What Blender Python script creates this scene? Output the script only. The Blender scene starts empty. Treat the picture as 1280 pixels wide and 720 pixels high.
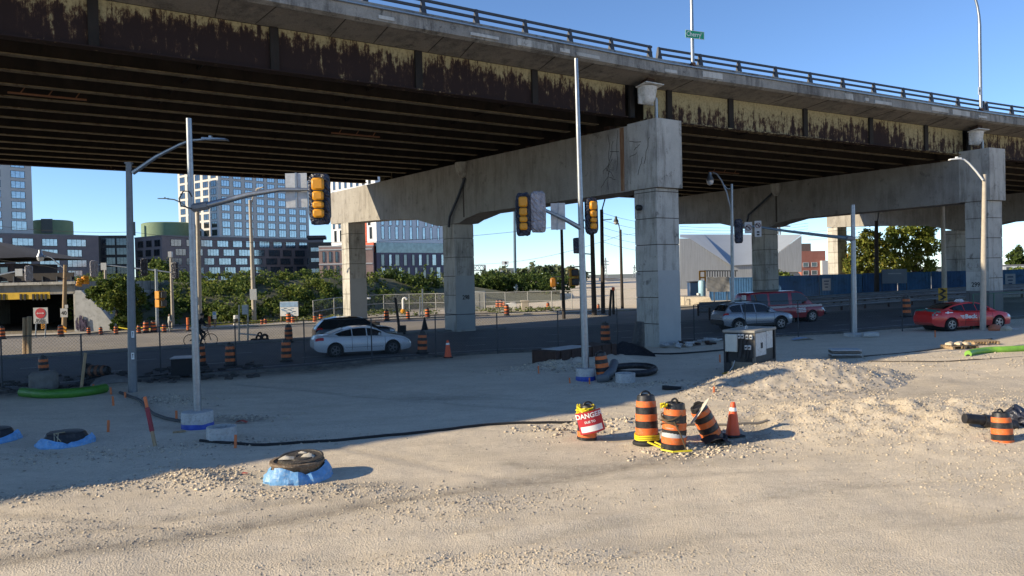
import bpy, bmesh, math, random
import numpy as np
from mathutils import Vector, Matrix, noise
random.seed(7); RNG = np.random.default_rng(7)
PI = math.pi; R = math.radians
scene = bpy.context.scene
COL = scene.collection

# ------------------------------------------------------------------ camera
F = 985.0                    # focal length in pixels of a 1280 wide picture
H = 3.75                     # eye height above the lot
cam_d = bpy.data.cameras.new('camera'); cam = bpy.data.objects.new('camera', cam_d); COL.objects.link(cam)
cam_d.sensor_width = 36; cam_d.lens = 36*F/1280; cam_d.clip_end = 6000; cam_d.clip_start = .1
CM = Matrix.Translation((0, 0, H)) @ Matrix.Rotation(R(90-.87), 4, 'X') @ Matrix.Rotation(R(-1.35), 4, 'Z')
cam.matrix_world = CM
scene.camera = cam
C3 = CM.to_3x3()

def ray(px, py):
    return C3 @ Vector(((px-640)/F, -(py-360)/F, -1))
def at(px, py, D):
    """point seen at this pixel at the distance D ahead"""
    r = ray(px, py); return Vector((0, 0, H)) + r*(D/r.y)
def gz(x, y=0):
    """the land rises gently to the right"""
    t = (x-5)/4
    s = 4*(math.log1p(math.exp(min(t, 30))) if t < 30 else t)
    return .85*(1-math.exp(-.026*s/.85))
def grd(px, py):
    z = 0
    for _ in range(12):
        r = ray(px, py); k = (z-H)/r.z; p = Vector((0, 0, H)) + r*k; z = gz(p.x)
    return Vector((p.x, p.y, z))
def pxof(p):
    q = C3.transposed() @ (Vector(p)-Vector((0, 0, H)))
    return 640-q.x/q.z*F, 360+q.y/q.z*F
def mpp(p):                  # metres per picture pixel at a point
    q = C3.transposed() @ (Vector(p)-Vector((0, 0, H))); return -q.z/F

# ------------------------------------------------------------------ scene graph helpers
def tag(o, label=None, cat=None, group=None, kind=None):
    if label: o['label'] = label
    if cat: o['category'] = cat
    if group: o['group'] = group
    if kind: o['kind'] = kind
    return o
def thing(name, label, cat, loc=(0, 0, 0), group=None, rz=0):
    o = bpy.data.objects.new(name, None); COL.objects.link(o)
    o.location = loc; o.rotation_euler = (0, 0, rz); o.empty_display_size = .2
    return tag(o, label, cat, group)
def kids(o): return [c for c in bpy.data.objects if c.parent == o]
def dup(o, label=None, loc=None, rot=None, scale=None, parent=None):
    c = o.copy(); COL.objects.link(c)
    c.parent = parent
    if loc is not None: c.location = loc
    if rot is not None: c.rotation_euler = rot
    if scale is not None: c.scale = scale if not isinstance(scale, (int, float)) else (scale,)*3
    if label: c['label'] = label
    for ch in o.children: dup(ch, parent=c)
    return c

class MB:
    """collects shapes, then links them as one mesh object"""
    def __init__(s): s.v = []; s.f = []; s.m = []; s.M = Matrix()
    def add(s, vs, fs, mi=0):
        n = len(s.v); M = s.M
        s.v += [tuple(M @ Vector(v)) for v in vs]
        s.f += [tuple(i+n for i in f) for f in fs]
        s.m += mi if isinstance(mi, list) else [mi]*len(fs)
        return s
    def box(s, c, d, mi=0, rz=0, M=None, bev=0):
        x, y, z = d[0]/2, d[1]/2, d[2]/2
        if bev:
            b = min(bev, x*.9, y*.9, z*.9)
            vs = []
            for (sx, sy, sz) in [(a, e, g) for a in (-1, 1) for e in (-1, 1) for g in (-1, 1)]:
                vs += [(sx*(x-b), sy*(y-b), sz*z), (sx*(x-b), sy*y, sz*(z-b)), (sx*x, sy*(y-b), sz*(z-b))]
            bm = bmesh.new()
            for v in vs: bm.verts.new(v)
            bmesh.ops.convex_hull(bm, input=bm.verts)
            bmesh.ops.dissolve_limit(bm, angle_limit=.01, verts=bm.verts, edges=bm.edges)
            bm.verts.index_update()
            vs = [tuple(v.co) for v in bm.verts]; fs = [tuple(v.index for v in f.verts) for f in bm.faces]; bm.free()
        else:
            vs = [(a*x, b*y, e*z) for a in (-1, 1) for b in (-1, 1) for e in (-1, 1)]
            fs = [(0, 1, 3, 2), (4, 6, 7, 5), (0, 4, 5, 1), (2, 3, 7, 6), (0, 2, 6, 4), (1, 5, 7, 3)]
        T = Matrix.Translation(c) @ (M if M else Matrix.Rotation(rz, 4, 'Z'))
        return s.add([tuple(T @ Vector(v)) for v in vs], fs, mi)
    def hexa(s, lo, hi, mi=0):
        """closed solid between two equal rings of points"""
        n = len(lo); vs = list(lo)+list(hi)
        fs = [tuple(range(n-1, -1, -1)), tuple(range(n, 2*n))]
        fs += [(i, (i+1) % n, n+(i+1) % n, n+i) for i in range(n)]
        return s.add(vs, fs, mi)
    def prism(s, poly, a, b, mi=0):
        """poly in x,z ; extruded from y=a to y=b"""
        return s.hexa([(p[0], b, p[1]) for p in poly], [(p[0], a, p[1]) for p in poly], mi)
    def tube(s, pts, r, n=8, mi=0, cap=True):
        pts = [Vector(p) for p in pts]
        rs = r if isinstance(r, (list, tuple)) else [r]*len(pts)
        vs = []; up = None
        for i, p in enumerate(pts):
            t = (pts[min(i+1, len(pts)-1)]-pts[max(i-1, 0)])
            if t.length < 1e-9: t = Vector((0, 0, 1))
            t.normalize()
            if up is None:
                up = Vector((0, 0, 1)) if abs(t.z) < .9 else Vector((1, 0, 0))
            u = t.cross(up)
            if u.length < 1e-6: u = t.orthogonal()
            u.normalize(); w = u.cross(t).normalized(); up = w
            for k in range(n):
                a = 2*PI*(k+.5)/n
                vs.append(tuple(p+(u*math.cos(a)+w*math.sin(a))*rs[i]))
        fs = []
        for i in range(len(pts)-1):
            for k in range(n):
                fs.append((i*n+k, i*n+(k+1) % n, (i+1)*n+(k+1) % n, (i+1)*n+k))
        if cap:
            fs.append(tuple(range(n-1, -1, -1))); e = (len(pts)-1)*n; fs.append(tuple(range(e, e+n)))
        return s.add(vs, fs, mi)
    def lathe(s, prof, c=(0, 0, 0), n=20, mi=0, M=None, wob=0):
        """prof: (r, z[, mat]) from bottom to top"""
        T = Matrix.Translation(c) @ (M if M else Matrix())
        vs = []; fs = []; ms = []
        for (r, z, *_) in prof:
            for k in range(n):
                a = 2*PI*k/n; rr = r*(1+wob*math.sin(3*a+z*9)) if wob else r
                vs.append(tuple(T @ Vector((rr*math.cos(a), rr*math.sin(a), z))))
        for i in range(len(prof)-1):
            m = prof[i][2] if len(prof[i]) > 2 else mi
            for k in range(n):
                fs.append((i*n+k, i*n+(k+1) % n, (i+1)*n+(k+1) % n, (i+1)*n+k)); ms.append(m)
        if prof[0][0] > 1e-6: fs.append(tuple(range(n-1, -1, -1))); ms.append(prof[0][2] if len(prof[0]) > 2 else mi)
        if prof[-1][0] > 1e-6:
            e = (len(prof)-1)*n; fs.append(tuple(range(e, e+n))); ms.append(prof[-1][2] if len(prof[-1]) > 2 else mi)
        return s.add(vs, fs, ms)
    def grid(s, P, mi=0, flip=False):
        """P: rows of points"""
        n = len(P[0]); vs = [p for r_ in P for p in r_]; fs = []
        for i in range(len(P)-1):
            for k in range(n-1):
                f = (i*n+k, i*n+k+1, (i+1)*n+k+1, (i+1)*n+k)
                fs.append(f[::-1] if flip else f)
        return s.add(vs, fs, mi)
    def build(s, name, mats, parent=None, label=None, angle=40, loc=None):
        me = bpy.data.meshes.new(name)
        off = Vector((0, 0, 0)); p = parent
        while p is not None: off += p.location; p = p.parent
        if loc is not None: off = off+Vector(loc)
        me.from_pydata([tuple(Vector(v)-off) for v in s.v], [], s.f)
        if not isinstance(mats, (list, tuple)): mats = [mats]
        for m in mats: me.materials.append(m)
        me.polygons.foreach_set('material_index', s.m)
        me.update()
        me.shade_smooth(); me.set_sharp_from_angle(angle=R(angle))
        o = bpy.data.objects.new(name, me); COL.objects.link(o); o.parent = parent
        if loc is not None: o.location = loc
        if label: o['label'] = label
        return o

def face_rot(nx, ny):
    """rotation that turns a sign built facing -Y to face (nx, ny)"""
    return math.atan2(ny, nx)+PI/2

def text_mesh(name, s, size, m, parent, M, extrude=.003, bold=0, sx=1, loc=None):
    cu = bpy.data.curves.new(name, 'FONT'); cu.body = s; cu.size = size; cu.extrude = extrude; cu.offset = bold
    cu.align_x = 'CENTER'; cu.align_y = 'CENTER'; cu.resolution_u = 3
    t = bpy.data.objects.new('tmp', cu); COL.objects.link(t)
    dg = bpy.context.evaluated_depsgraph_get()
    me = bpy.data.meshes.new_from_object(t.evaluated_get(dg)); bpy.data.objects.remove(t)
    me.name = name
    off = Vector((0, 0, 0)); p = parent
    while p is not None: off += p.location; p = p.parent
    me.transform(Matrix.Translation(-off) @ M @ Matrix.Scale(sx, 4, (1, 0, 0)))
    me.materials.clear(); me.materials.append(m)
    o = bpy.data.objects.new(name, me); COL.objects.link(o); o.parent = parent
    return o
def upright(p, rz=0, tilt=0):
    """text lying in XY -> standing facing -Y, then turned by rz about Z"""
    return Matrix.Translation(p) @ Matrix.Rotation(rz, 4, 'Z') @ Matrix.Rotation(R(90), 4, 'X') @ Matrix.Rotation(tilt, 4, 'Z')

# ------------------------------------------------------------------ materials
MATS = {}
def new_mat(name):
    m = bpy.data.materials.new(name); m.use_nodes = True
    nt = m.node_tree; b = nt.nodes['Principled BSDF']; MATS[name] = m
    return m, nt, b
def N(nt, t, **kw):
    n = nt.nodes.new(t)
    for k, v in kw.items(): setattr(n, k, v)
    return n
def coords(nt, scale=(1, 1, 1), space='Object'):
    tc = N(nt, 'ShaderNodeTexCoord'); mp = N(nt, 'ShaderNodeMapping')
    mp.inputs['Scale'].default_value = scale
    nt.links.new(tc.outputs[space], mp.inputs['Vector']); return mp.outputs['Vector']
def noise_n(nt, vec, scale, detail=4, rough=.55):
    n = N(nt, 'ShaderNodeTexNoise'); n.inputs['Scale'].default_value = scale
    n.inputs['Detail'].default_value = detail; n.inputs['Roughness'].default_value = rough
    nt.links.new(vec, n.inputs['Vector']); return n.outputs['Fac']
def ramp(nt, fac, stops):
    r = N(nt, 'ShaderNodeValToRGB'); e = r.color_ramp.elements
    while len(e) < len(stops): e.new(.5)
    for el, (p, c) in zip(e, stops):
        el.position = p; el.color = (*c, 1) if not isinstance(c, (int, float)) else (c, c, c, 1)
    nt.links.new(fac, r.inputs['Fac']); return r.outputs['Color']
def mixc(nt, fac, a, b, mode='MIX'):
    m = N(nt, 'ShaderNodeMix', data_type='RGBA', blend_type=mode)
    for sock, v in ((m.inputs['Factor'], fac), (m.inputs[6], a), (m.inputs[7], b)):
        if isinstance(v, (int, float)): sock.default_value = v if sock.type == 'VALUE' else (v, v, v, 1)
        elif isinstance(v, tuple): sock.default_value = (*v, 1)
        else: nt.links.new(v, sock)
    return m.outputs[2]
def math_n(nt, op, a, b=None, clamp=False):
    n = N(nt, 'ShaderNodeMath', operation=op); n.use_clamp = clamp
    for i, v in enumerate((a, b)):
        if v is None: continue
        if isinstance(v, (int, float)): n.inputs[i].default_value = v
        else: nt.links.new(v, n.inputs[i])
    return n.outputs[0]
def bump(nt, b, fac, strength=.3, dist=.02):
    n = N(nt, 'ShaderNodeBump'); n.inputs['Strength'].default_value = strength; n.inputs['Distance'].default_value = dist
    nt.links.new(fac, n.inputs['Height']); nt.links.new(n.outputs['Normal'], b.inputs['Normal'])

def mat(name, col, rough=.6, metal=0, var=.18, scale=3, bmp=0, bscale=30, col2=None, dirt=None, spec=.5, stretch=(1, 1, 1)):
    if name in MATS: return MATS[name]
    m, nt, b = new_mat(name)
    v = coords(nt, stretch)
    f = noise_n(nt, v, scale, 5, .6)
    c1 = tuple(x*(1-var) for x in col); c2 = tuple(min(1, x*(1+var)) for x in (col2 or col))
    c = ramp(nt, f, [(.3, c1), (.7, c2)])
    if dirt:
        f2 = noise_n(nt, v, scale*2.7, 6, .7)
        c = mixc(nt, ramp(nt, f2, [(.5, 0), (.68, 1)]), c, dirt)
    nt.links.new(c, b.inputs['Base Color'])
    b.inputs['Roughness'].default_value = rough; b.inputs['Metallic'].default_value = metal
    b.inputs['Specular IOR Level'].default_value = spec
    if bmp: bump(nt, b, noise_n(nt, v, bscale, 3), bmp, .02)
    return m

M_galv = mat('galvanized_steel', (.29, .31, .33), .42, .85, .14, 7, dirt=(.24, .25, .265))
M_polegrey = mat('grey_pole_steel', (.17, .18, .19), .55, .3, .12, 6)
M_bluegrey = mat('bluegrey_pole_steel', (.10, .15, .19), .6, .2, .1, 3)
M_wood = mat('weathered_wood', (.045, .036, .03), .9, 0, .3, 5, .4, 30, stretch=(4, 4, .4))
M_woodlight = mat('bare_wood', (.34, .24, .14), .85, 0, .25, 6, .3, 30, stretch=(4, 4, .5))
M_concpole = mat('cast_concrete', (.42, .37, .30), .85, 0, .12, 5, .15, 60)
M_concbase = mat('new_concrete', (.45, .44, .42), .85, 0, .13, 6, .25, 50, dirt=(.3, .28, .25))
M_black = mat('black_rubber', (.012, .012, .013), .75, 0, .3, 8, .1, 30)
M_blackplastic = mat('black_plastic', (.014, .014, .016), .45, 0, .3, 4, dirt=(.055, .05, .045))
M_orange = mat('orange_plastic', (.70, .145, .025), .6, 0, .14, 5, dirt=(.46, .21, .11))
M_orangered = mat('orange_red_plastic', (.68, .085, .02), .5, 0, .12, 7)
M_white = mat('white_paint', (.75, .75, .73), .5, 0, .06, 5)
M_refl = mat('reflective_sheet', (.45, .46, .47), .4, 0, .15, 9)
M_yellow = mat('signal_yellow', (.62, .26, .008), .45, 0, .08, 4)
M_tapeyellow = mat('caution_tape', (.72, .58, .02), .5, 0, .12, 6)
M_bluetarp = mat('blue_wrap', (.13, .32, .58), .5, 0, .22, 7, .8, 9, dirt=(.30, .42, .55))
M_bluedark = mat('deep_blue_wrap', (.02, .06, .34), .45, 0, .2, 8, .3, 25)
M_green = mat('lime_hose', (.20, .42, .05), .5, 0, .15, 5)
M_greendk = mat('green_hose', (.055, .19, .02), .5, 0, .2, 5)
M_signgreen = mat('sign_green', (.0, .30, .14), .5, 0, .04, 3)
M_signred = mat('sign_red', (.42, .02, .03), .5, 0, .06, 5)
M_iron = mat('cast_iron', (.05, .045, .04), .7, .3, .35, 12, .3, 40, dirt=(.2, .16, .12))
M_rust = mat('rusty_plate', (.05, .027, .02), .85, .1, .4, 5, .3, 30)
M_asphalt = None
M_glass = mat('window_glass', (.02, .03, .04), .06, 0, .1, 2, spec=.8)
M_carglass = mat('car_glass', (.006, .008, .01), .05, 0, .1, 2, spec=.7)
M_tyre = mat('tyre', (.014, .014, .014), .85, 0, .25, 10)
M_rim = mat('alloy_rim', (.35, .35, .36), .35, .8, .1, 6)
M_redlight = mat('tail_lamp', (.5, .012, .012), .2, 0, .05, 5)
M_headlight = mat('head_lamp', (.55, .57, .58), .12, .2, .05, 5)
M_darktrim = mat('dark_trim', (.014, .015, .016), .5, 0, .2, 5)
M_skin = mat('skin', (.38, .22, .15), .6, 0, .08, 8)
M_darkcloth = mat('black_cloth', (.012, .012, .015), .9, 0, .25, 6, .2, 30)
M_whitecloth = mat('pale_cloth', (.5, .5, .48), .9, 0, .1, 6, .2, 30)

def bag_mat(name, a, b_, rough=.35):
    m, nt, b = new_mat(name)
    v = coords(nt, (1, 1, 1))
    f = noise_n(nt, coords(nt, (5, 5, 1.6)), 2.4, 4, .6)
    nt.links.new(ramp(nt, f, [(.35, a), (.65, b_)]), b.inputs['Base Color'])
    b.inputs['Roughness'].default_value = rough
    w = N(nt, 'ShaderNodeTexWave', wave_type='BANDS', bands_direction='DIAGONAL')
    w.inputs['Scale'].default_value = 3.2; w.inputs['Distortion'].default_value = 9; w.inputs['Detail'].default_value = 3
    nt.links.new(v, w.inputs['Vector']); bump(nt, b, w.outputs['Fac'], .9, .05)
    return m
M_bag = bag_mat('black_bag', (.018, .020, .03), (.045, .05, .075))
M_bagsilver = bag_mat('silver_bag', (.25, .24, .26), (.42, .40, .43), .5)
# ------------------------------------------------------------------ light and sky
SUN_DIR = Vector((-.962, -.275, 0)).normalized()
SUN_EL = R(23)
sun_d = bpy.data.lights.new('sun', 'SUN'); sun = bpy.data.objects.new('sun', sun_d); COL.objects.link(sun)
sun_d.energy = 4.4; sun_d.angle = R(.55); sun_d.color = (1, .85, .61)
to_sun = Vector((SUN_DIR.x*math.cos(SUN_EL), SUN_DIR.y*math.cos(SUN_EL), math.sin(SUN_EL)))
sun.rotation_euler = to_sun.to_track_quat('Z', 'Y').to_euler(); sun.location = (0, 0, 60)
world = bpy.data.worlds.new('World'); scene.world = world; world.use_nodes = True
wn = world.node_tree; bg = wn.nodes['Background']
sky = wn.nodes.new('ShaderNodeTexSky'); sky.sky_type = 'NISHITA'; sky.sun_disc = False
sky.sun_elevation = SUN_EL; sky.sun_rotation = math.atan2(SUN_DIR.x, SUN_DIR.y)
sky.altitude = 80; sky.air_density = .72; sky.dust_density = 0; sky.ozone_density = 4.6
wn.links.new(sky.outputs['Color'], bg.inputs['Color']); bg.inputs['Strength'].default_value = .12
scene.view_settings.view_transform = 'Standard'; scene.view_settings.look = 'None'
scene.view_settings.exposure = .82; scene.view_settings.gamma = 1; scene.view_settings.use_curve_mapping = False

# ------------------------------------------------------------------ ground
def pl(pts, n):
    """points along a polyline, evenly by length"""
    pts = [Vector(p) for p in pts]; L = [0]
    for a, b in zip(pts, pts[1:]): L.append(L[-1]+(b-a).length)
    out = []
    for i in range(n):
        s = L[-1]*i/(n-1); k = 0
        while k < len(pts)-2 and L[k+1] < s: k += 1
        t = (s-L[k])/(L[k+1]-L[k]); out.append(pts[k].lerp(pts[k+1], t))
    return out
near_px = [(0, 489), (200, 472), (381, 459), (465, 450), (622, 440), (698, 437), (830, 428), (1060, 415), (1280, 397)]
far_px = [(0, 423), (200, 415), (400, 404.5), (600, 395), (800, 388), (1000, 377), (1280, 366)]
NEAR = [grd(*p) for p in near_px]; FAR = [grd(*p) for p in far_px]
def ext(P, k):
    a = P[0]+(P[0]-P[1]).normalized()*k; b = P[-1]+(P[-1]-P[-2]).normalized()*k
    return [a]+P+[b]
NEAR = ext(NEAR, 60); FAR = ext(FAR, 60)
EDGE_N = pl(NEAR, 160); EDGE_F = pl(FAR, 160)
nx = np.array([(p.x, p.y) for p in EDGE_N]); fx = np.array([(p.x, p.y) for p in EDGE_F])
def side(xy, E):
    """signed distance to an edge line, positive beyond it"""
    d = ((xy[:, None, :]-E[None, :, :])**2).sum(2); i = d.argmin(1); i = np.clip(i, 1, len(E)-2)
    t = E[i+1]-E[i-1]; t /= np.linalg.norm(t, axis=1)[:, None]
    w = xy-E[i]; return t[:, 0]*w[:, 1]-t[:, 1]*w[:, 0]

def axis(lo, hi, a, b, step, grow):
    dense = list(np.arange(a, b+1e-6, step)); s = step; x = a; left = []
    while x > lo: s *= grow; x -= s; left.append(x)
    s = step; x = b; right = []
    while x < hi: s *= grow; x += s; right.append(x)
    return np.array(left[::-1]+dense+right)
GX = axis(-1800, 1800, -15, 17, .13, 1.16); GY = axis(-300, 3500, 7, 31, .13, 1.13)
XX, YY = np.meshgrid(GX, GY); xy = np.stack([XX.ravel(), YY.ravel()], 1)
def gz_np(x):
    t = np.clip((x-5)/4, -40, 30); s = 4*np.log1p(np.exp(t)); s = np.where((x-5)/4 > 30, x-5, s)
    return .85*(1-np.exp(-.026*s/.85))
sn = np.empty(len(xy)); sf = np.empty(len(xy))
for k in range(0, len(xy), 20000):
    sn[k:k+20000] = side(xy[k:k+20000], nx); sf[k:k+20000] = side(xy[k:k+20000], fx)
def sstep(x, a, b):
    t = np.clip((x-a)/(b-a), 0, 1); return t*t*(3-2*t)
road_mask = sstep(sn, -.9, .1)*(1-sstep(sf, -.1, .9))
def seg_dist(xy, pts):
    best = np.full(len(xy), 1e9)
    for a, b in zip(pts, pts[1:]):
        a = np.array(a[:2]); b = np.array(b[:2]); d = b-a; t = np.clip(((xy-a)@d)/(d@d), 0, 1)
        best = np.minimum(best, np.linalg.norm(xy-(a+t[:, None]*d), axis=1))
    return best
# relief: ruts and humps of the graded lot
lot = (1-sstep(sn, -2.5, -.6))*(1-sstep(np.hypot(xy[:, 0], xy[:, 1]), 60, 90))
hgt = np.zeros(len(xy)); near_m = (np.abs(xy[:, 0]) < 60) & (xy[:, 1] < 60) & (xy[:, 1] > -5)
idx = np.where(near_m)[0]
for i in idx:
    x, y = xy[i]
    hgt[i] = .07*noise.noise((x*.22, y*.22, 1.3))+.03*noise.noise((x*.8, y*.8, 7.1))+.012*noise.noise((x*2.7, y*2.7, 3.3))
def hump(px, py, rx, ry, h, rot=0, rough=.5):
    p = grd(px, py); dx = xy[:, 0]-p.x; dy = xy[:, 1]-p.y; c, s = math.cos(rot), math.sin(rot)
    u = (dx*c+dy*s)/rx; v = (-dx*s+dy*c)/ry; q = u*u+v*v
    k = np.where(q < 6)[0]
    for i in k:
        n = 1+rough*noise.noise((xy[i, 0]*2.1, xy[i, 1]*2.1, 9))+rough*.5*noise.noise((xy[i, 0]*5, xy[i, 1]*5, 2))
        hgt[i] += h*math.exp(-q[i]*1.4)*n
hump(1085, 522, 5.2, 2.0, .30, R(6)); hump(1230, 540, 3.4, 2.6, .22)
hump(245, 598, .9, .45, .12, R(-30)); hump(290, 612, .5, .35, .09); hump(210, 588, .5, .3, .06)
hump(415, 612, 1.3, .35, .11, R(5)); hump(545, 630, 1.6, .5, .05, R(10)); hump(120, 612, 1.8, .35, .05, R(22))
hump(700, 458, 1.9, 1.1, .30, R(20)); hump(770, 452, 1.6, .8, .25); hump(655, 468, 1.2, .7, .12)
hump(165, 475, 2.2, 1.0, .22, R(20)); hump(140, 482, 1.4, .8, .25); hump(50, 482, 3.2, .9, .25, R(25))
hump(690, 543, .7, .3, .10); hump(760, 532, 1.0, .35, .13, 0); hump(640, 700, 2.6, .5, .05); hump(870, 560, 1.2, .4, .08)
for (px, py, rx, ry, h) in ((710, 538, .45, .28, -.16), (772, 548, .9, .35, -.06), (300, 523, .7, .25, -.06), (540, 497, 1.2, .5, -.04)):
    hump(px, py, rx, ry, h)
def rut(pts, w, d):
    D = seg_dist(xy, [grd(*p) for p in pts]); k = np.where(D < w*3)[0]
    hgt[k] += d*(np.exp(-(D[k]/w)**2)*-1+.55*np.exp(-((D[k]-w*1.7)/(w*.6))**2))
tracks = [[(-60, 715), (200, 676), (450, 632), (700, 595), (880, 566), (950, 548), (940, 535)],
          [(-60, 690), (240, 645), (480, 607)], [(980, 570), (1290, 610)], [(640, 580), (720, 585), (860, 575), (937, 553)]]
rut(tracks[0], .22, .022); rut(tracks[1], .16, .02); rut([(400, 700), (700, 640), (1000, 600), (1290, 600)], .25, .016)
rut([(330, 690), (900, 620)], .2, .012)
more = [[(-20, 640), (300, 668), (620, 660)], [(420, 560), (640, 600), (1000, 585)], [(500, 720), (760, 655), (1010, 612), (1290, 588)], [(640, 730), (900, 668), (1290, 640)], [(300, 480), (520, 500), (800, 520)], [(330, 475), (560, 492), (830, 508)]]
for T_ in more: rut(T_, .17, .018)
base = gz_np(xy[:, 0]); zz = base+hgt*lot-.07*road_mask
me = bpy.data.meshes.new('ground'); nX, nY = len(GX), len(GY)
I = np.arange(nX*nY).reshape(nY, nX)
q = np.stack([I[:-1, :-1], I[:-1, 1:], I[1:, 1:], I[1:, :-1]], -1).reshape(-1, 4)
me.vertices.add(nX*nY); me.vertices.foreach_set('co', np.stack([xy[:, 0], xy[:, 1], zz], 1).astype(np.float32).ravel())
me.loops.add(q.size); me.loops.foreach_set('vertex_index', q.astype(np.int32).ravel())
me.polygons.add(len(q)); me.polygons.foreach_set('loop_start', np.arange(0, q.size, 4, dtype=np.int32))
me.update(calc_edges=True); me.shade_smooth()
# darker soil along the tracks and beside the trench, coarse stone where it was dumped
soil_dark = np.zeros(len(xy))
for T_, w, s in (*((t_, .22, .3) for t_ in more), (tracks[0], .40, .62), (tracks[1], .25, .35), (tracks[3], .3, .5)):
    D = seg_dist(xy, [grd(*p) for p in T_]); soil_dark = np.maximum(soil_dark, s*np.exp(-(D/w)**2)*(1 if s > .3 else np.clip(.55+.9*np.sin(xy[:, 0]*.9+xy[:, 1]*1.7), .15, 1)))
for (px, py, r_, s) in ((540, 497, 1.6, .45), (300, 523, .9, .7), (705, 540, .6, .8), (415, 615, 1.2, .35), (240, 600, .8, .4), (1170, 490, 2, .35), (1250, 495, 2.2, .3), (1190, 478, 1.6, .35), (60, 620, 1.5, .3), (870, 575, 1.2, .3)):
    p = grd(px, py); soil_dark = np.maximum(soil_dark, s*np.exp(-(((xy[:, 0]-p.x)/r_)**2+((xy[:, 1]-p.y)/(r_*.5))**2)))
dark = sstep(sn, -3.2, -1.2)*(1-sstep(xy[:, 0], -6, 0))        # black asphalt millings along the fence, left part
soil_dark = np.maximum(soil_dark, dark)
ca = me.color_attributes.new('soil_dark', 'FLOAT_COLOR', 'POINT')
ca.data.foreach_set('color', np.stack([soil_dark, soil_dark, soil_dark, np.ones_like(soil_dark)], 1).astype(np.float32).ravel())
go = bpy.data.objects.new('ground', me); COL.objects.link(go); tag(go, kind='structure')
mb = MB(); mb.grid([[(x, y, .05+.9*max(0, min(1, (x-20)/60))) for x in (-2500, -60, 20, 80, 2500)] for y in (128, 400, 3400)], flip=True)
far_field = mb.build('far_land', mat('far_land', (.15, .155, .125), .95, 0, .3, .02)); tag(far_field, kind='structure')

m, nt, b = new_mat('gravel_lot')
v = coords(nt)
big = noise_n(nt, v, .35, 5, .6); mid = noise_n(nt, v, 3.2, 6, .65); fine = noise_n(nt, v, 28, 4, .7)
c = ramp(nt, big, [(.3, (.60, .50, .365)), (.5, (.70, .59, .445)), (.7, (.56, .47, .35))])
c = mixc(nt, ramp(nt, mid, [(.42, 0), (.62, .5)]), c, (.53, .435, .315))
vor = N(nt, 'ShaderNodeTexVoronoi'); vor.inputs['Scale'].default_value = 34; nt.links.new(v, vor.inputs['Vector'])
vor2 = N(nt, 'ShaderNodeTexVoronoi'); vor2.inputs['Scale'].default_value = 85; nt.links.new(v, vor2.inputs['Vector'])
bw = N(nt, 'ShaderNodeSeparateColor'); nt.links.new(vor.outputs['Color'], bw.inputs[0])
bw2 = N(nt, 'ShaderNodeSeparateColor'); nt.links.new(vor2.outputs['Color'], bw2.inputs[0])
stony = ramp(nt, noise_n(nt, v, .55, 5, .65), [(.42, .12), (.62, .5)])
c = mixc(nt, stony, c, ramp(nt, bw.outputs[0], [(0, (.24, .20, .155)), (.5, (.62, .52, .39)), (1, (.84, .75, .60))]))
c = mixc(nt, .22, c, ramp(nt, bw2.outputs[0], [(0, (.24, .20, .155)), (1, (.85, .74, .58))]))
c = mixc(nt, ramp(nt, fine, [(.3, .0), (.75, .25)]), c, (.62, .55, .44))
c = mixc(nt, ramp(nt, noise_n(nt, coords(nt, (.5, 1.6, 1)), .8, 7, .7), [(.47, 0), (.66, .5)]), c, (.46, .385, .285))
c = mixc(nt, ramp(nt, noise_n(nt, v, 7, 6, .75), [(.56, 0), (.68, .55)]), c, (.33, .275, .205))
at_n = N(nt, 'ShaderNodeAttribute', attribute_name='soil_dark')
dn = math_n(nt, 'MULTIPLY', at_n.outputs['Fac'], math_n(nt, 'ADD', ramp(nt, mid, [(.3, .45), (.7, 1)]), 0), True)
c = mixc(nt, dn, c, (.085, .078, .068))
nt.links.new(c, b.inputs['Base Color']); b.inputs['Roughness'].default_value = .95; b.inputs['Specular IOR Level'].default_value = .15
hh = math_n(nt, 'ADD', math_n(nt, 'MULTIPLY', vor.outputs['Distance'], 1.2), math_n(nt, 'ADD', math_n(nt, 'MULTIPLY', vor2.outputs['Distance'], .6), math_n(nt, 'MULTIPLY', mid, 1.6)))
bump(nt, b, hh, .42, .03)
me.materials.append(m); M_gravel = m

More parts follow.
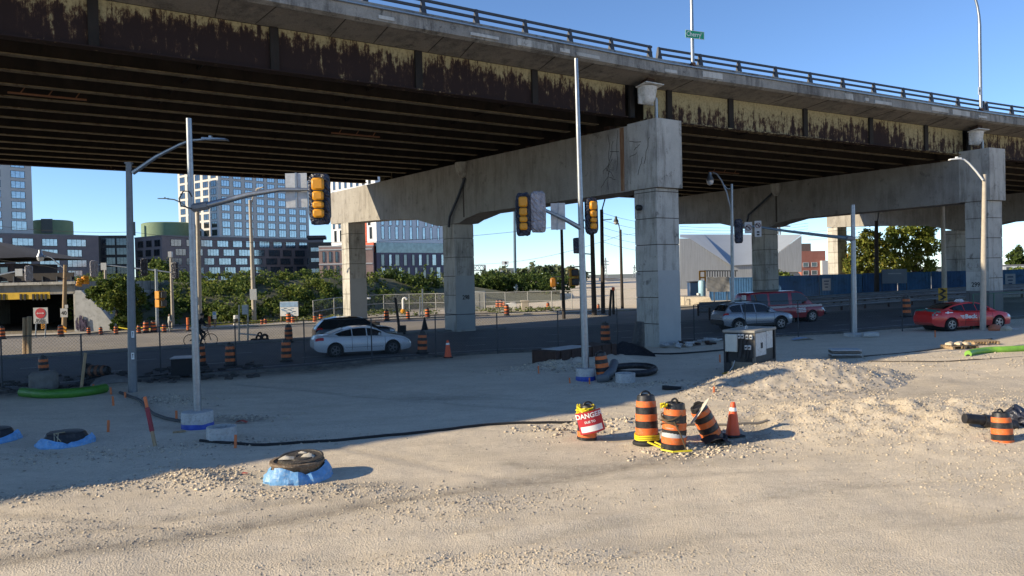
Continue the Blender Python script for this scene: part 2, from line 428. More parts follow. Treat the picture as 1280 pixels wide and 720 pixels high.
# loose stones lying on the lot
def z_lot(x, y):
    i = min(max(np.searchsorted(GX, x)-1, 0), nX-2); j = min(max(np.searchsorted(GY, y)-1, 0), nY-2)
    tx = (x-GX[i])/(GX[i+1]-GX[i]); ty = (y-GY[j])/(GY[j+1]-GY[j]); Z = zz.reshape(nY, nX)
    return (Z[j, i]*(1-tx)+Z[j, i+1]*tx)*(1-ty)+(Z[j+1, i]*(1-tx)+Z[j+1, i+1]*tx)*ty
def stones(name, spots, mats, kind='stuff'):
    """spots: (x, y, z, size)"""
    n = len(spots); S = np.array(spots)
    o8 = np.array([(1, 0, 0), (0, 1, 0), (-1, 0, 0), (0, -1, 0), (.2, .1, 1), (-.1, .1, -1)], float)
    V = o8[None]*RNG.uniform(.55, 1.1, (n, 6, 1)); V[:, :, 2] *= RNG.uniform(.45, .8, (n, 1))
    V[:, :, 0] *= RNG.uniform(.7, 1.4, (n, 1)); V += RNG.uniform(-.15, .15, V.shape)
    a = RNG.uniform(0, 2*PI, n); ca_, sa = np.cos(a)[:, None], np.sin(a)[:, None]
    X = V[:, :, 0]*ca_-V[:, :, 1]*sa; Y = V[:, :, 0]*sa+V[:, :, 1]*ca_
    V = np.stack([X, Y, V[:, :, 2]], 2)*S[:, 3][:, None, None]+S[:, None, :3]
    fc = np.array([(0, 1, 4), (1, 2, 4), (2, 3, 4), (3, 0, 4), (1, 0, 5), (2, 1, 5), (3, 2, 5), (0, 3, 5)])
    Fc = (fc[None]+(np.arange(n)*6)[:, None, None]).reshape(-1, 3)
    me = bpy.data.meshes.new(name); me.vertices.add(n*6); me.vertices.foreach_set('co', V.astype(np.float32).ravel())
    me.loops.add(Fc.size); me.loops.foreach_set('vertex_index', Fc.astype(np.int32).ravel())
    me.polygons.add(len(Fc)); me.polygons.foreach_set('loop_start', np.arange(0, Fc.size, 3, dtype=np.int32))
    for mm in mats: me.materials.append(mm)
    me.polygons.foreach_set('material_index', np.repeat(RNG.integers(0, len(mats), n), 8).astype(np.int32))
    me.update(calc_edges=True)
    o = bpy.data.objects.new(name, me); COL.objects.link(o); return tag(o, kind=kind)
M_st = [mat('stone_pale', (.54, .455, .345), .95, 0, .2, 3), mat('stone_tan', (.50, .42, .31), .95, 0, .2, 3), mat('stone_dark', (.30, .26, .21), .95, 0, .2, 3)]
sp = []
def scatter(n, fx_, smin, smax, pw=2.2):
    for _ in range(n):
        x, y = fx_()
        if y < 7: continue
        s = smin+(smax-smin)*random.random()**pw
        sp.append((x, y, z_lot(x, y)+s*.15, s))
def patch(px, py, rx, ry, rot=0):
    p = grd(px, py)
    def f():
        u, w = random.gauss(0, .5)*rx, random.gauss(0, .5)*ry; c_, s_ = math.cos(rot), math.sin(rot)
        return p.x+u*c_-w*s_, p.y+u*s_+w*c_
    return f
scatter(26000, lambda: (random.uniform(-13, 14), 8+20*random.random()**1.6), .004, .017, 3)
for (px, py, rx, ry, n, hi, rot) in ((1085, 525, 6.5, 3.0, 9000, .042, R(6)), (1200, 540, 4, 3, 4000, .04, 0), (250, 600, 1.6, .9, 900, .06, R(-30)), (420, 615, 1.8, .6, 1100, .042, 0),
        (600, 632, 2.6, .9, 1400, .034, R(12)), (705, 540, 1.0, .5, 500, .09, 0), (770, 530, 1.4, .5, 700, .09, 0), (120, 610, 2.4, .7, 600, .06, R(22)), (640, 705, 3.0, .5, 1200, .028, 0),
        (215, 500, 1.6, 1.0, 500, .07, R(-30)), (300, 520, 1.3, .4, 400, .06, 0), (690, 462, 2.2, 1.2, 600, .09, 0), (320, 552, 2.6, .6, 600, .05, R(5)), (800, 480, 2.5, .8, 500, .06, 0), (100, 570, 4, 1, 600, .05, 0),
        (870, 565, 1.6, .6, 500, .07, 0), (1150, 455, 8, 4, 1500, .06, 0), (60, 670, 3.5, 1.2, 1300, .032, 0), (1240, 600, 2.5, 1.5, 1000, .03, 0)):
    scatter(n, patch(px, py, rx, ry, rot), .012, hi, 2.6)
stones('loose_gravel', sp, M_st)

# ------------------------------------------------------------------ roads
def lerp_edges(t): return [a.lerp(b_, t) for a, b_ in zip(EDGE_N, EDGE_F)]
def strip(name, t0, t1, dz, m, rows=12):
    mb = MB(); P = []
    for i in range(rows+1):
        P.append([(p.x, p.y, gz(p.x)+dz) for p in lerp_edges(t0+(t1-t0)*i/rows)])
    mb.grid(P, flip=True); o = mb.build(name, m); return tag(o, kind='structure')
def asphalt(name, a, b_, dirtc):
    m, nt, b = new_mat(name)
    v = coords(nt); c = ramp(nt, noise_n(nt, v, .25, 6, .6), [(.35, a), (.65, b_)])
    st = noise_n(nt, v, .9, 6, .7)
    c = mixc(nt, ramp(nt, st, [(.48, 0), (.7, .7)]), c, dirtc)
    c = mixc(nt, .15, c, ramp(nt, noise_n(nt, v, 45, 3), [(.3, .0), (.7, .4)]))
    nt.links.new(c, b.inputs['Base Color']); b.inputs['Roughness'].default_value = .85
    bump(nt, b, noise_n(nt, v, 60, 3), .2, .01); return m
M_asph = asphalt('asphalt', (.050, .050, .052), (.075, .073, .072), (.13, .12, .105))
M_asphpale = asphalt('pale_road', (.20, .18, .155), (.27, .24, .205), (.15, .135, .115))
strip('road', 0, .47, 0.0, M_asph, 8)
strip('road', .47, 1, 0.0, M_asphpale, 10)  # far part of the road has a paler base colour
M_line = mat('road_paint', (.42, .42, .40), .8, 0, .35, 4, dirt=(.12, .12, .12))
mb = MB()
def line_strip(t, w, i0, i1, step=1, gap=0):
    E = lerp_edges(t)
    for i in range(i0, i1, step):
        a, b_ = E[i], E[i+1]; d = (b_-a).normalized(); n_ = Vector((-d.y, d.x, 0))*w
        z = .004
        mb.add([(*(a-n_).xy, gz(a.x)+z), (*(b_-n_).xy, gz(b_.x)+z), (*(b_+n_).xy, gz(b_.x)+z), (*(a+n_).xy, gz(a.x)+z)], [(0, 1, 2, 3)])
line_strip(.13, .07, 40, 120, 4); line_strip(.27, .07, 40, 120, 4); line_strip(.04, .07, 40, 120); line_strip(.44, .06, 40, 120)
line_strip(.62, .07, 40, 120, 4); line_strip(.80, .07, 40, 120, 4); line_strip(.97, .07, 40, 120)
tag(mb.build('road_marking', M_line), kind='structure')
# kerb on the near side and pavement on the far side
def edge_solid(name, E, off0, off1, h, m, z0=-.1, i0=0, i1=160):
    mb = MB(); P = []
    for i in range(i0, i1):
        a = E[max(i-1, 0)]; c_ = E[min(i+1, len(E)-1)]; d = (c_-a).normalized(); n_ = Vector((-d.y, d.x, 0)); p = E[i]
        A = p+n_*off0; B = p+n_*off1; zA = gz(A.x); zB = gz(B.x)
        P.append([(A.x, A.y, zA+z0), (A.x, A.y, zA+h), (B.x, B.y, zB+h), (B.x, B.y, zB+z0)])
    mb.grid(P); return tag(mb.build(name, m), kind='structure')
M_kerb = mat('kerb_concrete', (.20, .19, .175), .9, 0, .2, 2, .2, 30)
M_walk = mat('pavement_concrete', (.40, .36, .30), .9, 0, .15, 1.2, .2, 30)
edge_solid('kerb', EDGE_N, -.16, .0, .06, mat('dirty_kerb', (.10, .095, .085), .95, 0, .4, 1.5, .3, 20, dirt=(.2, .17, .14)))
edge_solid('pavement', EDGE_F, 0, 2.6, .13, M_walk)
edge_solid('kerb', lerp_edges(.47), -.55, .55, .13, M_kerb, i0=30, i1=75)
# ------------------------------------------------------------------ elevated highway
def concrete_mat(name, a, b_, stain, block=True, amt=.5):
    m, nt, b = new_mat(name)
    v = coords(nt); st = coords(nt, (1.1, 1.1, .16))
    c = ramp(nt, noise_n(nt, v, .8, 6, .6), [(.3, a), (.7, b_)])
    s = noise_n(nt, st, 2.2, 6, .7)
    s = math_n(nt, 'ADD', math_n(nt, 'MULTIPLY', s, .65), math_n(nt, 'MULTIPLY', noise_n(nt, v, .45, 4, .6), .4))
    c = mixc(nt, ramp(nt, s, [(.5, 0), (.64, amt)]), c, stain)
    s2 = noise_n(nt, v, 1.3, 7, .75)
    c = mixc(nt, ramp(nt, s2, [(.58, 0), (.66, amt*.9)]), c, tuple(x*.45 for x in stain))
    c = mixc(nt, .16, c, ramp(nt, noise_n(nt, v, 22, 4, .7), [(.3, .05), (.7, .6)]))
    nt.links.new(c, b.inputs['Base Color']); b.inputs['Roughness'].default_value = .9; b.inputs['Specular IOR Level'].default_value = .25
    bump(nt, b, noise_n(nt, v, 14, 5, .7), .35, .03); return m
M_conc = concrete_mat('pier_concrete', (.39, .37, .325), (.53, .50, .44), (.15, .135, .11), amt=.8)
M_cap = concrete_mat('cap_concrete', (.26, .24, .21), (.35, .325, .285), (.14, .12, .10), amt=.6)
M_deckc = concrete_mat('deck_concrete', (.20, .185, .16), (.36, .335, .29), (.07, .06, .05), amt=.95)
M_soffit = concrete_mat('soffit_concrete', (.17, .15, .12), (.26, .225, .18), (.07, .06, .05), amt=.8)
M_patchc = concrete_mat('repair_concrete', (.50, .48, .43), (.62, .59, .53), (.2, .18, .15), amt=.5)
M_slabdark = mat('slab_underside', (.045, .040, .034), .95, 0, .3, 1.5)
M_rail = mat('rail_steel', (.05, .055, .065), .6, .3, .2, 5)

def rust_mat(name, bias, lo, hi, dark=(.030, .018, .016), paint=(.40, .325, .175)):
    """peeling ochre paint over dark rust, in vertical runs; more paint towards the top"""
    m, nt, b = new_mat(name)
    v = coords(nt); st = coords(nt, (1.5, 1.5, .13))
    tc = N(nt, 'ShaderNodeTexCoord'); sx = N(nt, 'ShaderNodeSeparateXYZ'); nt.links.new(tc.outputs['Object'], sx.inputs[0])
    h = N(nt, 'ShaderNodeMapRange'); h.inputs[1].default_value = lo; h.inputs[2].default_value = hi
    nt.links.new(sx.outputs['Z'], h.inputs[0])
    hp = math_n(nt, 'POWER', h.outputs[0], 3.0)
    n1 = noise_n(nt, st, 2.4, 9, .75); n2 = noise_n(nt, coords(nt, (1, 1, .55)), 3.2, 8, .75); n3 = noise_n(nt, v, .16, 3, .5)
    f = math_n(nt, 'ADD', math_n(nt, 'MULTIPLY', n1, .80), math_n(nt, 'MULTIPLY', n2, .97))
    f = math_n(nt, 'ADD', f, math_n(nt, 'MULTIPLY', hp, .30))
    f = math_n(nt, 'ADD', f, math_n(nt, 'MULTIPLY', n3, .5))
    f = math_n(nt, 'ADD', f, bias)
    c = ramp(nt, f, [(.54, dark), (.60, (.065, .036, .024)), (.645, (.16, .105, .055)), (.68, tuple(.8*x for x in paint)), (.78, paint)])
    c = mixc(nt, ramp(nt, noise_n(nt, v, 9, 5, .7), [(.45, 0), (.7, .45)]), c, tuple(x*.55 for x in paint) if bias > 0 else dark)
    nt.links.new(c, b.inputs['Base Color']); b.inputs['Roughness'].default_value = .85; b.inputs['Specular IOR Level'].default_value = .2
    bump(nt, b, f, .4, .02); return m
DECK_Z = 11.6
M_rustL = rust_mat('rust_and_ochre_paint', -.672, DECK_Z, DECK_Z+1.68)
M_rustR = rust_mat('ochre_paint_with_rust', -.545, DECK_Z-.4, DECK_Z+1.4)
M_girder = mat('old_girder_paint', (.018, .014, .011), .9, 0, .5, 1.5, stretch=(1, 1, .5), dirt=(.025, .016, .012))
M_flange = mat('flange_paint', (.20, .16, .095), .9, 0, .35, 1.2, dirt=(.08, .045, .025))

def U(x, y): return Vector((x, y, 0)).normalized()
PI_P = [Vector((-56, -6, 0)), Vector((7.2, 38.3, 0)), Vector((30.8, 50.6, 0)), Vector((55, 62.4, 0)), Vector((82, 74, 0))]
PI_A = [U(-.574, .819), U(-.585, .811), U(-.485, .875), U(-.44, .90), U(-.42, .907)]
def perp(a): return Vector((a.y, -a.x, 0))
CTR = [p+perp(a)*.88 for p, a in zip(PI_P, PI_A)]
DZ = [0, 0, -.55, -1.05, -1.5]
def dk(i, t, a, z):
    """deck point: span i, fraction t, offset a from the near edge, height z"""
    p = CTR[i].lerp(CTR[i+1], t)+(PI_A[i].lerp(PI_A[i+1], t))*a
    return Vector((p.x, p.y, z+DZ[i]*(1-t)+DZ[i+1]*t))
def solve_t(i, a, z, px):
    lo, hi = (-.2 if i else .35), 1.2
    for _ in range(50):
        m_ = (lo+hi)/2
        if pxof(dk(i, m_, a, z))[0] < px: lo = m_
        else: hi = m_
    return (lo+hi)/2
A_F0, A_F1, NG = 2.1, 32.3, 14
OFFS = [A_F0+(A_F1-A_F0)*k/(NG-1) for k in range(NG)]
OFFS = [a+(.28 if k >= 7 else -.28)*(1 if 0 < k < NG-1 else 0)*(.6) for k, a in enumerate(OFFS)]
hw = thing('elevated_highway', 'long elevated concrete highway on rusty steel girders crossing the whole scene', 'highway', (0, 0, 0))
spans = range(4)
for i in spans:
    L = (CTR[i+1]-CTR[i]).length
    nst = 12
    def loft(prof, name, m, n=nst, closed=True):
        mb = MB(); P = []
        for k in range(n+1):
            r_ = [tuple(dk(i, k/n, a, z)) for a, z in prof]
            P.append(r_+[r_[0]] if closed else r_)
        mb.grid(P); return mb.build(name, m, hw)
    zt = DECK_Z+1.68
    # roadway slab
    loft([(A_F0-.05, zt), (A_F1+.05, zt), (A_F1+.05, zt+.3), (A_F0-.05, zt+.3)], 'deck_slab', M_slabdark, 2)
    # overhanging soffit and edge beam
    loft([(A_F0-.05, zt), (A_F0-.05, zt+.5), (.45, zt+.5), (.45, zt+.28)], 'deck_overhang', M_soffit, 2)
    loft([(.45, zt+.22), (.45, zt+.86), (.25, zt+.86), (.22, zt+.30)], 'edge_beam', M_deckc, 2)
    loft([(.95, zt+.5), (.95, zt+1.10), (.62, zt+1.10), (.55, zt+.5)], 'parapet', M_deckc, 2)
    loft([(A_F1+.05, zt), (A_F1+1.6, zt+.28), (A_F1+1.6, zt+1.1), (A_F1+.05, zt+1.1)], 'far_parapet', M_deckc, 2)
    for k, a in enumerate(OFFS):
        fas = k in (0, NG-1)
        mb = MB()
        g0, g1 = (.012, 1-.012)
        if fas:
            P = [[tuple(dk(i, t, a+o, z)) for o, z in ((-.02, zt-.012), (-.02, DECK_Z+.05), (.02, DECK_Z+.05), (.02, zt-.012))] for t in (g0, g1)]
            mb.grid(P, 0)
            P = [[tuple(dk(i, t, a+o, z)) for o, z in ((-.26, DECK_Z), (.26, DECK_Z), (.26, DECK_Z+.048), (-.26, DECK_Z+.048), (-.26, DECK_Z))] for t in (g0, g1)]
            mb.grid(P, 0)
            mb.build('fascia_girder', M_rustL if i == 0 else M_rustR, hw, 'outer girder with ochre paint peeling off dark rust')
            if k == 0:
                pxs = {0: (-300, -110, 116, 342, 522, 667, 788), 1: (835, 912, 1005, 1087, 1156, 1209), 2: (1300, 1400)}.get(i, ())
                for px in pxs:
                    t = solve_t(i, a, DECK_Z+.8, px); w = .16/L
                    lo = [tuple(dk(i, t+s, a+o, DECK_Z+.05)) for s, o in ((-w, -.02), (-w, -.14), (w, -.14), (w, -.02))]
                    hi = [(x, y, zt-.02) for x, y, z in lo]
                    mb = MB(); mb.hexa(lo, hi); mb.build('stiffener', M_girder, hw)
        else:
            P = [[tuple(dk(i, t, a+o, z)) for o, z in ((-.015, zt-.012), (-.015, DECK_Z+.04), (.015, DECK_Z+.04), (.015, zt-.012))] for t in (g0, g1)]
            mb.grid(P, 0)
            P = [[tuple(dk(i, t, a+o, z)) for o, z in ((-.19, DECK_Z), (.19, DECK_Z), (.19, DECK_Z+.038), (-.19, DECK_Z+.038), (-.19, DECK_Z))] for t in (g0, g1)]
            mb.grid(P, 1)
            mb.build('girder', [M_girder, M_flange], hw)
    nb = max(3, int(L/7))
    for j in range(1, nb):
        mb = MB(); t = j/nb
        for a, b_ in zip(OFFS, OFFS[1:]):
            mb.tube([dk(i, t, a, DECK_Z+.35), dk(i, t, b_, DECK_Z+1.4)], .045, 4)
            mb.tube([dk(i, t, a, DECK_Z+1.4), dk(i, t, b_, DECK_Z+.35)], .045, 4)
            mb.tube([dk(i, t, a, DECK_Z+.3), dk(i, t, b_, DECK_Z+.3)], .04, 4)
        mb.build('cross_brace', M_girder, hw)
    # handrail
    if i < 3:
        npst = int(L/2.55); rl = MB()
        for z in (zt+1.66, zt+1.38):
            P = []
            for t in (.004, .996):
                P.append([tuple(dk(i, t, .78+o, z+q)) for o, q in ((-.045, -.05), (.045, -.05), (.045, .05), (-.045, .05), (-.045, -.05))])
            rl.grid(P)
        rl.build('hand_rail', M_rail, hw)
        for j in range(npst+1):
            t = .006+j/npst*.988; w = .055/L
            lo = [tuple(dk(i, t+s*2.2, .78+o, zt+1.1)) for s, o in ((-w, -.11), (w, -.11), (w, .11), (-w, .11))]
            hi = [tuple(dk(i, t+s, .78+o, zt+1.72)) for s, o in ((-w, -.05), (w, -.05), (w, .05), (-w, .05))]
            if pxof(lo[0])[0] < 300 or pxof(lo[0])[0] > 1400 or lo[0][1] < 8: continue
            mb = MB(); mb.hexa(lo, hi); mb.build('rail_post', M_rail, hw)
        # conduit along the edge and patched concrete under it
        mb = MB(); mb.tube([dk(i, t, .20, zt+.80) for t in (0, .25, .5, .75, 1)], .05, 6); mb.build('conduit', M_galv, hw)
        s = 0; rr = random.Random(i+3)
        while s < L-1:
            w = rr.uniform(.3, 2.2)
            if rr.random() < .62 and dk(i, s/L, 0, 0).y > 10:
                z0 = zt+.31+rr.uniform(0, .1); z1 = z0+rr.uniform(.12, .34); d0 = rr.uniform(.04, .09)
                lo = [tuple(dk(i, s_/L, a_, z0)) for s_, a_ in ((s, .26), (s, .235-d0), (s+w, .235-d0), (s+w, .26))]
                hi = [tuple(dk(i, s_/L, a_, z1)) for s_, a_ in ((s, .28), (s, .255-d0), (s+w, .255-d0), (s+w, .28))]
                mb = MB(); mb.hexa(lo, hi); mb.build('repair_patch', [M_patchc, M_patchc, M_conc][rr.randrange(3)], hw)
            s += w+rr.uniform(.05, 1.2)
        s = 2.0
        while s < L-1:
            if rr.random() < .7 and dk(i, s/L, 0, 0).y > 12:
                mb = MB(); mb.tube([dk(i, s/L, A_F0-.1, zt+.012), dk(i, (s+rr.uniform(-.3, .3))/L, .5, zt+.26)], .018, 4); mb.build('soffit_crack', M_slabdark, hw)
            s += rr.uniform(1.2, 3.2)
# inspection ladders hung between girders
for (i, px, py, wpx, k) in ((0, 60, 110, 45, 3), (0, 445, 128, 30, 4), (1, 905, 184, 16, 5)):
    a = (OFFS[k]+OFFS[k+1])/2; t = solve_t(i, a, DECK_Z, px); L = (CTR[i+1]-CTR[i]).length
    mb = MB(); w = 1.4/L
    mb.tube([dk(i, t-w, a, DECK_Z-.05), dk(i, t+w, a, DECK_Z-.05)], .05, 4)
    for s in (-.7, 0, .7): mb.tube([dk(i, t+w*s, a, DECK_Z-.05), dk(i, t+w*(s+.25), a, DECK_Z+.5)], .03, 4)
    mb.build('inspection_rail', mat('orange_primer', (.22, .10, .05), .8), hw)
# drain troughs at the piers
def drain(i, t):
    L = (CTR[i+1]-CTR[i]).length
    c = dk(i, t, 1.35, zt-.62); a = PI_A[i if t < .5 else i+1]; d = perp(a); rot = math.atan2(d.y, d.x)
    mb = MB(); n = 9; Pn = []
    for (z, w, q) in ((.42, .50, .52), (.40, .49, .50), (-.15, .40, .42), (-.38, .30, .3), (-.46, .18, .15)):
        row = []
        for k in range(n+1):
            g = PI*k/n; row.append((w*math.cos(g), -q*abs(math.sin(g))**.55, z))
        Pn.append(row)
    mb.M = Matrix.Translation(c) @ Matrix.Rotation(rot, 4, 'Z')
    mb.grid(Pn, flip=True)
    mb.box((0, .06, 0), (1.0, .1, .86)); mb.box((0, -.25, .45), (1.25, .75, .05), M=Matrix.Rotation(R(-10), 4, 'X'))
    mb.build('drain_trough', mat('trough_plastic', (.60, .59, .56), .5, 0, .1, 3, dirt=(.4, .38, .33)), hw)
    mb = MB(); mb.M = Matrix.Translation(c) @ Matrix.Rotation(rot, 4, 'Z')
    mb.tube([(.42, -.2, -.1), (.47, -.2, -.2), (.47, -.2, -1.2), (.47, .1, -1.32)], .085, 8); mb.build('drain_pipe', M_galv, hw)
    mb = MB(); mb.M = Matrix.Translation(c) @ Matrix.Rotation(rot, 4, 'Z')
    mb.box((0, -.1, .72), (.5, .5, .5)); mb.build('drain_outlet', M_rust, hw)
drain(0, .998); drain(1, .994)

# ------------------------------------------------------------------ piers
M_crack = mat('crack_dark', (.07, .06, .05), .95)
def stain_mat():
    m, nt, b = new_mat('rust_run')
    f = noise_n(nt, coords(nt, (5, 5, .35)), 2.0, 6, .7); c = ramp(nt, f, [(.35, (.13, .05, .02)), (.55, (.26, .14, .07)), (.7, (.36, .28, .2))])
    nt.links.new(c, b.inputs['Base Color']); b.inputs['Roughness'].default_value = .9; return m
M_stain = stain_mat()
M_greypaint = mat('grey_cover_paint', (.13, .13, .13), .85, 0, .12, 1.2)
def pier(idx, label, num=None, aend=40, acol=(19.0, 36.2)):
    P, a = PI_P[idx], PI_A[idx]; d = perp(a)
    T = thing('bridge_pier', label, 'bridge pier', (P.x, P.y, gz(P.x)))
    g0 = gz(P.x)-.15
    def W(aa, dd, z): return (P.x+a.x*aa+d.x*dd, P.y+a.y*aa+d.y*dd, z)
    def solid(mb, poly, d0, d1, mi=0):   # poly in (a, z)
        mb.hexa([W(x, d0, z) for x, z in poly], [W(x, d1, z) for x, z in poly], mi)
    mb = MB()
    solid(mb, [(0.02, 7.92), (0.02, 11.27), (2.03, 11.27), (2.03, 7.92)], 0, 1.76)
    mb.build('end_block', M_conc, T)
    mb = MB()
    q_ = DZ[idx]*.8; solid(mb, [(2.035, 7.9), (2.035, 11.2+q_), (17.6, 11.43+q_), (17.6, 7.62), (15.8, 7.9)], .03, 1.73)
    mb.build('cap_beam', M_cap, T)
    mb = MB()
    solid(mb, [(17.605, 7.62), (17.605, 11.40+q_), (aend, 11.55+q_), (aend, 8.78), (min(31, aend-4), 8.5), (24.5, 8.12), (21.3, 7.4), (18.4, 7.4)], .09, 1.67)
    mb.build('cap_beam', M_cap, T)
    for (c0, ztop) in ((.2, 7.92), (acol[0], 7.42), (acol[1], 8.72)):
        mb = MB(); zz_ = g0; hb = 1.3; z0 = g0; k = 0
        while z0 < ztop-.02:
            z1 = min(z0+hb, ztop)
            e = .02
            for (q0, q1, ins) in ((z0, z1-.04, 0), (z1-.04, z1, .035)):
                if z1 >= ztop-.02 and ins: q1 = ztop
                solid(mb, [(c0+ins, q0), (c0+ins, q1), (c0+1.5-ins, q1), (c0+1.5-ins, q0)], .07+ins, 1.64-ins, 1 if ins else 0)
            z0 = z1
        col = mb.build('column', [M_conc, M_crack], T)
        if idx > 1:
            mb = MB(); solid(mb, [(c0-.004, g0), (c0-.004, g0+1.75), (c0+1.504, g0+1.75), (c0+1.504, g0)], .066, 1.644)
            mb.build('paint_band', M_greypaint, col, 'grey paint covering the foot of the column')
        elif idx == 1:
            mb = MB(); solid(mb, [(c0-.005, g0+.2), (c0-.005, 3.85), (c0+.03, 3.85), (c0+.03, g0+.2)], .10, 1.61)
            mb.build('paint_band', mat('pale_cover_paint', (.37, .37, .355), .85, 0, .08, .8), col, 'smooth grey paint over the right face of the column')
        if num and ((idx == 1 and c0 == 19.0) or (idx == 2 and c0 < 1)):
            if idx == 1:
                p = Vector(W(c0-.012, .9, 2.35)); rz = face_rot(-a.x, -a.y)
            else:
                mb = MB(); solid(mb, [(c0+.02, g0+1.75), (c0+.02, g0+3.0), (c0+1.48, g0+3.0), (c0+1.48, g0+1.75)], .058, .068)
                mb.build('paint_band', M_patchc, col)
                p = Vector(W(c0+.85, .05, g0+2.15)); rz = face_rot(-d.x, -d.y)
            text_mesh('lettering', num, .42, M_black, col, upright(p, rz), .002, .008, .9)
    # bearings
    for o in OFFS[1:]:
        mb = MB(); mb.M = Matrix.Translation(W(o, .88, 0)) @ Matrix.Rotation(math.atan2(a.y, a.x), 4, 'Z')
        mb.box((0, 0, DECK_Z-.16+DZ[idx]), (.4, .5, .30)); mb.build('bearing', M_rust, T)
    if idx in (1, 2):
        # drain down the joint between the two caps
        mb = MB(); mb.tube([W(17.2, -.1, 10.3), W(18.0, -.12, 9.2), W(19.2, -.12, 7.9), W(19.4, -.1, 7.2)] if idx == 1 else [W(17.4, -.1, 10.5), W(20.6, -.12, 8.6), W(20.9, -.12, 7.6), W(20.9, .05, 7.2)], .09, 6); mb.build('drain_pipe', M_rail, T)
        mb = MB(); mb.M = Matrix.Translation(W(17.5, -.1, 10.85+q_)) @ Matrix.Rotation(math.atan2(d.y, d.x)-PI/2, 4, 'Z')
        mb.lathe([(.16, -.5), (.42, -.1), (.5, .5)], n=8); mb.build('drain_trough', M_conc, T)
        mb = MB(); solid(mb, [(17.55, 7.75), (17.55, 10.5), (17.72, 10.5), (17.72, 7.75)], .02, .05); mb.build('stain', M_crack, T)
    if idx == 1:
        mb = MB(); solid(mb, [(2.35, 7.95), (2.30, 11.18), (2.62, 11.18), (2.60, 7.95)], .024, .035); mb.build('rust_stain', M_stain, T, 'rust brown run down the cap')
        rr = random.Random(4); mb = MB()
        def crack(aa, z, da, dz, n, dd):
            pts = [(aa, z)]
            for _ in range(n):
                aa += da*rr.uniform(.3, 1.5)+rr.uniform(-.1, .1); z += dz*rr.uniform(.5, 1.4); pts.append((aa, z))
            w = .016
            for (x0, y0), (x1, y1) in zip(pts, pts[1:]):
                dx, dy = x1-x0, y1-y0; l = math.hypot(dx, dy) or 1; nx_, ny_ = -dy/l*w, dx/l*w
                mb.add([W(x0+nx_, dd, y0+ny_), W(x1+nx_, dd, y1+ny_), W(x1-nx_, dd, y1-ny_), W(x0-nx_, dd, y0-ny_)], [(0, 1, 2, 3), (3, 2, 1, 0)])
            return pts
        for (aa, z, da, dz, n) in ((3.5, 11.0, .03, -.33, 9), (3.1, 10.6, .1, -.3, 5), (2.75, 11.1, .01, -.4, 7), (3.7, 9.3, -.13, -.1, 7), (3.9, 9.0, -.1, .14, 6), (4.1, 8.3, -.12, .25, 5), (3.0, 8.6, .12, .05, 5), (2.7, 10, .12, .02, 5)):
            crack(aa, z, da, dz, n, .026)
        for (aa, z, da, dz, n) in ((1.9, 10.4, -.2, -.03, 5), (1.6, 9.9, -.15, .06, 5), (.5, 10.4, .06, -.25, 5), (1.0, 9.5, .05, -.2, 5), (1.9, 9.6, -.2, .05, 4)): crack(aa, z, da, dz, n, -.003)
        mb.build('crack', M_crack, T)
        mb = MB(); q = Vector(W(1.25, .02, 7.0)); mb.M = Matrix.Translation(q) @ Matrix.Rotation(math.atan2(d.y, d.x)-PI/2, 4, 'Z') @ Matrix.Rotation(R(90), 4, 'X')
        mb.lathe([(.12, -.05), (.15, .02), (.15, .2), (.10, .26)], n=10); mb.build('wall_lamp', M_darktrim, T)
    return T
pier(1, 'concrete bridge pier marked 298 with cracked cap, straddling the road in the middle', '298')
pier(2, 'concrete bridge pier with a number on its front column, behind the red taxi', '299', 36.3, (19, 34.6))
pier(3, 'farthest concrete bridge pier, its columns rising behind the blue containers', None, 37.6, (20.9, 36.0))

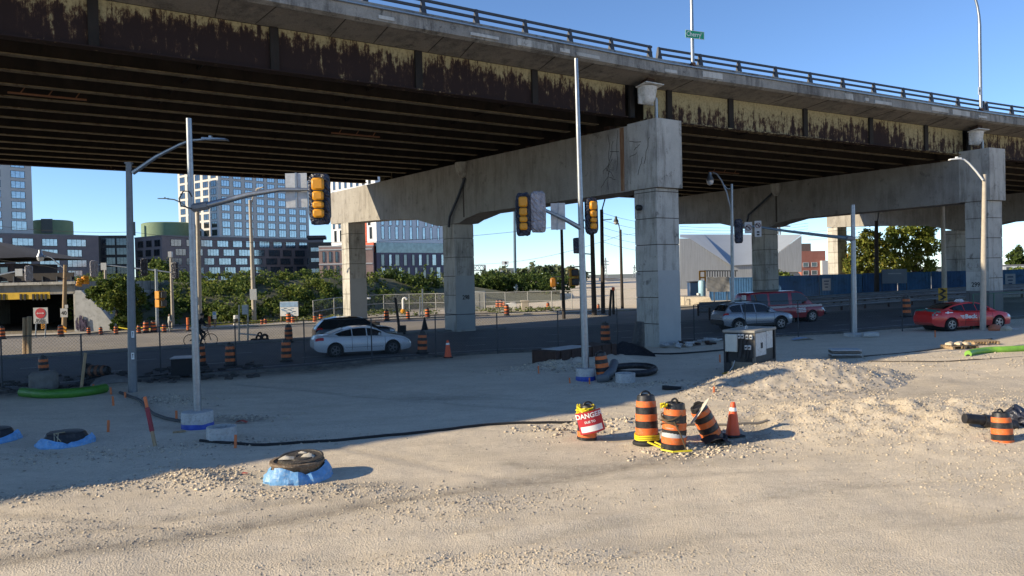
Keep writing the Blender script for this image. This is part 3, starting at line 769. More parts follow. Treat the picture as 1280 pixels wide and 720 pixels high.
# lamp posts standing on the deck
def deck_lamp(i, px, label, sign=None, plate=False):
    zb = zt+.86; t = solve_t(i, .5, zb, px); p = dk(i, t, .5, zb); T = thing('street_lamp', label, 'street lamp', p)
    mb = MB()
    if sign: mb.tube([p, p+Vector((0, 0, 9))], [.10, .06], 10)
    else:
        pts = [p, p+Vector((0, 0, 5.6))]; b_ = p+Vector((0, 0, 5.6))
        for k in range(1, 8):
            g = k/7*1.25; pts.append(b_+Vector((-1, .3, 0))*(1-math.cos(g))*1.5+Vector((0, 0, math.sin(g)*3.4)))
        mb.tube(pts, [.105]*2+[.085-.004*k for k in range(7)], 10)
    mb.build('pole', M_galv, T)
    mb = MB(); mb.box(p+Vector((0, 0, .02)), (.34, .34, .04)); mb.box(p+Vector((0, 0, .14)), (.26, .26, .22), bev=.03); mb.build('base', M_rust, T)
    if sign:
        c = p+Vector((.10, -.16, 1.62)); rz = R(24)
        mb = MB(); mb.box(c, (1.16, .02, .40), 0, rz); pl_ = mb.build('sign_plate', M_signgreen, T)
        mb = MB(); mb.M = Matrix.Translation(c+Vector((0, -.012, 0))) @ Matrix.Rotation(rz, 4, 'Z')
        for (x, z, w, h) in ((0, .188, 1.15, .02), (0, -.188, 1.15, .02), (.567, 0, .02, .39), (-.567, 0, .02, .39)): mb.box((x, 0, z), (w, .004, h))
        mb.build('border', M_white, pl_)
        n_ = Matrix.Rotation(rz, 3, 'Z') @ Vector((0, -.014, 0)); ux = Matrix.Rotation(rz, 3, 'Z') @ Vector((1, 0, 0))
        text_mesh('lettering', 'Cherry', .33, M_white, pl_, upright(c+n_-ux*.08, rz), .002, .004, .95)
        text_mesh('lettering', 'ST', .10, M_white, pl_, upright(c+n_+ux*.40+Vector((0, 0, .09)), rz), .002, .002)
    if plate:
        c = p+Vector((-.12, -.12, 1.35)); mb = MB(); mb.box(c, (.22, .02, .5), 0, R(15)); pl_ = mb.build('number_plate', M_white, T)
        text_mesh('lettering', '8', .22, M_black, pl_, upright(c+Vector((0, -.015, 0)), R(15)), .002)
deck_lamp(1, 866, 'straight grey pole on the highway edge carrying a green street name sign', sign=True)
deck_lamp(1, 1226, 'curved grey lamp pole with a small white plate standing on the highway edge', plate=True)
# ------------------------------------------------------------------ helpers for poles and signals
def zl(x, y): return float(z_lot(x, y))
def foot(px, py, lift=0.0):
    """where something standing on the lot or road meets the ground"""
    p = grd(px, py); 
    if -14 < p.x < 17 and 7 < p.y < 31:
        for _ in range(6):
            z = zl(p.x, p.y); r = ray(px, py); k = (z-H)/r.z; p = Vector((r.x*k, r.y*k, z))
    else: p.z = gz(p.x)
    p.z += lift; return p
def local(T, name, mb, mats, **kw): return mb.build(name, mats, T, **kw)
def signal_head(parent, c, h=1.5, w=.62, rz=0, silver=False, name='signal_head', yellow=True, label=None):
    """traffic signal seen from behind: a bagged backing board with the housing sections in front of it"""
    M0 = Matrix.Translation(c) @ Matrix.Rotation(rz, 4, 'Z')
    rr = random.Random(int(c[0]*100)+int(c[2]*10)); mb = MB(); mb.M = M0
    n = 36; rings = []
    for (y, k) in ((.16, .80), (.12, .97), (0, 1.0), (-.06, .97), (-.09, .86), (-.10, .6)):
        row = []
        for i in range(n):
            a = 2*PI*i/n; ca_, sa = math.cos(a), math.sin(a)  # near-black back wall paints in the shade of the underpass
            e = .36
            x = w/2*k*math.copysign(abs(ca_)**e, ca_); z = h/2*(1-(1-k)*w/h)*math.copysign(abs(sa)**e, sa)
            q = 1+rr.uniform(-.035, .035) if k > .5 else 1
            row.append((x*q, y+rr.uniform(-.02, .02), z*q))
        rings.append(row+[row[0]])
    mb.grid(rings)
    mb.add([rings[0][i] for i in range(n)], [tuple(range(n))]); mb.add([rings[-1][i] for i in range(n)], [tuple(range(n-1, -1, -1))])
    head = mb.build(name, M_bagsilver if silver else M_bag, parent, label, angle=75)
    if yellow:
        mb = MB(); mb.M = M0; z = h*.40; hs = [.27, .215, .16, .19]
        for i, f in enumerate(hs):
            hh_ = h*f*.88; ww = w*(.5 if i else .56)
            mb.box((0, -.16, z-hh_/2), (ww, .16, hh_), 0, bev=.045)
            z -= h*f*.93
        mb.build('lens_housing', M_yellow, head)
        mb = MB(); mb.M = M0; z = h*.40
        for i, f in enumerate(hs[:-1]):
            z -= h*f*.93
            mb.box((0, -.13, z+.005), (w*.5, .15, .022))
        mb.build('strap', M_black, head)
    return head
def vpole(T, p0, p1, r0, r1, m, n=12, name='pole'):
    mb = MB(); mb.tube([p0, Vector(p0).lerp(Vector(p1), .5), p1], [r0, (r0+r1)/2, r1], n); return mb.build(name, m, T)
def led_head(T, c, dirv, L=.75, m=None, name='luminaire'):
    d = Vector(dirv).normalized(); rz = math.atan2(d.y, d.x); mb = MB(); mb.M = Matrix.Translation(c) @ Matrix.Rotation(rz, 4, 'Z') @ Matrix.Rotation(-math.asin(max(-1, min(1, d.z))), 4, 'Y')
    mb.hexa([(-.1, -.07, -.03), (L, -.14, -.03), (L, .14, -.03), (-.1, .07, -.03)], [(-.1, -.06, .06), (L*.96, -.11, .03), (L*.96, .11, .03), (-.1, .06, .06)])
    mb.box((L*.25, 0, .085), (.1, .1, .07)); return mb.build(name, m or M_galv, T)

# pole 1: grey steel pole with a luminaire arm
p = foot(166, 490); D = p.y; T = thing('street_lamp', 'dark grey steel lamp pole with white stickers, its arm reaching right', 'street lamp', p)
tp = at(161, 204, D); vpole(T, p-Vector((0, 0, .1)), tp, .15, .10, M_polegrey, 8)
mb = MB(); mb.box(tp, (.21, .21, .05)); mb.build('cap', M_polegrey, T)
mb = MB(); pts = [at(166, 216, D), at(195, 196, D), at(224, 181, D-.1), at(238, 175.5, D-.15), at(256, 174, D-.2)]
mb.tube(pts, [.085, .07, .055, .05, .045], 8); mb.build('arm', M_galv, T)
led_head(T, pts[-1], pts[-1]-pts[-2]+Vector((0, 0, -.05)), .82)
for py in (418, 445):
    q = at(166, py, D-.16); mb = MB(); mb.box(q, (.10, .008, .23)); s_ = mb.build('sticker', M_white, T)
    mb = MB(); mb.tube([q+Vector((0, -.006, -.07)), q+Vector((0, -.006, .05))], .008, 4); mb.box(q+Vector((0, -.006, .05)), (.04, .004, .04), M=Matrix.Rotation(R(45), 4, 'Y')); mb.build('arrow', M_black, s_)

# pole 2: galvanized pole with mast arm, sign seen from behind and bagged signal
p = foot(247, 534); D = p.y; T = thing('traffic_signal_pole', 'tall galvanized signal pole on a round footing, long arm with bagged signal and sign back', 'traffic signal', p)
mb = MB(); mb.lathe([(.40, -.2), (.40, .36), (.385, .42), (.2, .43)], p, 28); mb.build('footing', M_concbase, T)
mb = MB(); mb.lathe([(.405, -.05), (.412, .02), (.407, .10), (.402, .13)], p, 28, wob=.012); mb.build('footing_wrap', M_bluedark, T)
b0 = at(247, 517, D); vpole(T, b0, at(236, 148, D), .10, .072, M_galv)
mb = MB(); mb.box(b0+Vector((0, 0, .02)), (.36, .36, .035)); mb.build('base_plate', M_galv, T)
mb = MB(); 
mb.tube([at(244, 260, D), at(262, 256, D), at(310, 243.5, D), at(350, 237, D), at(385, 237, D), at(408, 238.5, D)], [.09, .085, .07, .058, .045, .035], 10); mb.build('mast_arm', M_galv, T)
mb = MB(); mb.tube([at(241, 260, D), at(260, 256.5, D)], .115, 8); mb.build('arm_clamp', M_polegrey, T)
mb = MB(); mb.tube([at(240, 246, D-.2), at(236, 239, D-.25), at(229, 239, D-.3), at(224, 248, D-.3), at(226, 257, D-.25), at(240, 261, D-.16)], .018, 5); mb.build('cable_loop', M_black, T)
sw = mpp(at(370, 238, D))
mb = MB(); c = at(370.5, 238, D+.1); mb.box(c, (27*sw, .015, 43*sw)); s_ = mb.build('sign_back', M_refl, T)
mb = MB(); mb.box(c-Vector((0, .02, 0)), (.05, .03, 44*sw)); mb.build('bracket', M_galv, s_)
signal_head(T, at(399.5, 249, D+.02), 64*sw, 27*sw)

# pole 3: the tallest, with signals on both sides
p = foot(732, 475); D = p.y; T = thing('traffic_signal_pole', 'very tall thin galvanized pole before the middle pier, two bagged signals on its left', 'traffic signal', p)
mb = MB(); mb.lathe([(.34, -.2), (.34, .36), (.325, .42), (.2, .43)], p, 28); mb.build('footing', M_concbase, T)
mb = MB(); mb.lathe([(.345, -.05), (.352, .02), (.347, .13), (.342, .15)], p, 28, wob=.012); mb.build('footing_wrap', M_bluedark, T)
b0 = at(732, 461, D); vpole(T, b0, at(720, 73, D), .135, .066, M_galv)
mb = MB(); mb.box(b0+Vector((0, 0, .02)), (.38, .38, .035)); mb.build('base_plate', M_galv, T)
sw = mpp(at(700, 270, D))
mb = MB(); mb.tube([at(729, 287, D), at(706, 274, D-.2), at(684, 264, D-.35), at(672, 258, D-.4)], [.09, .075, .06, .05], 8); mb.build('mast_arm', M_galv, T)
mb = MB(); c = at(697.5, 270.5, D-.1); mb.box(c, (18*sw, .015, 33*sw)); s_ = mb.build('sign_back', M_refl, T)
mb = MB(); mb.box(c-Vector((.01, .02, 0)), (.05, .03, 34*sw), M=Matrix.Rotation(R(4), 4, 'Y')); mb.build('bracket', M_galv, s_)
signal_head(T, at(654, 268, D-.4), 53*sw, 19*sw, label='yellow signal sections on a black bagged board')
signal_head(T, at(672.5, 265, D-.35), 51*sw, 19.5*sw, silver=True, yellow=False, label='signal wholly covered by a silver bag')
signal_head(T, at(739.5, 270, D+.05), 45*sw, 16*sw, R(18), label='narrow yellow signal in a black bag on the right side')
mb = MB(); mb.tube([at(730, 276, D-.05), at(737, 268, D+.05)], .03, 6); mb.build('bracket', M_galv, T)
signal_head(T, at(722.5, 307, D+.45), 20*sw, 5*sw, R(80), yellow=False, label='black signal seen edge on')

# pole 4: galvanized pole with an acorn lamp
p = foot(916, 413); D = p.y; T = thing('street_lamp', 'slim galvanized pole beside the silver SUV with a pear shaped lamp on a curved bracket', 'street lamp', p)
vpole(T, p, at(914.5, 230, D), .12, .075, M_galv)
mb = MB(); mb.tube([at(913.5, 262, D), at(908, 240, D), at(902, 226, D), at(896, 217.5, D), at(891, 215.5, D)], [.05]*5, 7); mb.tube([at(914, 236, D), at(909, 236, D), at(905, 231, D)], .03, 6); mb.build('arm', M_galv, T)
def pear_lamp(T, q, s, m=None):
    mb = MB(); mb.lathe([(.02*s, .42*s), (.10*s, .40*s), (.12*s, .20*s), (.20*s, .05*s), (.24*s, -.06*s), (.22*s, -.1*s)][::-1], q, 12); l = mb.build('lamp_hood', m or M_galv, T)
    mb = MB(); mb.lathe([(.02*s, -.36*s), (.14*s, -.32*s), (.205*s, -.2*s), (.215*s, -.1*s)], q, 12); mb.build('lamp_glass', M_headlight, l)
pear_lamp(T, at(887.5, 224, D), 1.0)

# pole 5: pole with mast arm to the left
p = foot(1068, 420); D = p.y; T = thing('traffic_signal_pole', 'shorter galvanized pole right of the red van with turn signs on its arm', 'traffic signal', p)
vpole(T, p, at(1066, 256, D), .145, .10, M_galv)
mb = MB(); mb.box(p+Vector((0, 0, .06)), (.75, .75, .2), 0, R(20), bev=.03); mb.build('footing', M_concbase, T)
mb = MB(); mb.tube([at(1064, 298, D), at(1030, 294.5, D+.1), at(985, 289, D+.2), at(950, 284, D+.3), at(922, 281, D+.35)], [.10, .085, .07, .055, .045], 8); mb.build('mast_arm', M_bluegrey, T)
mb = MB(); mb.tube([at(1068, 298.5, D), at(1058, 297.5, D)], .15, 8); mb.build('arm_clamp', M_polegrey, T)
sw = mpp(at(940, 285, D)); M_signw = mat('sign_white', (.42, .42, .41), .6, 0, .06, 5)
def turn_sign(c, w, h, ring_z, extra):
    mb = MB(); mb.box(c, (w, .015, h)); s_ = mb.build('turn_sign', M_signw, T)
    mb = MB(); r = w*.36
    pts = [(c.x+r*math.cos(a), c.y-.014, c.z+ring_z+r*math.sin(a)) for a in [2*PI*k/18 for k in range(19)]]; mb.tube(pts, .022, 4)
    mb.tube([(c.x-r*.7, c.y-.014, c.z+ring_z+r*.7), (c.x+r*.7, c.y-.014, c.z+ring_z-r*.7)], .02, 4); mb.build('prohibition_ring', mat('faded_red', (.12, .03, .03), .6), s_)
    mb = MB(); mb.tube([(c.x+.04, c.y-.012, c.z+ring_z-r*.55), (c.x+.04, c.y-.012, c.z+ring_z+r*.2), (c.x-.14, c.y-.012, c.z+ring_z+r*.35)], .03, 4)
    if extra:
        for k in range(2): mb.box((c.x, c.y-.012, c.z-h*(.2+.17*k)), (w*.4, .006, h*.1))
    mb.build('arrow', M_black, s_)
turn_sign(at(935.5, 284.5, D+.28), 9.5*sw, 14*sw, 0, False); turn_sign(at(947.5, 286, D+.22), 8.5*sw, 20*sw, 4.2*sw, True)
signal_head(T, at(923.5, 289, D+.3), 30*sw, 10.5*sw, R(10), yellow=False, label='black bagged signal at the arm tip')

# pole 6 and 7: concrete poles on the right
p = foot(1228.5, 413); D = p.y; T = thing('street_lamp', 'pale concrete lamp pole in front of the red taxi with a slim white luminaire', 'street lamp', p)
vpole(T, p-Vector((0, 0, .1)), at(1230.5, 218, D), .155, .095, M_concpole)
mb = MB(); pts = [at(1228.5, 225, D-.1), at(1220, 214, D-.1), at(1211, 204, D-.1), at(1205, 199.5, D-.1), at(1199, 198.5, D-.1)]; mb.tube(pts, [.05, .05, .045, .045, .04], 7); mb.build('arm', M_white, T)
led_head(T, pts[-1], (-1, 0, -.06), .5, M_white)
M_orangepale = mat('faded_orange', (.48, .16, .08), .6, 0, .15, 8)
q = foot(1231, 413); q2 = q+Vector((.25, -.5, 0)); o = thing('sandbag', 'orange sack slumped at the foot of the pale concrete lamp pole', 'sandbag', q2)
mb = MB(); mb.lathe([(.05, -.02), (.28, .0), (.32, .12), (.22, .27), (.06, .33)], q2, 12, wob=.12); mb.build('sack', M_orangepale, o)
p = at(1181, 380, 66); p.z = gz(p.x); D = p.y; T = thing('street_lamp', 'old concrete pole before the far right pier with a bell shaped lamp', 'street lamp', p)
vpole(T, p, at(1178, 250, D), .22, .16, M_concpole)
mb = MB(); mb.tube([at(1180, 300, D), at(1179, 262, D), at(1182, 246, D-.1), at(1186, 232, D-.1), at(1191, 224, D-.1)], .06, 6); mb.build('arm', M_rail, T)
mb = MB(); mb.box(at(1176, 250, D), (.35, .1, .12)); mb.build('bracket', M_rail, T)
pear_lamp(T, at(1193.5, 226, D-.1), 1.5, mat('blue_lamp', (.22, .35, .55), .35, .3, .1, 5))
p = at(1096, 375, 80); p.z = gz(p.x); D = p.y; T = thing('street_lamp', 'dark pole with a small lamp on top in front of the right hand trees', 'street lamp', p)
vpole(T, p, at(1095.5, 276, D), .26, .17, M_wood)
mb = MB(); mb.tube([at(1096.5, 280, D), at(1098, 268, D), at(1100.5, 259, D)], .06, 6); mb.build('arm', M_rail, T); pear_lamp(T, at(1101, 263, D), .9, M_rail)

# utility poles in the middle
def utility(name, label, bx, by, tx, ty, D, w, m=M_wood, cat='utility pole'):
    p = at(bx, by, D); p.z = gz(p.x); T = thing(name, label, cat, p); r = w*mpp(at(bx, by, D))/2
    vpole(T, p, at(tx, ty, D), r*1.1, r*.85, m); return T
def extra_arm(T, pts, r, name='arm', m=None):
    mb = MB(); mb.tube(pts, r, 6); return mb.build(name, m or M_rail, T)
T = utility('utility_pole', 'leftmost dark wooden pole behind the very tall signal pole', 705, 405, 702, 287, 66, 4.2)
T = utility('utility_pole', 'dark pole with rungs, directly right of the very tall signal pole', 743, 398, 740, 288, 70, 6)
extra_arm(T, [at(740, 293, 69.8), at(736, 293, 69.8)], .05, 'rung')
for y in (318, 341): extra_arm(T, [at(742, y, 69.8), at(729, y-1, 69.8)], .05, 'rung')
T = utility('utility_pole', 'dark wooden pole topped by a thin rod, between the rung pole and the middle pier', 754, 395, 752, 262, 72, 5)
extra_arm(T, [at(752, 264, 72), at(757, 246, 72)], .06, 'rod'); extra_arm(T, [at(753, 275, 71.8), at(765, 274, 71.8)], .04)
T = utility('utility_pole', 'wooden pole with a drooping lamp, beside the left face of the middle pier', 778, 387, 775.5, 287, 78, 3.6)
extra_arm(T, [at(775.5, 290, 78), at(773, 279, 78), at(770.5, 276, 78)], .05); pear_lamp(T, at(770, 276, 78), 1.1, M_rail)
for j, (x0, x1, y0, y1) in enumerate(((762, 764, 362, 394), (767, 766.5, 360, 398))):
    T = utility('bollard_post', ['short dark post between the wooden poles', 'short dark post with a red tip between the wooden poles'][j], x0, y1, x1, y0, 68+j*2, 3.2, M_wood, 'post')
    if j: mb = MB(); mb.box(at(766.5, 361, 68+2), (.25, .25, .3)); mb.build('tip', M_orangered, T)
utility('mast', 'tall thin blue grey mast rising from the far trees under the cap', 644, 358, 642.5, 235, 150, 3.6, M_bluegrey, 'mast')
def crosswalk(T, c, s, rz=0, m=M_yellow):
    mb = MB(); mb.M = Matrix.Translation(c) @ Matrix.Rotation(rz, 4, 'Z')
    for k in (0, 1):
        z = (.5-k)*s*.52
        mb.box((0, 0, z), (s*.5, s*.36, s*.48), bev=.03*s)
    h = mb.build('signal_head', m, T); mb = MB(); mb.M = Matrix.Translation(c) @ Matrix.Rotation(rz, 4, 'Z')
    for k in (0, 1):
        z = (.5-k)*s*.52
        mb.box((0.03*s, -s*.24, z), (s*.40, s*.20, s*.38), bev=.03*s)
    mb.build('lens', M_blackplastic, h)
T = utility('traffic_signal_pole', 'thin dark pole holding a yellow two lens pedestrian signal beside the very tall pole', 727, 420, 725, 330, 52, 2.6, M_rail, 'traffic signal')
crosswalk(T, at(717, 346.5, 52), 1.15, R(12)); extra_arm(T, [at(714, 334, 52), at(726, 333, 52)], .04); extra_arm(T, [at(717, 338, 52), at(717, 334, 52)], .035)
T = utility('traffic_signal_pole', 'distant thin pole with a small yellow signal seen from the side, before the far trees', 703.5, 392, 703, 345, 84, 1.5, M_rail, 'traffic signal')
mb = MB(); mb.box(at(691.5, 353, 84), (.62, .5, 1.0), bev=.12); mb.build('signal_head', mat('dim_yellow', (.35, .14, .01), .5), T); extra_arm(T, [at(703, 346, 84), at(691, 346, 84), at(691, 349, 84)], .05)

# poles of the crossing on the left
T = thing('street_lamp', 'concrete lamp pole behind the hedge side pavement, its lamp bending to the upper right', 'street lamp', at(318, 404, 73)-Vector((0, 0, 0)))
T.location.z = 0; p = T.location.copy(); D = p.y
vpole(T, p, at(312.5, 250, D), .21, .14, M_concpole); extra_arm(T, [at(313, 262, D), at(315, 250, D), at(318, 242, D), at(322, 236, D)], .07, 'arm', M_concpole)
led_head(T, at(321, 236.5, D), (1, -.2, .25), .7, M_concpole); mb = MB(); mb.box(at(316.5, 368, D-.3), (.62, .02, 1.0)); mb.build('notice_plate', M_refl, T)
T = thing('street_lamp', 'concrete lamp pole half hidden by the galvanized pole on the left, lamp arm reaching left', 'street lamp', at(250, 412, 64)); T.location.z = 0; p = T.location.copy(); D = p.y
vpole(T, p, at(247, 264, D), .20, .15, M_concpole); extra_arm(T, [at(247, 266, D), at(240, 263, D), at(233, 259, D), at(226, 253, D), at(218, 249.5, D), at(209, 248.5, D)], .055, 'arm', M_bluegrey)
led_head(T, at(209, 248.4, D), (-1, 0, .05), .75, M_bluegrey)
def road_signal_pole(label, bx, by, tx, ty, D, r, m):
    T = thing('traffic_signal_pole', label, 'traffic signal', at(bx, by, D)); T.location.z = 0; vpole(T, T.location.copy(), at(tx, ty, D), r, r*.8, m); return T
D = 62; T = road_signal_pole('slim grey pole with a yellow pedestrian signal and a long arm holding two black signals', 197, 417, 195, 336, D, .13, M_galv)
mb = MB(); mb.tube([at(224, 342, D), at(195, 338, D), at(165, 335, D), at(131, 331, D), at(112, 331, D)], [.04, .07, .065, .05, .04], 6); mb.build('mast_arm', M_galv, T)
crosswalk(T, at(200, 374, D), 1.3, R(70)); sw = mpp(at(160, 336, D))
mb = MB(); mb.box(at(129.5, 333, D-.1), (7*sw, .02, 9*sw)); mb.build('sign_plate', M_refl, T)
signal_head(T, at(117.5, 336, D-.1), 21*sw, 9*sw, R(30), silver=True, yellow=False, label='signal in a torn silver bag')
signal_head(T, at(180, 334, D-.1), 22*sw, 8*sw, R(20), yellow=False); signal_head(T, at(218.5, 338, D-.1), 21*sw, 9*sw, R(-10), yellow=False)
T = road_signal_pole('thin greenish pole rising before the ivy behind the silver bagged signal', 133, 405, 131.5, 334, 67, .13, M_concpole)
T = road_signal_pole('thin dark pole between the two black bagged signals, before the hedge', 216, 402, 213.5, 315, 68, .14, M_concpole); mb = MB(); mb.box(at(213, 318, 68), (.3, .3, .5)); mb.build('cap', M_refl, T)
D = 58; T = road_signal_pole('signal arm entering from the left edge with a bagged signal before the dark house', -30, 425, -31, 340, D, .13, M_galv); sw = mpp(at(20, 340, D))
mb = MB(); mb.tube([at(-32, 352, D), at(0, 343.5, D), at(22, 339, D), at(38, 336, D)], [.08, .07, .055, .04], 6); mb.build('mast_arm', M_galv, T)
mb = MB(); mb.box(at(23.5, 340.5, D-.1), (9*sw, .02, 9*sw)); mb.build('sign_plate', M_refl, T)
signal_head(T, at(36, 342, D-.1), 20*sw, 9*sw, R(25), silver=True, yellow=False)
T = thing('street_lamp', 'old timber lamp pole beside the underpass with a speed sign and teardrop lamp', 'street lamp', at(80, 418, 62)); T.location.z = 0; p = T.location.copy(); D = 62
vpole(T, p, at(81.5, 331, D), .19, .13, M_woodlight); extra_arm(T, [at(81, 336, D), at(73, 330, D), at(64, 322, D), at(54, 319, D)], .05, 'arm', M_galv); pear_lamp(T, at(50.5, 320, D), 1.2)
sw = mpp(at(80, 390, D)); c = at(80, 391, D-.25); mb = MB(); mb.box(c, (9*sw, .02, 11*sw)); s_ = mb.build('speed_sign', M_signw, T)
text_mesh('lettering', '40', .42, M_black, s_, upright(c+Vector((0, -.014, -.03))), .002, .012)
c = at(83, 383, D-.25); mb = MB(); mb.box(c, (4*sw, .02, 4*sw)); s_ = mb.build('route_plate', M_signw, T)
mb = MB()
for k in range(5): mb.box(at(80, 409+k*4.4, D-.26), (.42, .01, .14), M=Matrix.Rotation(R(35), 4, 'Y'))
mb.build('hazard_stripes', M_yellow, T)
# yellow signal heads hanging at the end of the bridge
T = thing('hanging_traffic_signal', 'bright yellow signal heads hanging in the air at the right end of the rail bridge', 'traffic signal', at(103, 352, 61)); D = 61; sw = mpp(at(103, 352, D))
for j, (x, y, rz) in enumerate(((99.5, 353, 20), (106, 350, -35))):
    mb = MB(); mb.M = Matrix.Translation(at(x, y, D+j*.2)) @ Matrix.Rotation(R(rz), 4, 'Z') @ Matrix.Rotation(R(12-20*j), 4, 'Y')
    for k in (-1, 0, 1): mb.box((0, 0, k*.21), (.42, .34, .20), bev=.05)
    h = mb.build('signal_head', M_yellow, T); mb2 = MB(); mb2.M = mb.M
    for k in (-1, 0, 1): mb2.lathe([(.12, -.28), (.13, -.17), (.1, -.16)], (0, 0, k*.21), 8, M=Matrix.Rotation(R(90), 4, 'X'))
    mb2.build('visor', M_yellow, h)
mb = MB(); mb.tube([at(105, 346, D), at(60, 333, D), at(0, 325, D)], .02, 4); mb.tube([at(105, 346, D), at(131, 333, 67)], .02, 4); mb.build('span_wire', M_black, T)

# ------------------------------------------------------------------ construction drums, cones, stakes
def make_drum(label, kind=0, group='orange and black construction drums'):
    T = thing('traffic_drum', label, 'traffic drum', (0, 0, 0), group)
    seq = [(.245, .06), (.248, .20), (.238, .205), (.246, .335), (.236, .34), (.243, .475), (.233, .48), (.238, .615), (.228, .62), (.228, .755), (.216, .76), (.212, .875), (.20, .88), (.185, .985), (.155, 1.0), (.15, .965), (.02, .96)]
    cols = {.06: 1, .205: 0, .34: 1, .48: 0, .62: 1, .76: 0, .88: 1}
    prof = []; cur = 1
    for r, z in seq: cur = cols.get(z, cur); prof.append((r, z, cur if z < .98 else 1))
    mb = MB(); mb.lathe(prof, n=24); mb.build('drum_body', [M_orange, M_blackplastic] if kind == 0 else [M_orange, M_refl], T)
    mb = MB(); mb.lathe([(.31, 0), (.32, .03), (.30, .065), (.255, .075), (.25, .06)], n=20); mb.build('rubber_base', M_black, T)
    mb = MB()
    mb.tube([(.12*math.cos(a), .02, .97+.10*math.sin(a)) for a in [PI*k/8 for k in range(9)]], .022, 6); mb.build('handle', M_blackplastic, T)
    return T
drum0 = make_drum('orange and black striped drum standing upright, left of the taller pair by the pit')
def put(src, used=[0], **kw): pass
def place_drum(px, py, label, tilt=(0, 0), rz=None, s=1, src=None, D=None, lift=0, sink=0):
    p = foot(px, py) if D is None else at(px, py, D)
    if D is not None: p.z = gz(p.x)
    p.z += lift-sink
    return dup(src or drum0, label, p, (tilt[0], tilt[1], random.uniform(0, 6) if rz is None else rz), s)
drum0.location = foot(809, 555); drum0.rotation_euler = (R(-3), R(1), .3); drum0.scale = (1.0, 1.0, 1.06)
B = drum0
dC = place_drum(841.5, 561, 'striped drum wound with twisted cord and faded silver bands, right of the upright drum', (R(2), R(3), ), .8, 1.06, sink=.09)
dA = place_drum(733, 549, 'orange drum behind the tilted red danger board', (0, R(4)), .2, .9, sink=.12)
dD = place_drum(894, 550, 'crooked striped drum leaning left against a pale disc beside the cone', (R(4), R(-26)), .1, .92, sink=.05)
dE = place_drum(1254, 551, 'stubby striped drum sunk into gravel by the black pipe at the right', (R(-4), R(2)), .5, .82, sink=.26)
dF = place_drum(755, 474, 'tilted orange drum beside the blue wrapped footing of the very tall pole', (R(-4), R(-5)), .5, 1.0, sink=.05)
# tape and cord
def coil(name, c, r, z, n, m, rr, th=.014, label=None, cat=None, jit=.03, flat=False):
    mb = MB()
    for k in range(n):
        pts = [(c.x+(r+rr.uniform(0, jit))*math.cos(a), c.y+(r+rr.uniform(0, jit))*math.sin(a), z+rr.uniform(-jit, jit)*1.3+k*th*1.2) for a in [2*PI*i/14 for i in range(15)]]
        mb.tube(pts, th, 5)
    return mb.build(name, m) if not label else tag(mb.build(name, m), label, cat)
rr = random.Random(3)
coil('caution_tape', dA.location, .175, dA.location.z+.74, 6, M_tapeyellow, rr, .018, 'tangle of yellow tape and cord round the drum with the danger board', 'caution tape', .05)
mb = MB(); c = drum0.location
for k in range(3):
    pts = [(c.x+.262*math.cos(a), c.y+.258*math.sin(a), c.z+.13+.04*k+.01*math.sin(3*a)) for a in [2*PI*i/18 for i in range(19)]]; mb.tube(pts, .02, 4)
q = foot(843, 562)
mb.tube([(c.x+.1, c.y-.36, c.z+.12), (c.x+.3, c.y-.5, c.z+.04), (q.x-.3, q.y-.15, q.z+.04), (q.x-.1, q.y-.33, q.z+.03), (q.x+.3, q.y-.3, q.z+.04)], .022, 4)
mb.tube([(c.x-.05, c.y-.35, c.z+.12), (c.x+.2, c.y-.52, c.z+.03), (c.x+.42, c.y-.42, c.z+.1)], .022, 4)
tag(mb.build('caution_tape', M_tapeyellow), 'bright yellow tape tied round the foot of the upright drum and trailing to its neighbour', 'caution tape')
c = dC.location; mb = MB()
for k in range(4):
    mb.tube([(c.x+.245*math.cos(a)*(1-.02*k), c.y+.245*math.sin(a), c.z+.62+.05*k+.05*math.sin(2*a+k)) for a in [2*PI*i/14 for i in range(15)]], .012+.004*(k % 2), 4)
mb.tube([(c.x-.02, c.y-.25, c.z+.70), (c.x+.10, c.y-.27, c.z+.45), (c.x+.22, c.y-.28, c.z+.1)], .016, 5)
tag(mb.build('cord', mat('dark_cord', (.10, .07, .04), .9)), 'dark cord wound round the middle of the silver banded drum', 'cord')
mb = MB(); 
for k in range(5): mb.tube([(c.x-.22+rr.uniform(-.06, .1), c.y-.12+rr.uniform(-.08, .05), c.z+1.0+rr.uniform(-.03, .09)) for _ in range(5)], .02, 4)
tag(mb.build('cord', M_tapeyellow), 'yellow cord bundled on the top of the silver banded drum', 'cord')
mb = MB(); mb.M = Matrix.Translation(c) @ Matrix.Rotation(R(3), 4, 'Y')
for z, w in ((.545, .115), (.36, .10)): mb.lathe([(.254-.072*z*1.06+.028, z, 0), (.254-.072*(z+w)*1.06+.028, z+w, 0)], n=24)
tag(mb.build('silver_band', M_refl), 'faded silver reflective bands round the cord wound drum', 'reflective band')
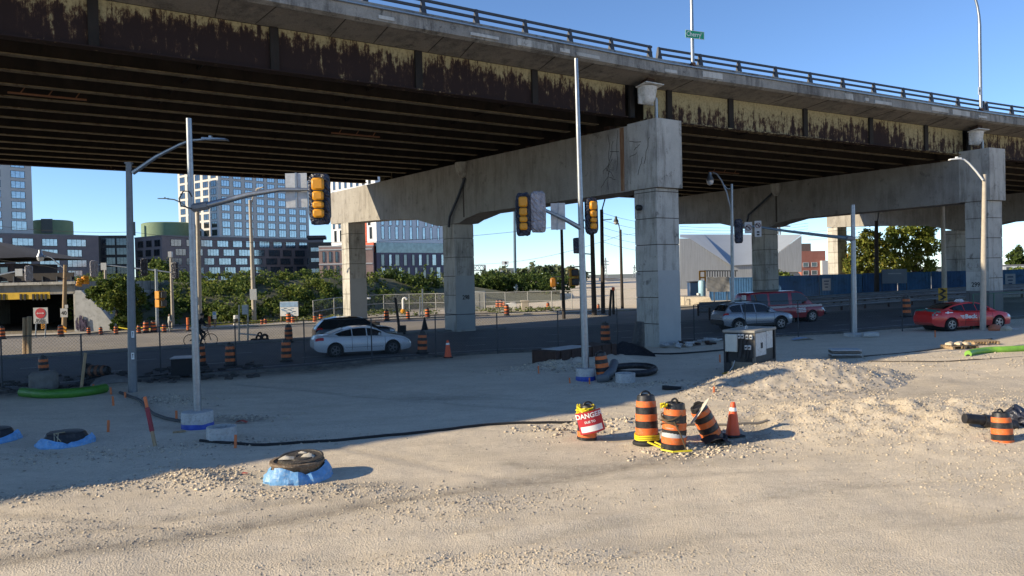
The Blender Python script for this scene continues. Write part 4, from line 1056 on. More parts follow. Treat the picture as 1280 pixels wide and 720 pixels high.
# danger board
p = dA.location+Vector((.06, -.34, .56)); T = thing('danger_sign', 'red and white DANGER board tied at a tilt to the drum beside the pit', 'sign', p)
for j, (x0, x1, ry) in enumerate(((-.36, .02, -20), (.02, .33, 26))):
    pass
W_ = .56; mb = MB(); RT = Matrix.Translation(p) @ Matrix.Rotation(R(-8), 4, 'Z') @ Matrix.Rotation(R(-13), 4, 'Y'); mb.M = RT
n = 12
def bend(x): return .16*(x/.31)**2*(1 if x > 0 else .8)
mb.grid([[(W_*(k/n-.5), bend(W_*(k/n-.5)), z) for k in range(n+1)] for z in (-.245, .245)], flip=False)
mb.grid([[(W_*(k/n-.5), bend(W_*(k/n-.5))+.008, z) for k in range(n+1)] for z in (-.245, .245)], flip=True)
brd = mb.build('board', M_signred, T)
mb = MB(); mb.M = RT; mb.grid([[(x, bend(x)-.004, z) for x in [-.24+.48*k/10 for k in range(11)]] for z in (-.205, -.075)]); mb.build('write_in_panel', M_white, brd)
def bent_text(s, size, z, bold):
    o = text_mesh('lettering', s, size, M_white, brd, Matrix.Rotation(R(90), 4, 'X'), .001, bold)
    off = brd.parent.location
    for v in o.data.vertices:
        x = v.co.x+off.x; zz_ = v.co.z+off.z; y = v.co.y+off.y
        v.co = (RT @ Vector((x, bend(x)-.006+y, zz_+z)))-off
bent_text('DANGER', .15, .15, .004); bent_text('DUE TO', .068, .012, .002)
# pale disc sign leaning on the crooked drum
p = foot(878, 540); T = thing('round_sign', 'pale round sign plate seen nearly edge on, leaning on the crooked drum', 'sign', p)
c = at(874.5, 514, foot(894, 550).y-.38); mb = MB(); mb.M = Matrix.Translation(c) @ Vector((.80, -.20, -.58)).to_track_quat('Z', 'Y').to_matrix().to_4x4()
mb.lathe([(.33, -.008), (.345, .0), (.33, .008)], n=30); mb.build('plate', mat('pale_board', (.62, .56, .46), .6, 0, .06, 4), T)
# cones
def make_cone(label):
    T = thing('traffic_cone', label, 'traffic cone', (0, 0, 0), 'orange traffic cones')
    mb = MB(); mb.lathe([(.15, .03), (.145, .05), (.095, .42), (.074, .53), (.05, .68), (.035, .71), (.03, .66)], n=20); c_ = mb.build('cone_body', M_orangered, T)
    mb = MB(); mb.lathe([(.080, .525), (.0665, .60)], n=20); mb.build('collar', M_white, c_)
    mb = MB(); mb.box((0, 0, .018), (.38, .38, .036), bev=.015); mb.build('foot', M_black, T); return T
cone0 = make_cone('orange traffic cone with a white collar right of the crooked drum'); cone0.location = foot(916, 545); cone0.scale = (1.05,)*3; cone0.rotation_euler = (0, R(2), .4)
c2 = dup(cone0, 'orange traffic cone at the edge of the road behind the fence', foot(560, 447), (0, 0, .2), 1.15)
# small drums along the road: (px, py of the foot, height in px, label)
road_drums = [
    (757, 430, 27, 'slim striped drum on the shaded road just left of the middle pier'), (528, 442, 27, 'striped drum on the road just ahead of the white sedan'),
    (358, 452, 28, 'striped drum on the road behind the tail of the white sedan'), (288, 457, 28, 'dim striped drum between the two fence posts left of the white sedan'),
    (55, 472, 27, 'dusky striped drum by the kerb, left of the lying drum'), (251, 457, 28, 'striped drum half hidden behind the galvanized pole'),
    (361, 428, 22, 'dark drum standing at the tail of the black SUV'), (3, 424, 16, 'drum at the left edge in front of the underpass'),
    (76, 421, 15, 'drum at the foot of the old timber lamp pole'), (111, 418.5, 10, 'small drum before the graffiti wall'), (126, 418.5, 10, 'small drum right of the graffiti wall'),
    (145, 418, 11, 'small drum left of the dark grey lamp pole'), (173.5, 417, 11, 'short drum just right of the dark grey lamp pole'), (182.5, 416, 15, 'tall drum left of the pedestrian signal pole'),
    (192, 415.5, 15, 'tall drum touching the pedestrian signal pole'), (205, 415.5, 11, 'short tilted drum right of the pedestrian signal pole'),
    (327.5, 407, 8, 'small drum left of a second one under the concrete lamp pole'), (332, 406.5, 9, 'small drum nearest the concrete lamp pole'), (361, 405, 14, 'drum in front of the construction notice board'),
    (366, 405, 10, 'lower drum close behind the notice board drum'), (393.5, 404, 10, 'drum left of the farthest sunlit column'), (401, 403, 11, 'drum touching the left side of the farthest sunlit column'),
    (439, 401.5, 13, 'pale pink drum at the right side of the sunlit column'), (450, 401.5, 14, 'bright drum right of the pale pink one'), (483.5, 401, 14, 'drum on the pavement midway between two columns'),
    (510, 399.5, 11, 'drum left of the column marked 298'), (534.5, 398, 13, 'drum partly behind the column marked 298'), (588, 396, 15, 'drum beside the round orange sign'),
    (633.5, 394.5, 14, 'dark banded drum alone at the pavement edge'), (599, 386, 11, 'drum by the grey cabinet in the fenced yard'), (604, 386, 11, 'drum just right of the grey cabinet in the yard'),
    (622, 385.5, 11, 'leftmost of three drums in the fenced yard'), (626.5, 385.5, 11, 'middle of three drums in the fenced yard'), (630.5, 385.5, 10, 'rightmost of three drums in the fenced yard'),
    (685, 388, 10, 'drum on the gravel before the fenced yard'), (748, 388, 8, 'small reddish drum between the wooden poles'), (1133, 396, 26, 'dark red and black drum behind the tail of the red taxi')]
for px, py, h, lb in road_drums:
    p = grd(px, py); s = h*mpp(p)/1.02
    d_ = dup(drum0, lb, p, (0, R(random.uniform(-2, 2)), random.uniform(0, 6)), (min(s, 1.25)*.95, min(s, 1.25)*.95, s))
p = grd(120, 472); dL = dup(drum0, 'dirty drum lying on its side behind the green hose', p+Vector((-.35, 0, .28)), (0, R(88), R(-12)), 1.0)
M_dusty = mat('dusty_orange', (.20, .075, .035), .8, 0, .3, 5, dirt=(.10, .08, .06))
for ch in dL.children:
    if ch.name.startswith('drum_body'): ch.data = ch.data.copy(); ch.data.materials[0] = M_dusty
for px, py, h, lb in ((235, 414, 17, 'thin orange post left of the galvanized pole'), (262, 410, 15, 'orange post behind the cyclist'), (269, 410, 13, 'short bare post right of the orange post')):
    p = grd(px, py); T = thing('delineator_post', lb, 'post', p); s = h*mpp(p)
    mb = MB(); mb.tube([p, p+Vector((0, 0, s))], .10, 8); mb.build('post', M_orange if 'bare' not in lb else M_woodlight, T); mb = MB(); mb.lathe([(.28, 0), (.25, .08), (.1, .1)], p, 12); mb.build('foot', M_black, T)
p = grd(295, 407); T = thing('delineator_post', 'grey and white banded post left of the concrete lamp pole', 'post', p); mb = MB(); mb.lathe([(.22, 0, 0), (.22, .3, 0), (.21, .31, 1), (.21, .6, 1), (.2, .61, 0), (.19, .9, 0)], p, 12); mb.build('post', [M_white, M_rail], T)
p = grd(731, 392); T = thing('traffic_cone', 'small dark cone on the far pavement', 'traffic cone', p, 'orange traffic cones'); mb = MB(); mb.lathe([(.3, 0), (.22, .06), (.05, .75)], p, 10); mb.build('cone_body', mat('dark_red_plastic', (.09, .02, .012), .6), T)
p = grd(531, 413); T = thing('traffic_cone', 'black cone near the foot of the column marked 298', 'traffic cone', p); mb = MB(); mb.lathe([(.3, 0), (.25, .06), (.04, .95)], p, 10); mb.build('cone_body', M_black, T)
# survey stakes: (px, foot py, height px, colour)
stakes = [(135, 540, 15, 'stake standing alone between the wrapped manholes'), (142, 507, 12, 'stake below the right end of the green hose'), (116, 488, 8, 'stake behind the green hose'), (139, 493, 9, 'stake at the tip of the green hose'),
          (157, 497, 7, 'stake at the foot of the dark grey lamp pole'), (220.5, 527, 14, 'stake left of the round footing of the galvanized pole'), (294, 560, 17, 'stake in front of the small concrete ring at left'),
          (673.5, 468, 11, 'stake on the gravel left of the very tall pole'), (712.5, 479, 7, 'stake left of the blue wrapped footing'), (737, 480, 8, 'stake below the blue wrapped footing'), (892.5, 494, 11, 'stake at the left toe of the gravel pile'), (900, 452, 9, 'stake left of the generator'), (1169, 421, 8, 'stake before the red taxi')]
M_stakeo = mat('stake_orange_paint', (.62, .17, .06), .8, 0, .15, 6)
for i, (px, py, h, lb) in enumerate(stakes):
    p = foot(px, py); s = h*mpp(p); rr = random.Random(i); T = thing('survey_stake', 'orange topped wooden '+lb, 'survey stake', p, 'survey stakes on the lot')
    tl = Vector((rr.uniform(-.03, .03), 0, 0)); w = .024
    mb = MB(); mb.hexa([(p.x-w, p.y-w, p.z-.05), (p.x+w, p.y-w, p.z-.05), (p.x+w, p.y+w, p.z-.05), (p.x-w, p.y+w, p.z-.05)], [(p.x-w+tl.x, p.y-w, p.z+s), (p.x+w+tl.x, p.y-w, p.z+s), (p.x+w+tl.x, p.y+w, p.z+s*.96), (p.x-w+tl.x, p.y+w, p.z+s*.96)])
    mb.build('stake', M_stakeo, T)
p = foot(194, 558); q = at(181, 496, p.y+.2); T = thing('marker_stake', 'taller leaning stake painted dark red with an orange top, left of the galvanized pole', 'survey stake', p)
mb = MB(); mb.tube([p, p.lerp(q, .3)], .045, 4, 0); mb.tube([p.lerp(q, .3), p.lerp(q, .78)], .055, 4, 1); mb.tube([p.lerp(q, .78), q], .04, 4, 2); mb.build('stake', [M_woodlight, mat('dark_red_paint', (.25, .02, .03), .6), M_stakeo], T)
p = foot(101, 491); q = at(107, 441, p.y); T = thing('timber_post', 'bare timber stick leaning behind the green hose', 'post', p); mb = MB(); mb.tube([p, q], .055, 5); mb.build('stick', M_woodlight, T)
for j, px in enumerate((31, 36.5)):
    p = grd(px, 443.5); T = thing('timber_post', ['left', 'right'][j]+' one of two short brown timber posts across the road at left', 'post', p); mb = MB(); mb.tube([p, at(px+.3, 397-j*1.5, p.y)], .12, 8); mb.build('stick', M_woodlight, T)
# ------------------------------------------------------------------ things lying on the lot
def tarp_ring(T, c, r0, r1, z0, z1, m, rr, name='wrap', n=44, parent=None):
    mb = MB(); P = []
    for j in range(6):
        t = j/5; row = []
        for k in range(n):
            a = 2*PI*k/n; f = .5+.5*math.sin(k*2.1+3*math.sin(k*.7))
            r = r0+(r1-r0)*t+.05*math.sin(PI*t)*1.1+.065*f*(1-.4*t)+rr.uniform(-.018, .018)
            z = z0+(z1-z0)*t+(.06*math.sin(a*3+1)+.05*f)*(t**2)
            row.append((c.x+r*math.cos(a), c.y+r*math.sin(a), c.z+z))
        P.append(row+[row[0]])
    mb.grid(P, flip=False); return mb.build(name, m, parent or T, angle=16)
rr = random.Random(11)
p = foot(362, 606); p = p+Vector((0, .55, 0)); p.z = zl(p.x, p.y)
T = thing('manhole_chimney', 'sunlit manhole ring wrapped in bright blue plastic with a worn iron cover', 'manhole', p)
tarp_ring(T, p, .60, .50, -.08, .20, M_bluetarp, rr)
mb = MB(); mb.lathe([(.46, .05), (.47, .22), (.50, .28), (.515, .30), (.51, .335), (.44, .34), (.43, .31), (.40, .31)], p, 36); mb.build('iron_frame', mat('rusty_iron', (.16, .11, .07), .75, .2, .4, 8, .3, 30, dirt=(.30, .25, .18)), T)
mb = MB(); mb.M = Matrix.Translation(p+Vector((.02, 0, .345))) @ Matrix.Rotation(R(5), 4, 'X'); mb.M = mb.M @ Matrix.Translation((.05, .03, .02)); mb.lathe([(.42, -.02), (.42, .03), (.38, .035), (.37, .02), (.25, .02), (.24, .035), (.1, .035), (.09, .02), (.0, .02)], n=30)
mb.build('cover', M_iron, T)
mb = MB()
for (x, y, sx, sy, h) in ((.20, .02, .26, .20, .07), (-.16, -.1, .3, .2, .05), (.05, .2, .3, .12, .06)):
    G = [[(p.x+x+sx*(u-.5), p.y+y+sy*(v_-.5), p.z+.385+h*math.sin(PI*u)*math.sin(PI*v_)*rr.uniform(.6, 1.3)) for u in (0, .2, .4, .6, .8, 1)] for v_ in (0, .25, .5, .75, 1)]
    mb.grid(G)
mb.build('cloth_scrap', mat('dusty_cloth', (.42, .38, .31), .9, 0, .3, 9, .3, 20), T, angle=25)
def covered_manhole(px, py, s, lb):
    p = foot(px, py); p = p+Vector((0, .55*s, 0)); p.z = zl(p.x, p.y); T = thing('manhole_chimney', lb, 'manhole', p)
    tarp_ring(T, p, .70*s, .66*s, -.06, .14, M_bluetarp, rr)
    mb = MB(); P = []
    for (r, z) in ((.66, .10), (.60, .15), (.54, .26), (.50, .29)):
        P.append([(p.x+s*(r+.02*math.sin(5*a))*math.cos(a), p.y+s*r*math.sin(a), p.z+z) for a in [2*PI*k/28 for k in range(29)]])
    mb.grid(P); mb.lathe([(.50*s, .285), (.3*s, .31), (.02, .32)], p, 28); mb.build('cover', M_blackplastic, T, angle=30)
    mb = MB()
    for q in range(3): mb.tube([(p.x+rr.uniform(-.25, .25)*s, p.y-.3*s+rr.uniform(-.2, .1), p.z+.32+rr.uniform(0, .03)), (p.x+rr.uniform(-.1, .1), p.y-.45*s, p.z+.32), (p.x+rr.uniform(-.1, .3)*s, p.y-.64*s, p.z+.16)], .013, 4)
    mb.build('tie_rope', mat('rope', (.35, .30, .2), .9), T)
covered_manhole(69, 560, .80, 'shaded manhole under black sheeting above a blue plastic skirt, in full view at left')
covered_manhole(-24, 555, .78, 'black and blue wrapped manhole cut by the left edge of the picture')
def conc_ring(px, py, r, h, lb, hole=True):
    p = foot(px, py); p = p+Vector((0, r, 0)); p.z = zl(p.x, p.y); T = thing('concrete_ring', lb, 'concrete ring', p)
    mb = MB(); mb.lathe([(r, -.05), (r, h*.62), (r*.985, h*.63), (r*.985, h*.66), (r, h*.67), (r, h), (r*.86, h+.01), (r*.84, h-.05), (r*.82, .05)], p, 30); mb.build('ring', M_concbase, T)
    mb = MB(); mb.lathe([(r*.83, h-.14), (.01, h-.13)], p, 24); mb.build('inside', M_black, T)
conc_ring(270.5, 554, .345, .34, 'short concrete ring standing beside the footing of the galvanized pole')
conc_ring(783.5, 479, .345, .30, 'small concrete ring surrounded by a thick black hose loop')

def hose(name, lb, pts, r, m, cat='hose', sub=6, wig=0, n=8, lift=0):
    P = []; g = [foot(*q) if len(q) == 2 else Vector(q) for q in pts]
    for i in range(len(g)-1):
        p0, p1, p2, p3 = g[max(i-1, 0)], g[i], g[i+1], g[min(i+2, len(g)-1)]
        for k in range(sub):
            t = k/sub; P.append(.5*((2*p1)+(p2-p0)*t+(2*p0-5*p1+4*p2-p3)*t*t+(3*p1-p0-3*p2+p3)*t**3))
    P.append(g[-1])
    for q in P:
        if -14 < q.x < 17 and 7 < q.y < 31: q.z = max(zl(q.x, q.y), q.z if lift else -9)+r*.8
        else: q.z = gz(q.x)+r*.8+(.0)
    mb = MB(); mb.tube(P, r, n); return tag(mb.build(name, m), lb, cat)
hose('ground_hose', 'long thin black hose crossing the lot from the small concrete ring to the danger board', [(250, 552), (300, 556), (340, 557), (400, 553), (470, 547), (540, 540), (610, 532), (680, 529.5), (722, 529)], .035, M_black)
hose('ground_hose', 'short grey hose running right from the upright drum to the cone', [(845, 537), (880, 534), (915, 532), (960, 531)], .03, mat('grey_hose', (.12, .11, .10), .7))
hose('ground_hose', 'black hose curving from the dark grey lamp pole to the round footing', [(150, 492), (165, 498), (176, 503), (186, 514), (205, 524), (232, 529)], .05, mat('dusty_hose', (.06, .06, .06), .7))
hose('ground_cable', 'thin black cable lying from the generator to the small pipe scrap', [(850, 489), (870, 489), (890, 483), (905, 477), (915, 474)], .022, M_black)
hose('ground_cable', 'dark cable across the ground left of the generator', [(770, 441), (830, 443), (870, 441), (905, 438)], .035, M_black)
hose('ground_cable', 'thin dark cable on the gravel before the red taxi', [(1080, 446), (1130, 442), (1170, 437), (1210, 430), (1240, 424)], .03, mat('dusty_cable', (.09, .075, .06), .9))
hose('ground_cable', 'thin dark cable on the sunny gravel below the pallet of grey slabs', [(1085, 452), (1150, 452.5), (1220, 450), (1285, 446)], .025, MATS['dusty_cable'])
hose('green_hose', 'dull green corrugated hose lying along the shaded kerb at left', [(28, 495), (60, 497.5), (90, 496.5), (115, 493.5), (131, 490)], .17, M_greendk, n=10)
hose('green_hose', 'thick lime green hose lying in the sun at the right edge', [(1210, 446), (1217, 443.5), (1235, 441), (1260, 440), (1300, 438)], .13, M_green, n=10)
o_ = at(1210.2, 445.6, foot(1210, 446).y-.14); mb = MB(); mb.lathe([(0, 0), (.085, 0), (.085, .01)], o_, 12, M=Vector((-.75, -.66, 0)).to_track_quat('Z', 'Y').to_matrix().to_4x4()); h_ = mb.build('hose_hollow_shade', M_black, bpy.data.objects['green_hose.001'], 'black disc painted as the shaded hollow of the hose end')  # black disc stands in for the shade inside the hose
hose('ground_cable', 'pair of black cables sagging toward the lying drum', [(76, 491), (98, 479), (120, 472), (126, 471)], .03, M_black)
hose('ground_cable', 'black cable from the lying drum to the dark grey lamp pole', [(128, 472), (140, 474), (155, 478), (172, 481)], .03, M_black)
p = foot(783, 473); mb = MB(); pts = []
cc = foot(793, 470)
for k in range(0, 19):
    a = R(-160)+R(300)*k/18; x = cc.x+.82*math.cos(a); y = cc.y+.5+.75*math.sin(a); pts.append((x, y, zl(x, y)+.16+.04*math.sin(a)))
mb.tube(pts, .12, 10); tag(mb.build('hose_loop', M_blackplastic), 'thick black hose looped round the small concrete ring', 'hose')
mb = MB(); a = foot(742, 481); mb.tube([foot(748, 478)+Vector((0, 0, .1)), foot(757, 478)+Vector((0, 0, .16)), foot(765, 474)+Vector((0, 0, .3)), foot(768, 468)+Vector((0, 0, .42))], .16, 10)
tag(mb.build('grey_hose', mat('slate_hose', (.10, .11, .12), .55)), 'short slate grey corrugated hose bent up beside the tilted drum', 'hose')
# black pipe at the right drum
p = foot(1213, 536); mb = MB(); mb.M = Matrix.Translation((0, 0, 0))
a, b_, c = p+Vector((-.12, 0, .22)), p+Vector((.30, .02, .17)), p+Vector((.95, .05, .02))
P = [a, a.lerp(b_, .5)]; mb.tube([a, b_], .105, 14); mb.tube([b_-Vector((.02, 0, 0)), c], .13, 14)
T = thing('drain_pipe', 'black corrugated pipe end poking from gravel beside the sunk drum', 'pipe', p); mb.build('pipe', M_blackplastic, T)
mb = MB(); mb.tube([foot(1262, 530)+Vector((0, .1, .02)), foot(1270, 528)+Vector((0, 0, .2)), foot(1290, 533)+Vector((0, 0, .05))], .2, 10); tag(mb.build('black_sack', M_bag), 'glossy black sheeting behind the sunk drum at the right edge', 'sheeting')
p = foot(848, 487); mb = MB(); mb.tube([at(828, 485.5, p.y)+Vector((0, 0, .03)), at(851, 487, p.y)+Vector((0, 0, .03))], .07, 8); tag(mb.build('pipe_scrap', M_black), 'short black pipe scrap lying in the sun above the striped drums', 'pipe')
# sheet of board in the pit, debris there
p = foot(772, 551); mb = MB(); mb.box(p+Vector((0, 0, .02)), (1.0, .5, .03), 0, R(8)); tag(mb.build('ground_board', mat('pale_plywood', (.46, .37, .25), .85, 0, .15, 4)), 'pale plywood sheet lying between the danger board and upright drum', 'board')
p = foot(895, 554); mb = MB(); P = [[(p.x+.55*(u-.5), p.y+.5*(w-.5), p.z+.03+.16*math.sin(PI*u)*rr.uniform(.4, 1)) for u in (0, .2, .4, .6, .8, 1)] for w in (0, .3, .6, 1)]; mb.grid(P); tag(mb.build('black_sheet', M_black), 'crumpled black sheet at the foot of the crooked drum', 'sheeting')
# wood strips, red rags
for (px, py, L, rz, lb, mm) in ((224, 541, .3, 35, 'small wood offcut left of the round footing', M_woodlight), (752, 498, .0, 0, '', None), (690, 538, .5, 10, 'small stick beside the trench', M_woodlight), (1262, 412, .8, -35, 'short white stick near the right edge', M_white)):
    if not L: continue
    p = foot(px, py); mb = MB(); mb.box(p+Vector((0, 0, .03)), (L, .06, .04), 0, R(rz)); tag(mb.build('wood_offcut', mm), lb, 'offcut')
for (px, py, s, lb) in ((306, 593, .12, 'small red scrap on the gravel left of the sunlit manhole'), (302, 529, .3, 'flat red brown scrap in the shade right of the footing')):
    p = foot(px, py); mb = MB(); mb.grid([[(p.x+s*(u-.5), p.y+s*.6*(w-.5), p.z+.025+.3*s*math.sin(PI*u)*rr.random()) for u in (0, .33, .66, 1)] for w in (0, .5, 1)]); tag(mb.build('red_scrap', mat('red_scrap', (.50, .09, .06), .8)), lb, 'scrap')
# steel trench box and black sheeting by the middle pier
p0 = foot(694, 452); T = thing('trench_box', 'rusty dark steel trench box lying at the pit by the middle pier', 'trench box', p0)
a, b_ = at(694, 455, 31.5), at(770, 447, 34.5); a.z = b_.z = .0; d = (b_-a).normalized(); n_ = Vector((-d.y, d.x, 0))
L = (b_-a).length; mb = MB(); mb.M = Matrix.Translation(a) @ Matrix.Rotation(math.atan2(d.y, d.x), 4, 'Z')
mb.box((L/2, 0, .32), (L, .08, .75)); mb.box((L/2, 1.2, .32), (L, .08, .75)); mb.box((L/2, .6, .66), (L*.98, 1.1, .05)); mb.box((.05, .6, .32), (.08, 1.1, .7))
for k in range(6): mb.box((L*(k+.5)/6, -.06, .32), (.09, .05, .72))
mb.build('steel_box', M_rust, T)
mb = MB(); mb.M = Matrix.Translation(a) @ Matrix.Rotation(math.atan2(d.y, d.x), 4, 'Z'); mb.box((L*.35, .6, .70), (L*.5, 1.0, .02), bev=.005); mb.build('lid_sheet', M_concbase, T)
p = foot(797, 440); q = at(800, 402, p.y); mb = MB(); mb.tube([p, p.lerp(q, .5), q], [.30, .28, .20], 12); tag(mb.build('membrane_roll', M_blackplastic), 'black sheet roll standing against the left side of the middle pier', 'roll')
mb = MB(); P = []
for (x, y, h, w) in ((765, 441, .35, .5), (778, 441, .55, .8), (792, 441, .50, .9), (806, 442, .35, .8), (818, 443, .12, .6)):
    c = foot(x, y+2); P.append([(c.x, c.y+w*(u-.5), c.z+h*math.sin(PI*u)*rr.uniform(.85, 1.1)) for u in (0, .15, .35, .5, .65, .85, 1)])
mb.grid(P); tag(mb.build('membrane_heap', M_blackplastic), 'heap of slack black sheeting at the left foot of the middle pier', 'sheeting')
for j, (px, py, s) in enumerate(((847, 434, 1), (872, 432, 1.1), (885, 428, .7))):
    p = foot(px, py); mb = MB(); q = random.Random(j)
    for k in range(14):
        c = p+Vector((q.uniform(-.8, .8)*s, q.uniform(-.4, .4)*s, q.uniform(.03, .2))); mb.box(c, (q.uniform(.1, .6), q.uniform(.05, .3), q.uniform(.03, .12)), 0, M=Matrix.Rotation(q.uniform(0, 3), 4, 'Z') @ Matrix.Rotation(q.uniform(-.4, .4), 4, 'X'))
    tag(mb.build('debris', [M_concbase, M_rust, M_concbase][j]), kind='stuff')
# dark kerb side debris in the left part
mb = MB(); q = random.Random(21)
for k in range(150):
    px = q.uniform(-20, 330); py = 483-px*.062+q.uniform(-9, 9); p = foot(px, py)
    mb.box(p+Vector((0, 0, .02)), (q.uniform(.1, .5), q.uniform(.05, .3), q.uniform(.03, .16)), 0, M=Matrix.Rotation(q.uniform(0, 3), 4, 'Z') @ Matrix.Rotation(q.uniform(-.4, .4), 4, 'X'))
tag(mb.build('rubble', mat('dark_rubble', (.06, .055, .05), .95, 0, .4, 6)), kind='stuff')
p = foot(55, 487); mb = MB(); mb.box(p+Vector((0, 0, .3)), (.9, .6, .75), 0, R(20), bev=.12); tag(mb.build('concrete_block', mat('dirty_concrete', (.16, .15, .135), .9, 0, .25, 4, .3, 12)), 'dusky concrete lump behind the green hose', 'block')
p = foot(140, 481); mb = MB(); mb.lathe([(.85, -.05), (.7, .12), (.5, .26), (.2, .36), (.02, .35)], p, 14, wob=.16); tag(mb.build('dirt_mound', MATS['dirty_concrete'], angle=25), 'small grey dirt mound at the foot of the dark grey lamp pole', 'mound')
# utility box in the shade
p = foot(226, 471); T = thing('utility_box', 'black utility box with a pale lid by the road, left of the galvanized pole', 'utility box', p)
D = p.y; w = mpp(p); mb = MB(); mb.box(p+Vector((0, .5, .36)), (30*w, 1.0, .72), 0, R(14), bev=.02); mb.build('box_body', M_black, T)
mb = MB(); mb.box(p+Vector((0, .5, .745)), (32*w, 1.08, .05), 0, R(14), bev=.015); mb.build('lid', mat('grey_lid', (.28, .29, .31), .4, .2, .1, 5), T)

# ------------------------------------------------------------------ gravel pile
mat('stone_grey', (.22, .20, .175), .95, 0, .25, 3)
def pile():
    c0 = grd(1000, 485); xs = np.arange(c0.x-5.5, c0.x+6.5, .085); ys = np.arange(c0.y-3.4, c0.y+5.5, .085)
    bumps = []
    for (px, py, rx, ry, h, rot) in ((1026, 480, 2.2, 1.7, .46, 0), (965, 481, 1.8, 1.5, .47, 0), (912, 489, 1.5, 1.1, .28, 0), (878, 497, 1.1, .6, .12, 0), (1118, 473, .8, .7, .30, 0), (1065, 480, 1.3, 1.2, .34, 0), (970, 500, 2.6, .8, .20, 0), (1075, 495, 2.4, .8, .12, 0)):
        p = grd(px, py); bumps.append((p.x, p.y+.4, rx, ry, h))
    Z = np.zeros((len(ys), len(xs))); P = []; spots = []
    for j, y in enumerate(ys):
        row = []
        for i, x in enumerate(xs):
            h = 0
            for (bx, by, rx, ry, hh) in bumps:
                q = ((x-bx)/rx)**2+((y-by)/ry)**2
                if q < 4: h = h+hh*max(0, 1-q**.62/2**.62)*(1-.35*min(1, h/.9))
            k = min(1, h*4)
            h += k*(.05*noise.noise((x*1.7, y*1.7, 4))+.04*noise.noise((x*4, y*4, 1))+.05*noise.noise((x*9, y*9, 5))+.03*noise.noise((x*17, y*17, 5)))
            z = gz(x)+hgt_at(x, y)-.10+h*1.03
            row.append((x, y, z))
            if h > .05 and random.random() < .75: spots.append((x+random.uniform(-.04, .04), y+random.uniform(-.04, .04), z+.008, .01+.048*random.random()**2.4))
        P.append(row)
    mb = MB(); mb.grid(P); o = mb.build('gravel_pile', mat('pile_soil', (.47, .40, .31), .95, 0, .28, 2.2, .8, 22), angle=180)
    tag(o, 'long heap of rough gravel in front of the generator', 'gravel pile')
    s_ = stones('heap_stones', spots, M_st+[M_st[2], MATS['stone_grey']], None); s_['kind'] = 'stuff'; s_.parent = o
def hgt_at(x, y): return zl(x, y)-gz(x)
pile()

# ------------------------------------------------------------------ generator, pallets
p = foot(944, 470); T = thing('generator', 'white and black diesel generator with sockets on its end, behind the gravel pile', 'generator', p)
GR = R(-17); GL, GW, GH = 2.05, 1.12, 1.62
# local frame: x along the right side face going back, end face towards the viewer's left
fx_ = Vector((math.sin(R(38)), math.cos(R(38)), 0)); fy_ = Vector((-fx_.y, fx_.x, 0))*1
GM = Matrix.Translation(p) @ Matrix(((fx_.x, fy_.x, 0), (fx_.y, fy_.y, 0), (0, 0, 1))).to_4x4()
def gb(name, m, boxes, parent=T, bev=0):
    mb = MB(); mb.M = GM
    for c, d in boxes: mb.box(c, d, bev=bev)
    return mb.build(name, m, parent)
M_gw = mat('generator_white', (.55, .55, .53), .5, 0, .1, 4, dirt=(.35, .33, .3)); M_gb = mat('generator_black', (.022, .022, .022), .6, 0, .3, 5); M_gbase = mat('generator_frame', (.16, .14, .11), .8, 0, .25, 5)
gb('fuel_base', M_gb, [((GL/2, GW/2, .22), (GL, GW, .40))]); gb('engine_box', M_gb, [((GL/2+.06, GW/2, .95), (GL-.14, GW-.1, 1.06))])
gb('roof', mat('generator_roof', (.30, .28, .24), .7, 0, .15, 4), [((GL/2, GW/2, 1.52), (GL+.06, GW+.06, .10))], bev=.02)
gb('corner_post', M_gbase, [((.04, .04, .78), (.09, .09, 1.4))]); gb('corner_post', M_gb, [((.04, GW-.04, .78), (.09, .09, 1.4))]); gb('corner_post', M_gb, [((GL-.05, .04, .78), (.10, .09, 1.4))])
sp_ = gb('side_panel', M_gw, [((.62, .03, 1.05), (1.0, .04, .80))]); gb('side_panel', M_gw, [((1.50, .035, 1.15), (.60, .03, .62))])
gb('vent', M_gb, [((.62+k*.07, .005, 1.0), (.035, .012, .2)) for k in range(3)], sp_)
gb('base_panel', mat('generator_step', (.22, .19, .14), .8, 0, .2, 5), [((-.012, .45, .28), (.03, .75, .36))])
cb = gb('control_cabinet', mat('cabinet_grey', (.50, .50, .44), .5, 0, .06, 4), [((-.06, .80, 1.12), (.14, .44, .62))], bev=.02)
gb('socket_panel', M_gb, [((-.005, .32, 1.05), (.04, .55, .85))])
for (y, z) in ((.52, 1.36), (.40, 1.36), (.24, 1.34), (.10, 1.34), (.28, .98), (.16, .98)):
    s_ = gb('socket', M_gw, [((-.05, y, z), (.08, .10, .16))], bev=.015); mb = MB(); mb.M = GM; mb.lathe([(.03, 0), (.03, .012), (.0, .013)], (-.09, y, z), 10, M=Matrix.Rotation(R(-90), 4, 'Y')); mb.build('outlet', M_black, s_)
mb = MB(); mb.M = GM
for (y0, z0, y1, z1, s) in ((.28, .90, .35, .55, .2), (.16, .90, .30, .52, .24), (.24, 1.26, .5, .6, .1), (.52, 1.28, .62, .6, .08), (.40, 1.28, .45, .7, .05)):
    mb.tube([(-.06, y0+(y1-y0)*t, z0+(z1-z0)*t-s*math.sin(PI*t)*.6) for t in [k/8 for k in range(9)]], .014, 5)
mb.build('cable', M_black, T)
mb = MB(); mb.M = GM; mb.tube([(-.05, .7, .5), (-.12, .75, .3), (-.2, .9, .05)], .018, 5); mb.build('cable', mat('white_cable', (.5, .5, .48), .6), T)
mb = MB(); mb.M = GM; mb.tube([(.55+.09*math.cos(a), .5, 1.58+.10*math.sin(a)) for a in [PI*k/8 for k in range(9)]], .02, 6); mb.build('lifting_eye', M_gw, T)
c = foot(914, 470); mb = MB()
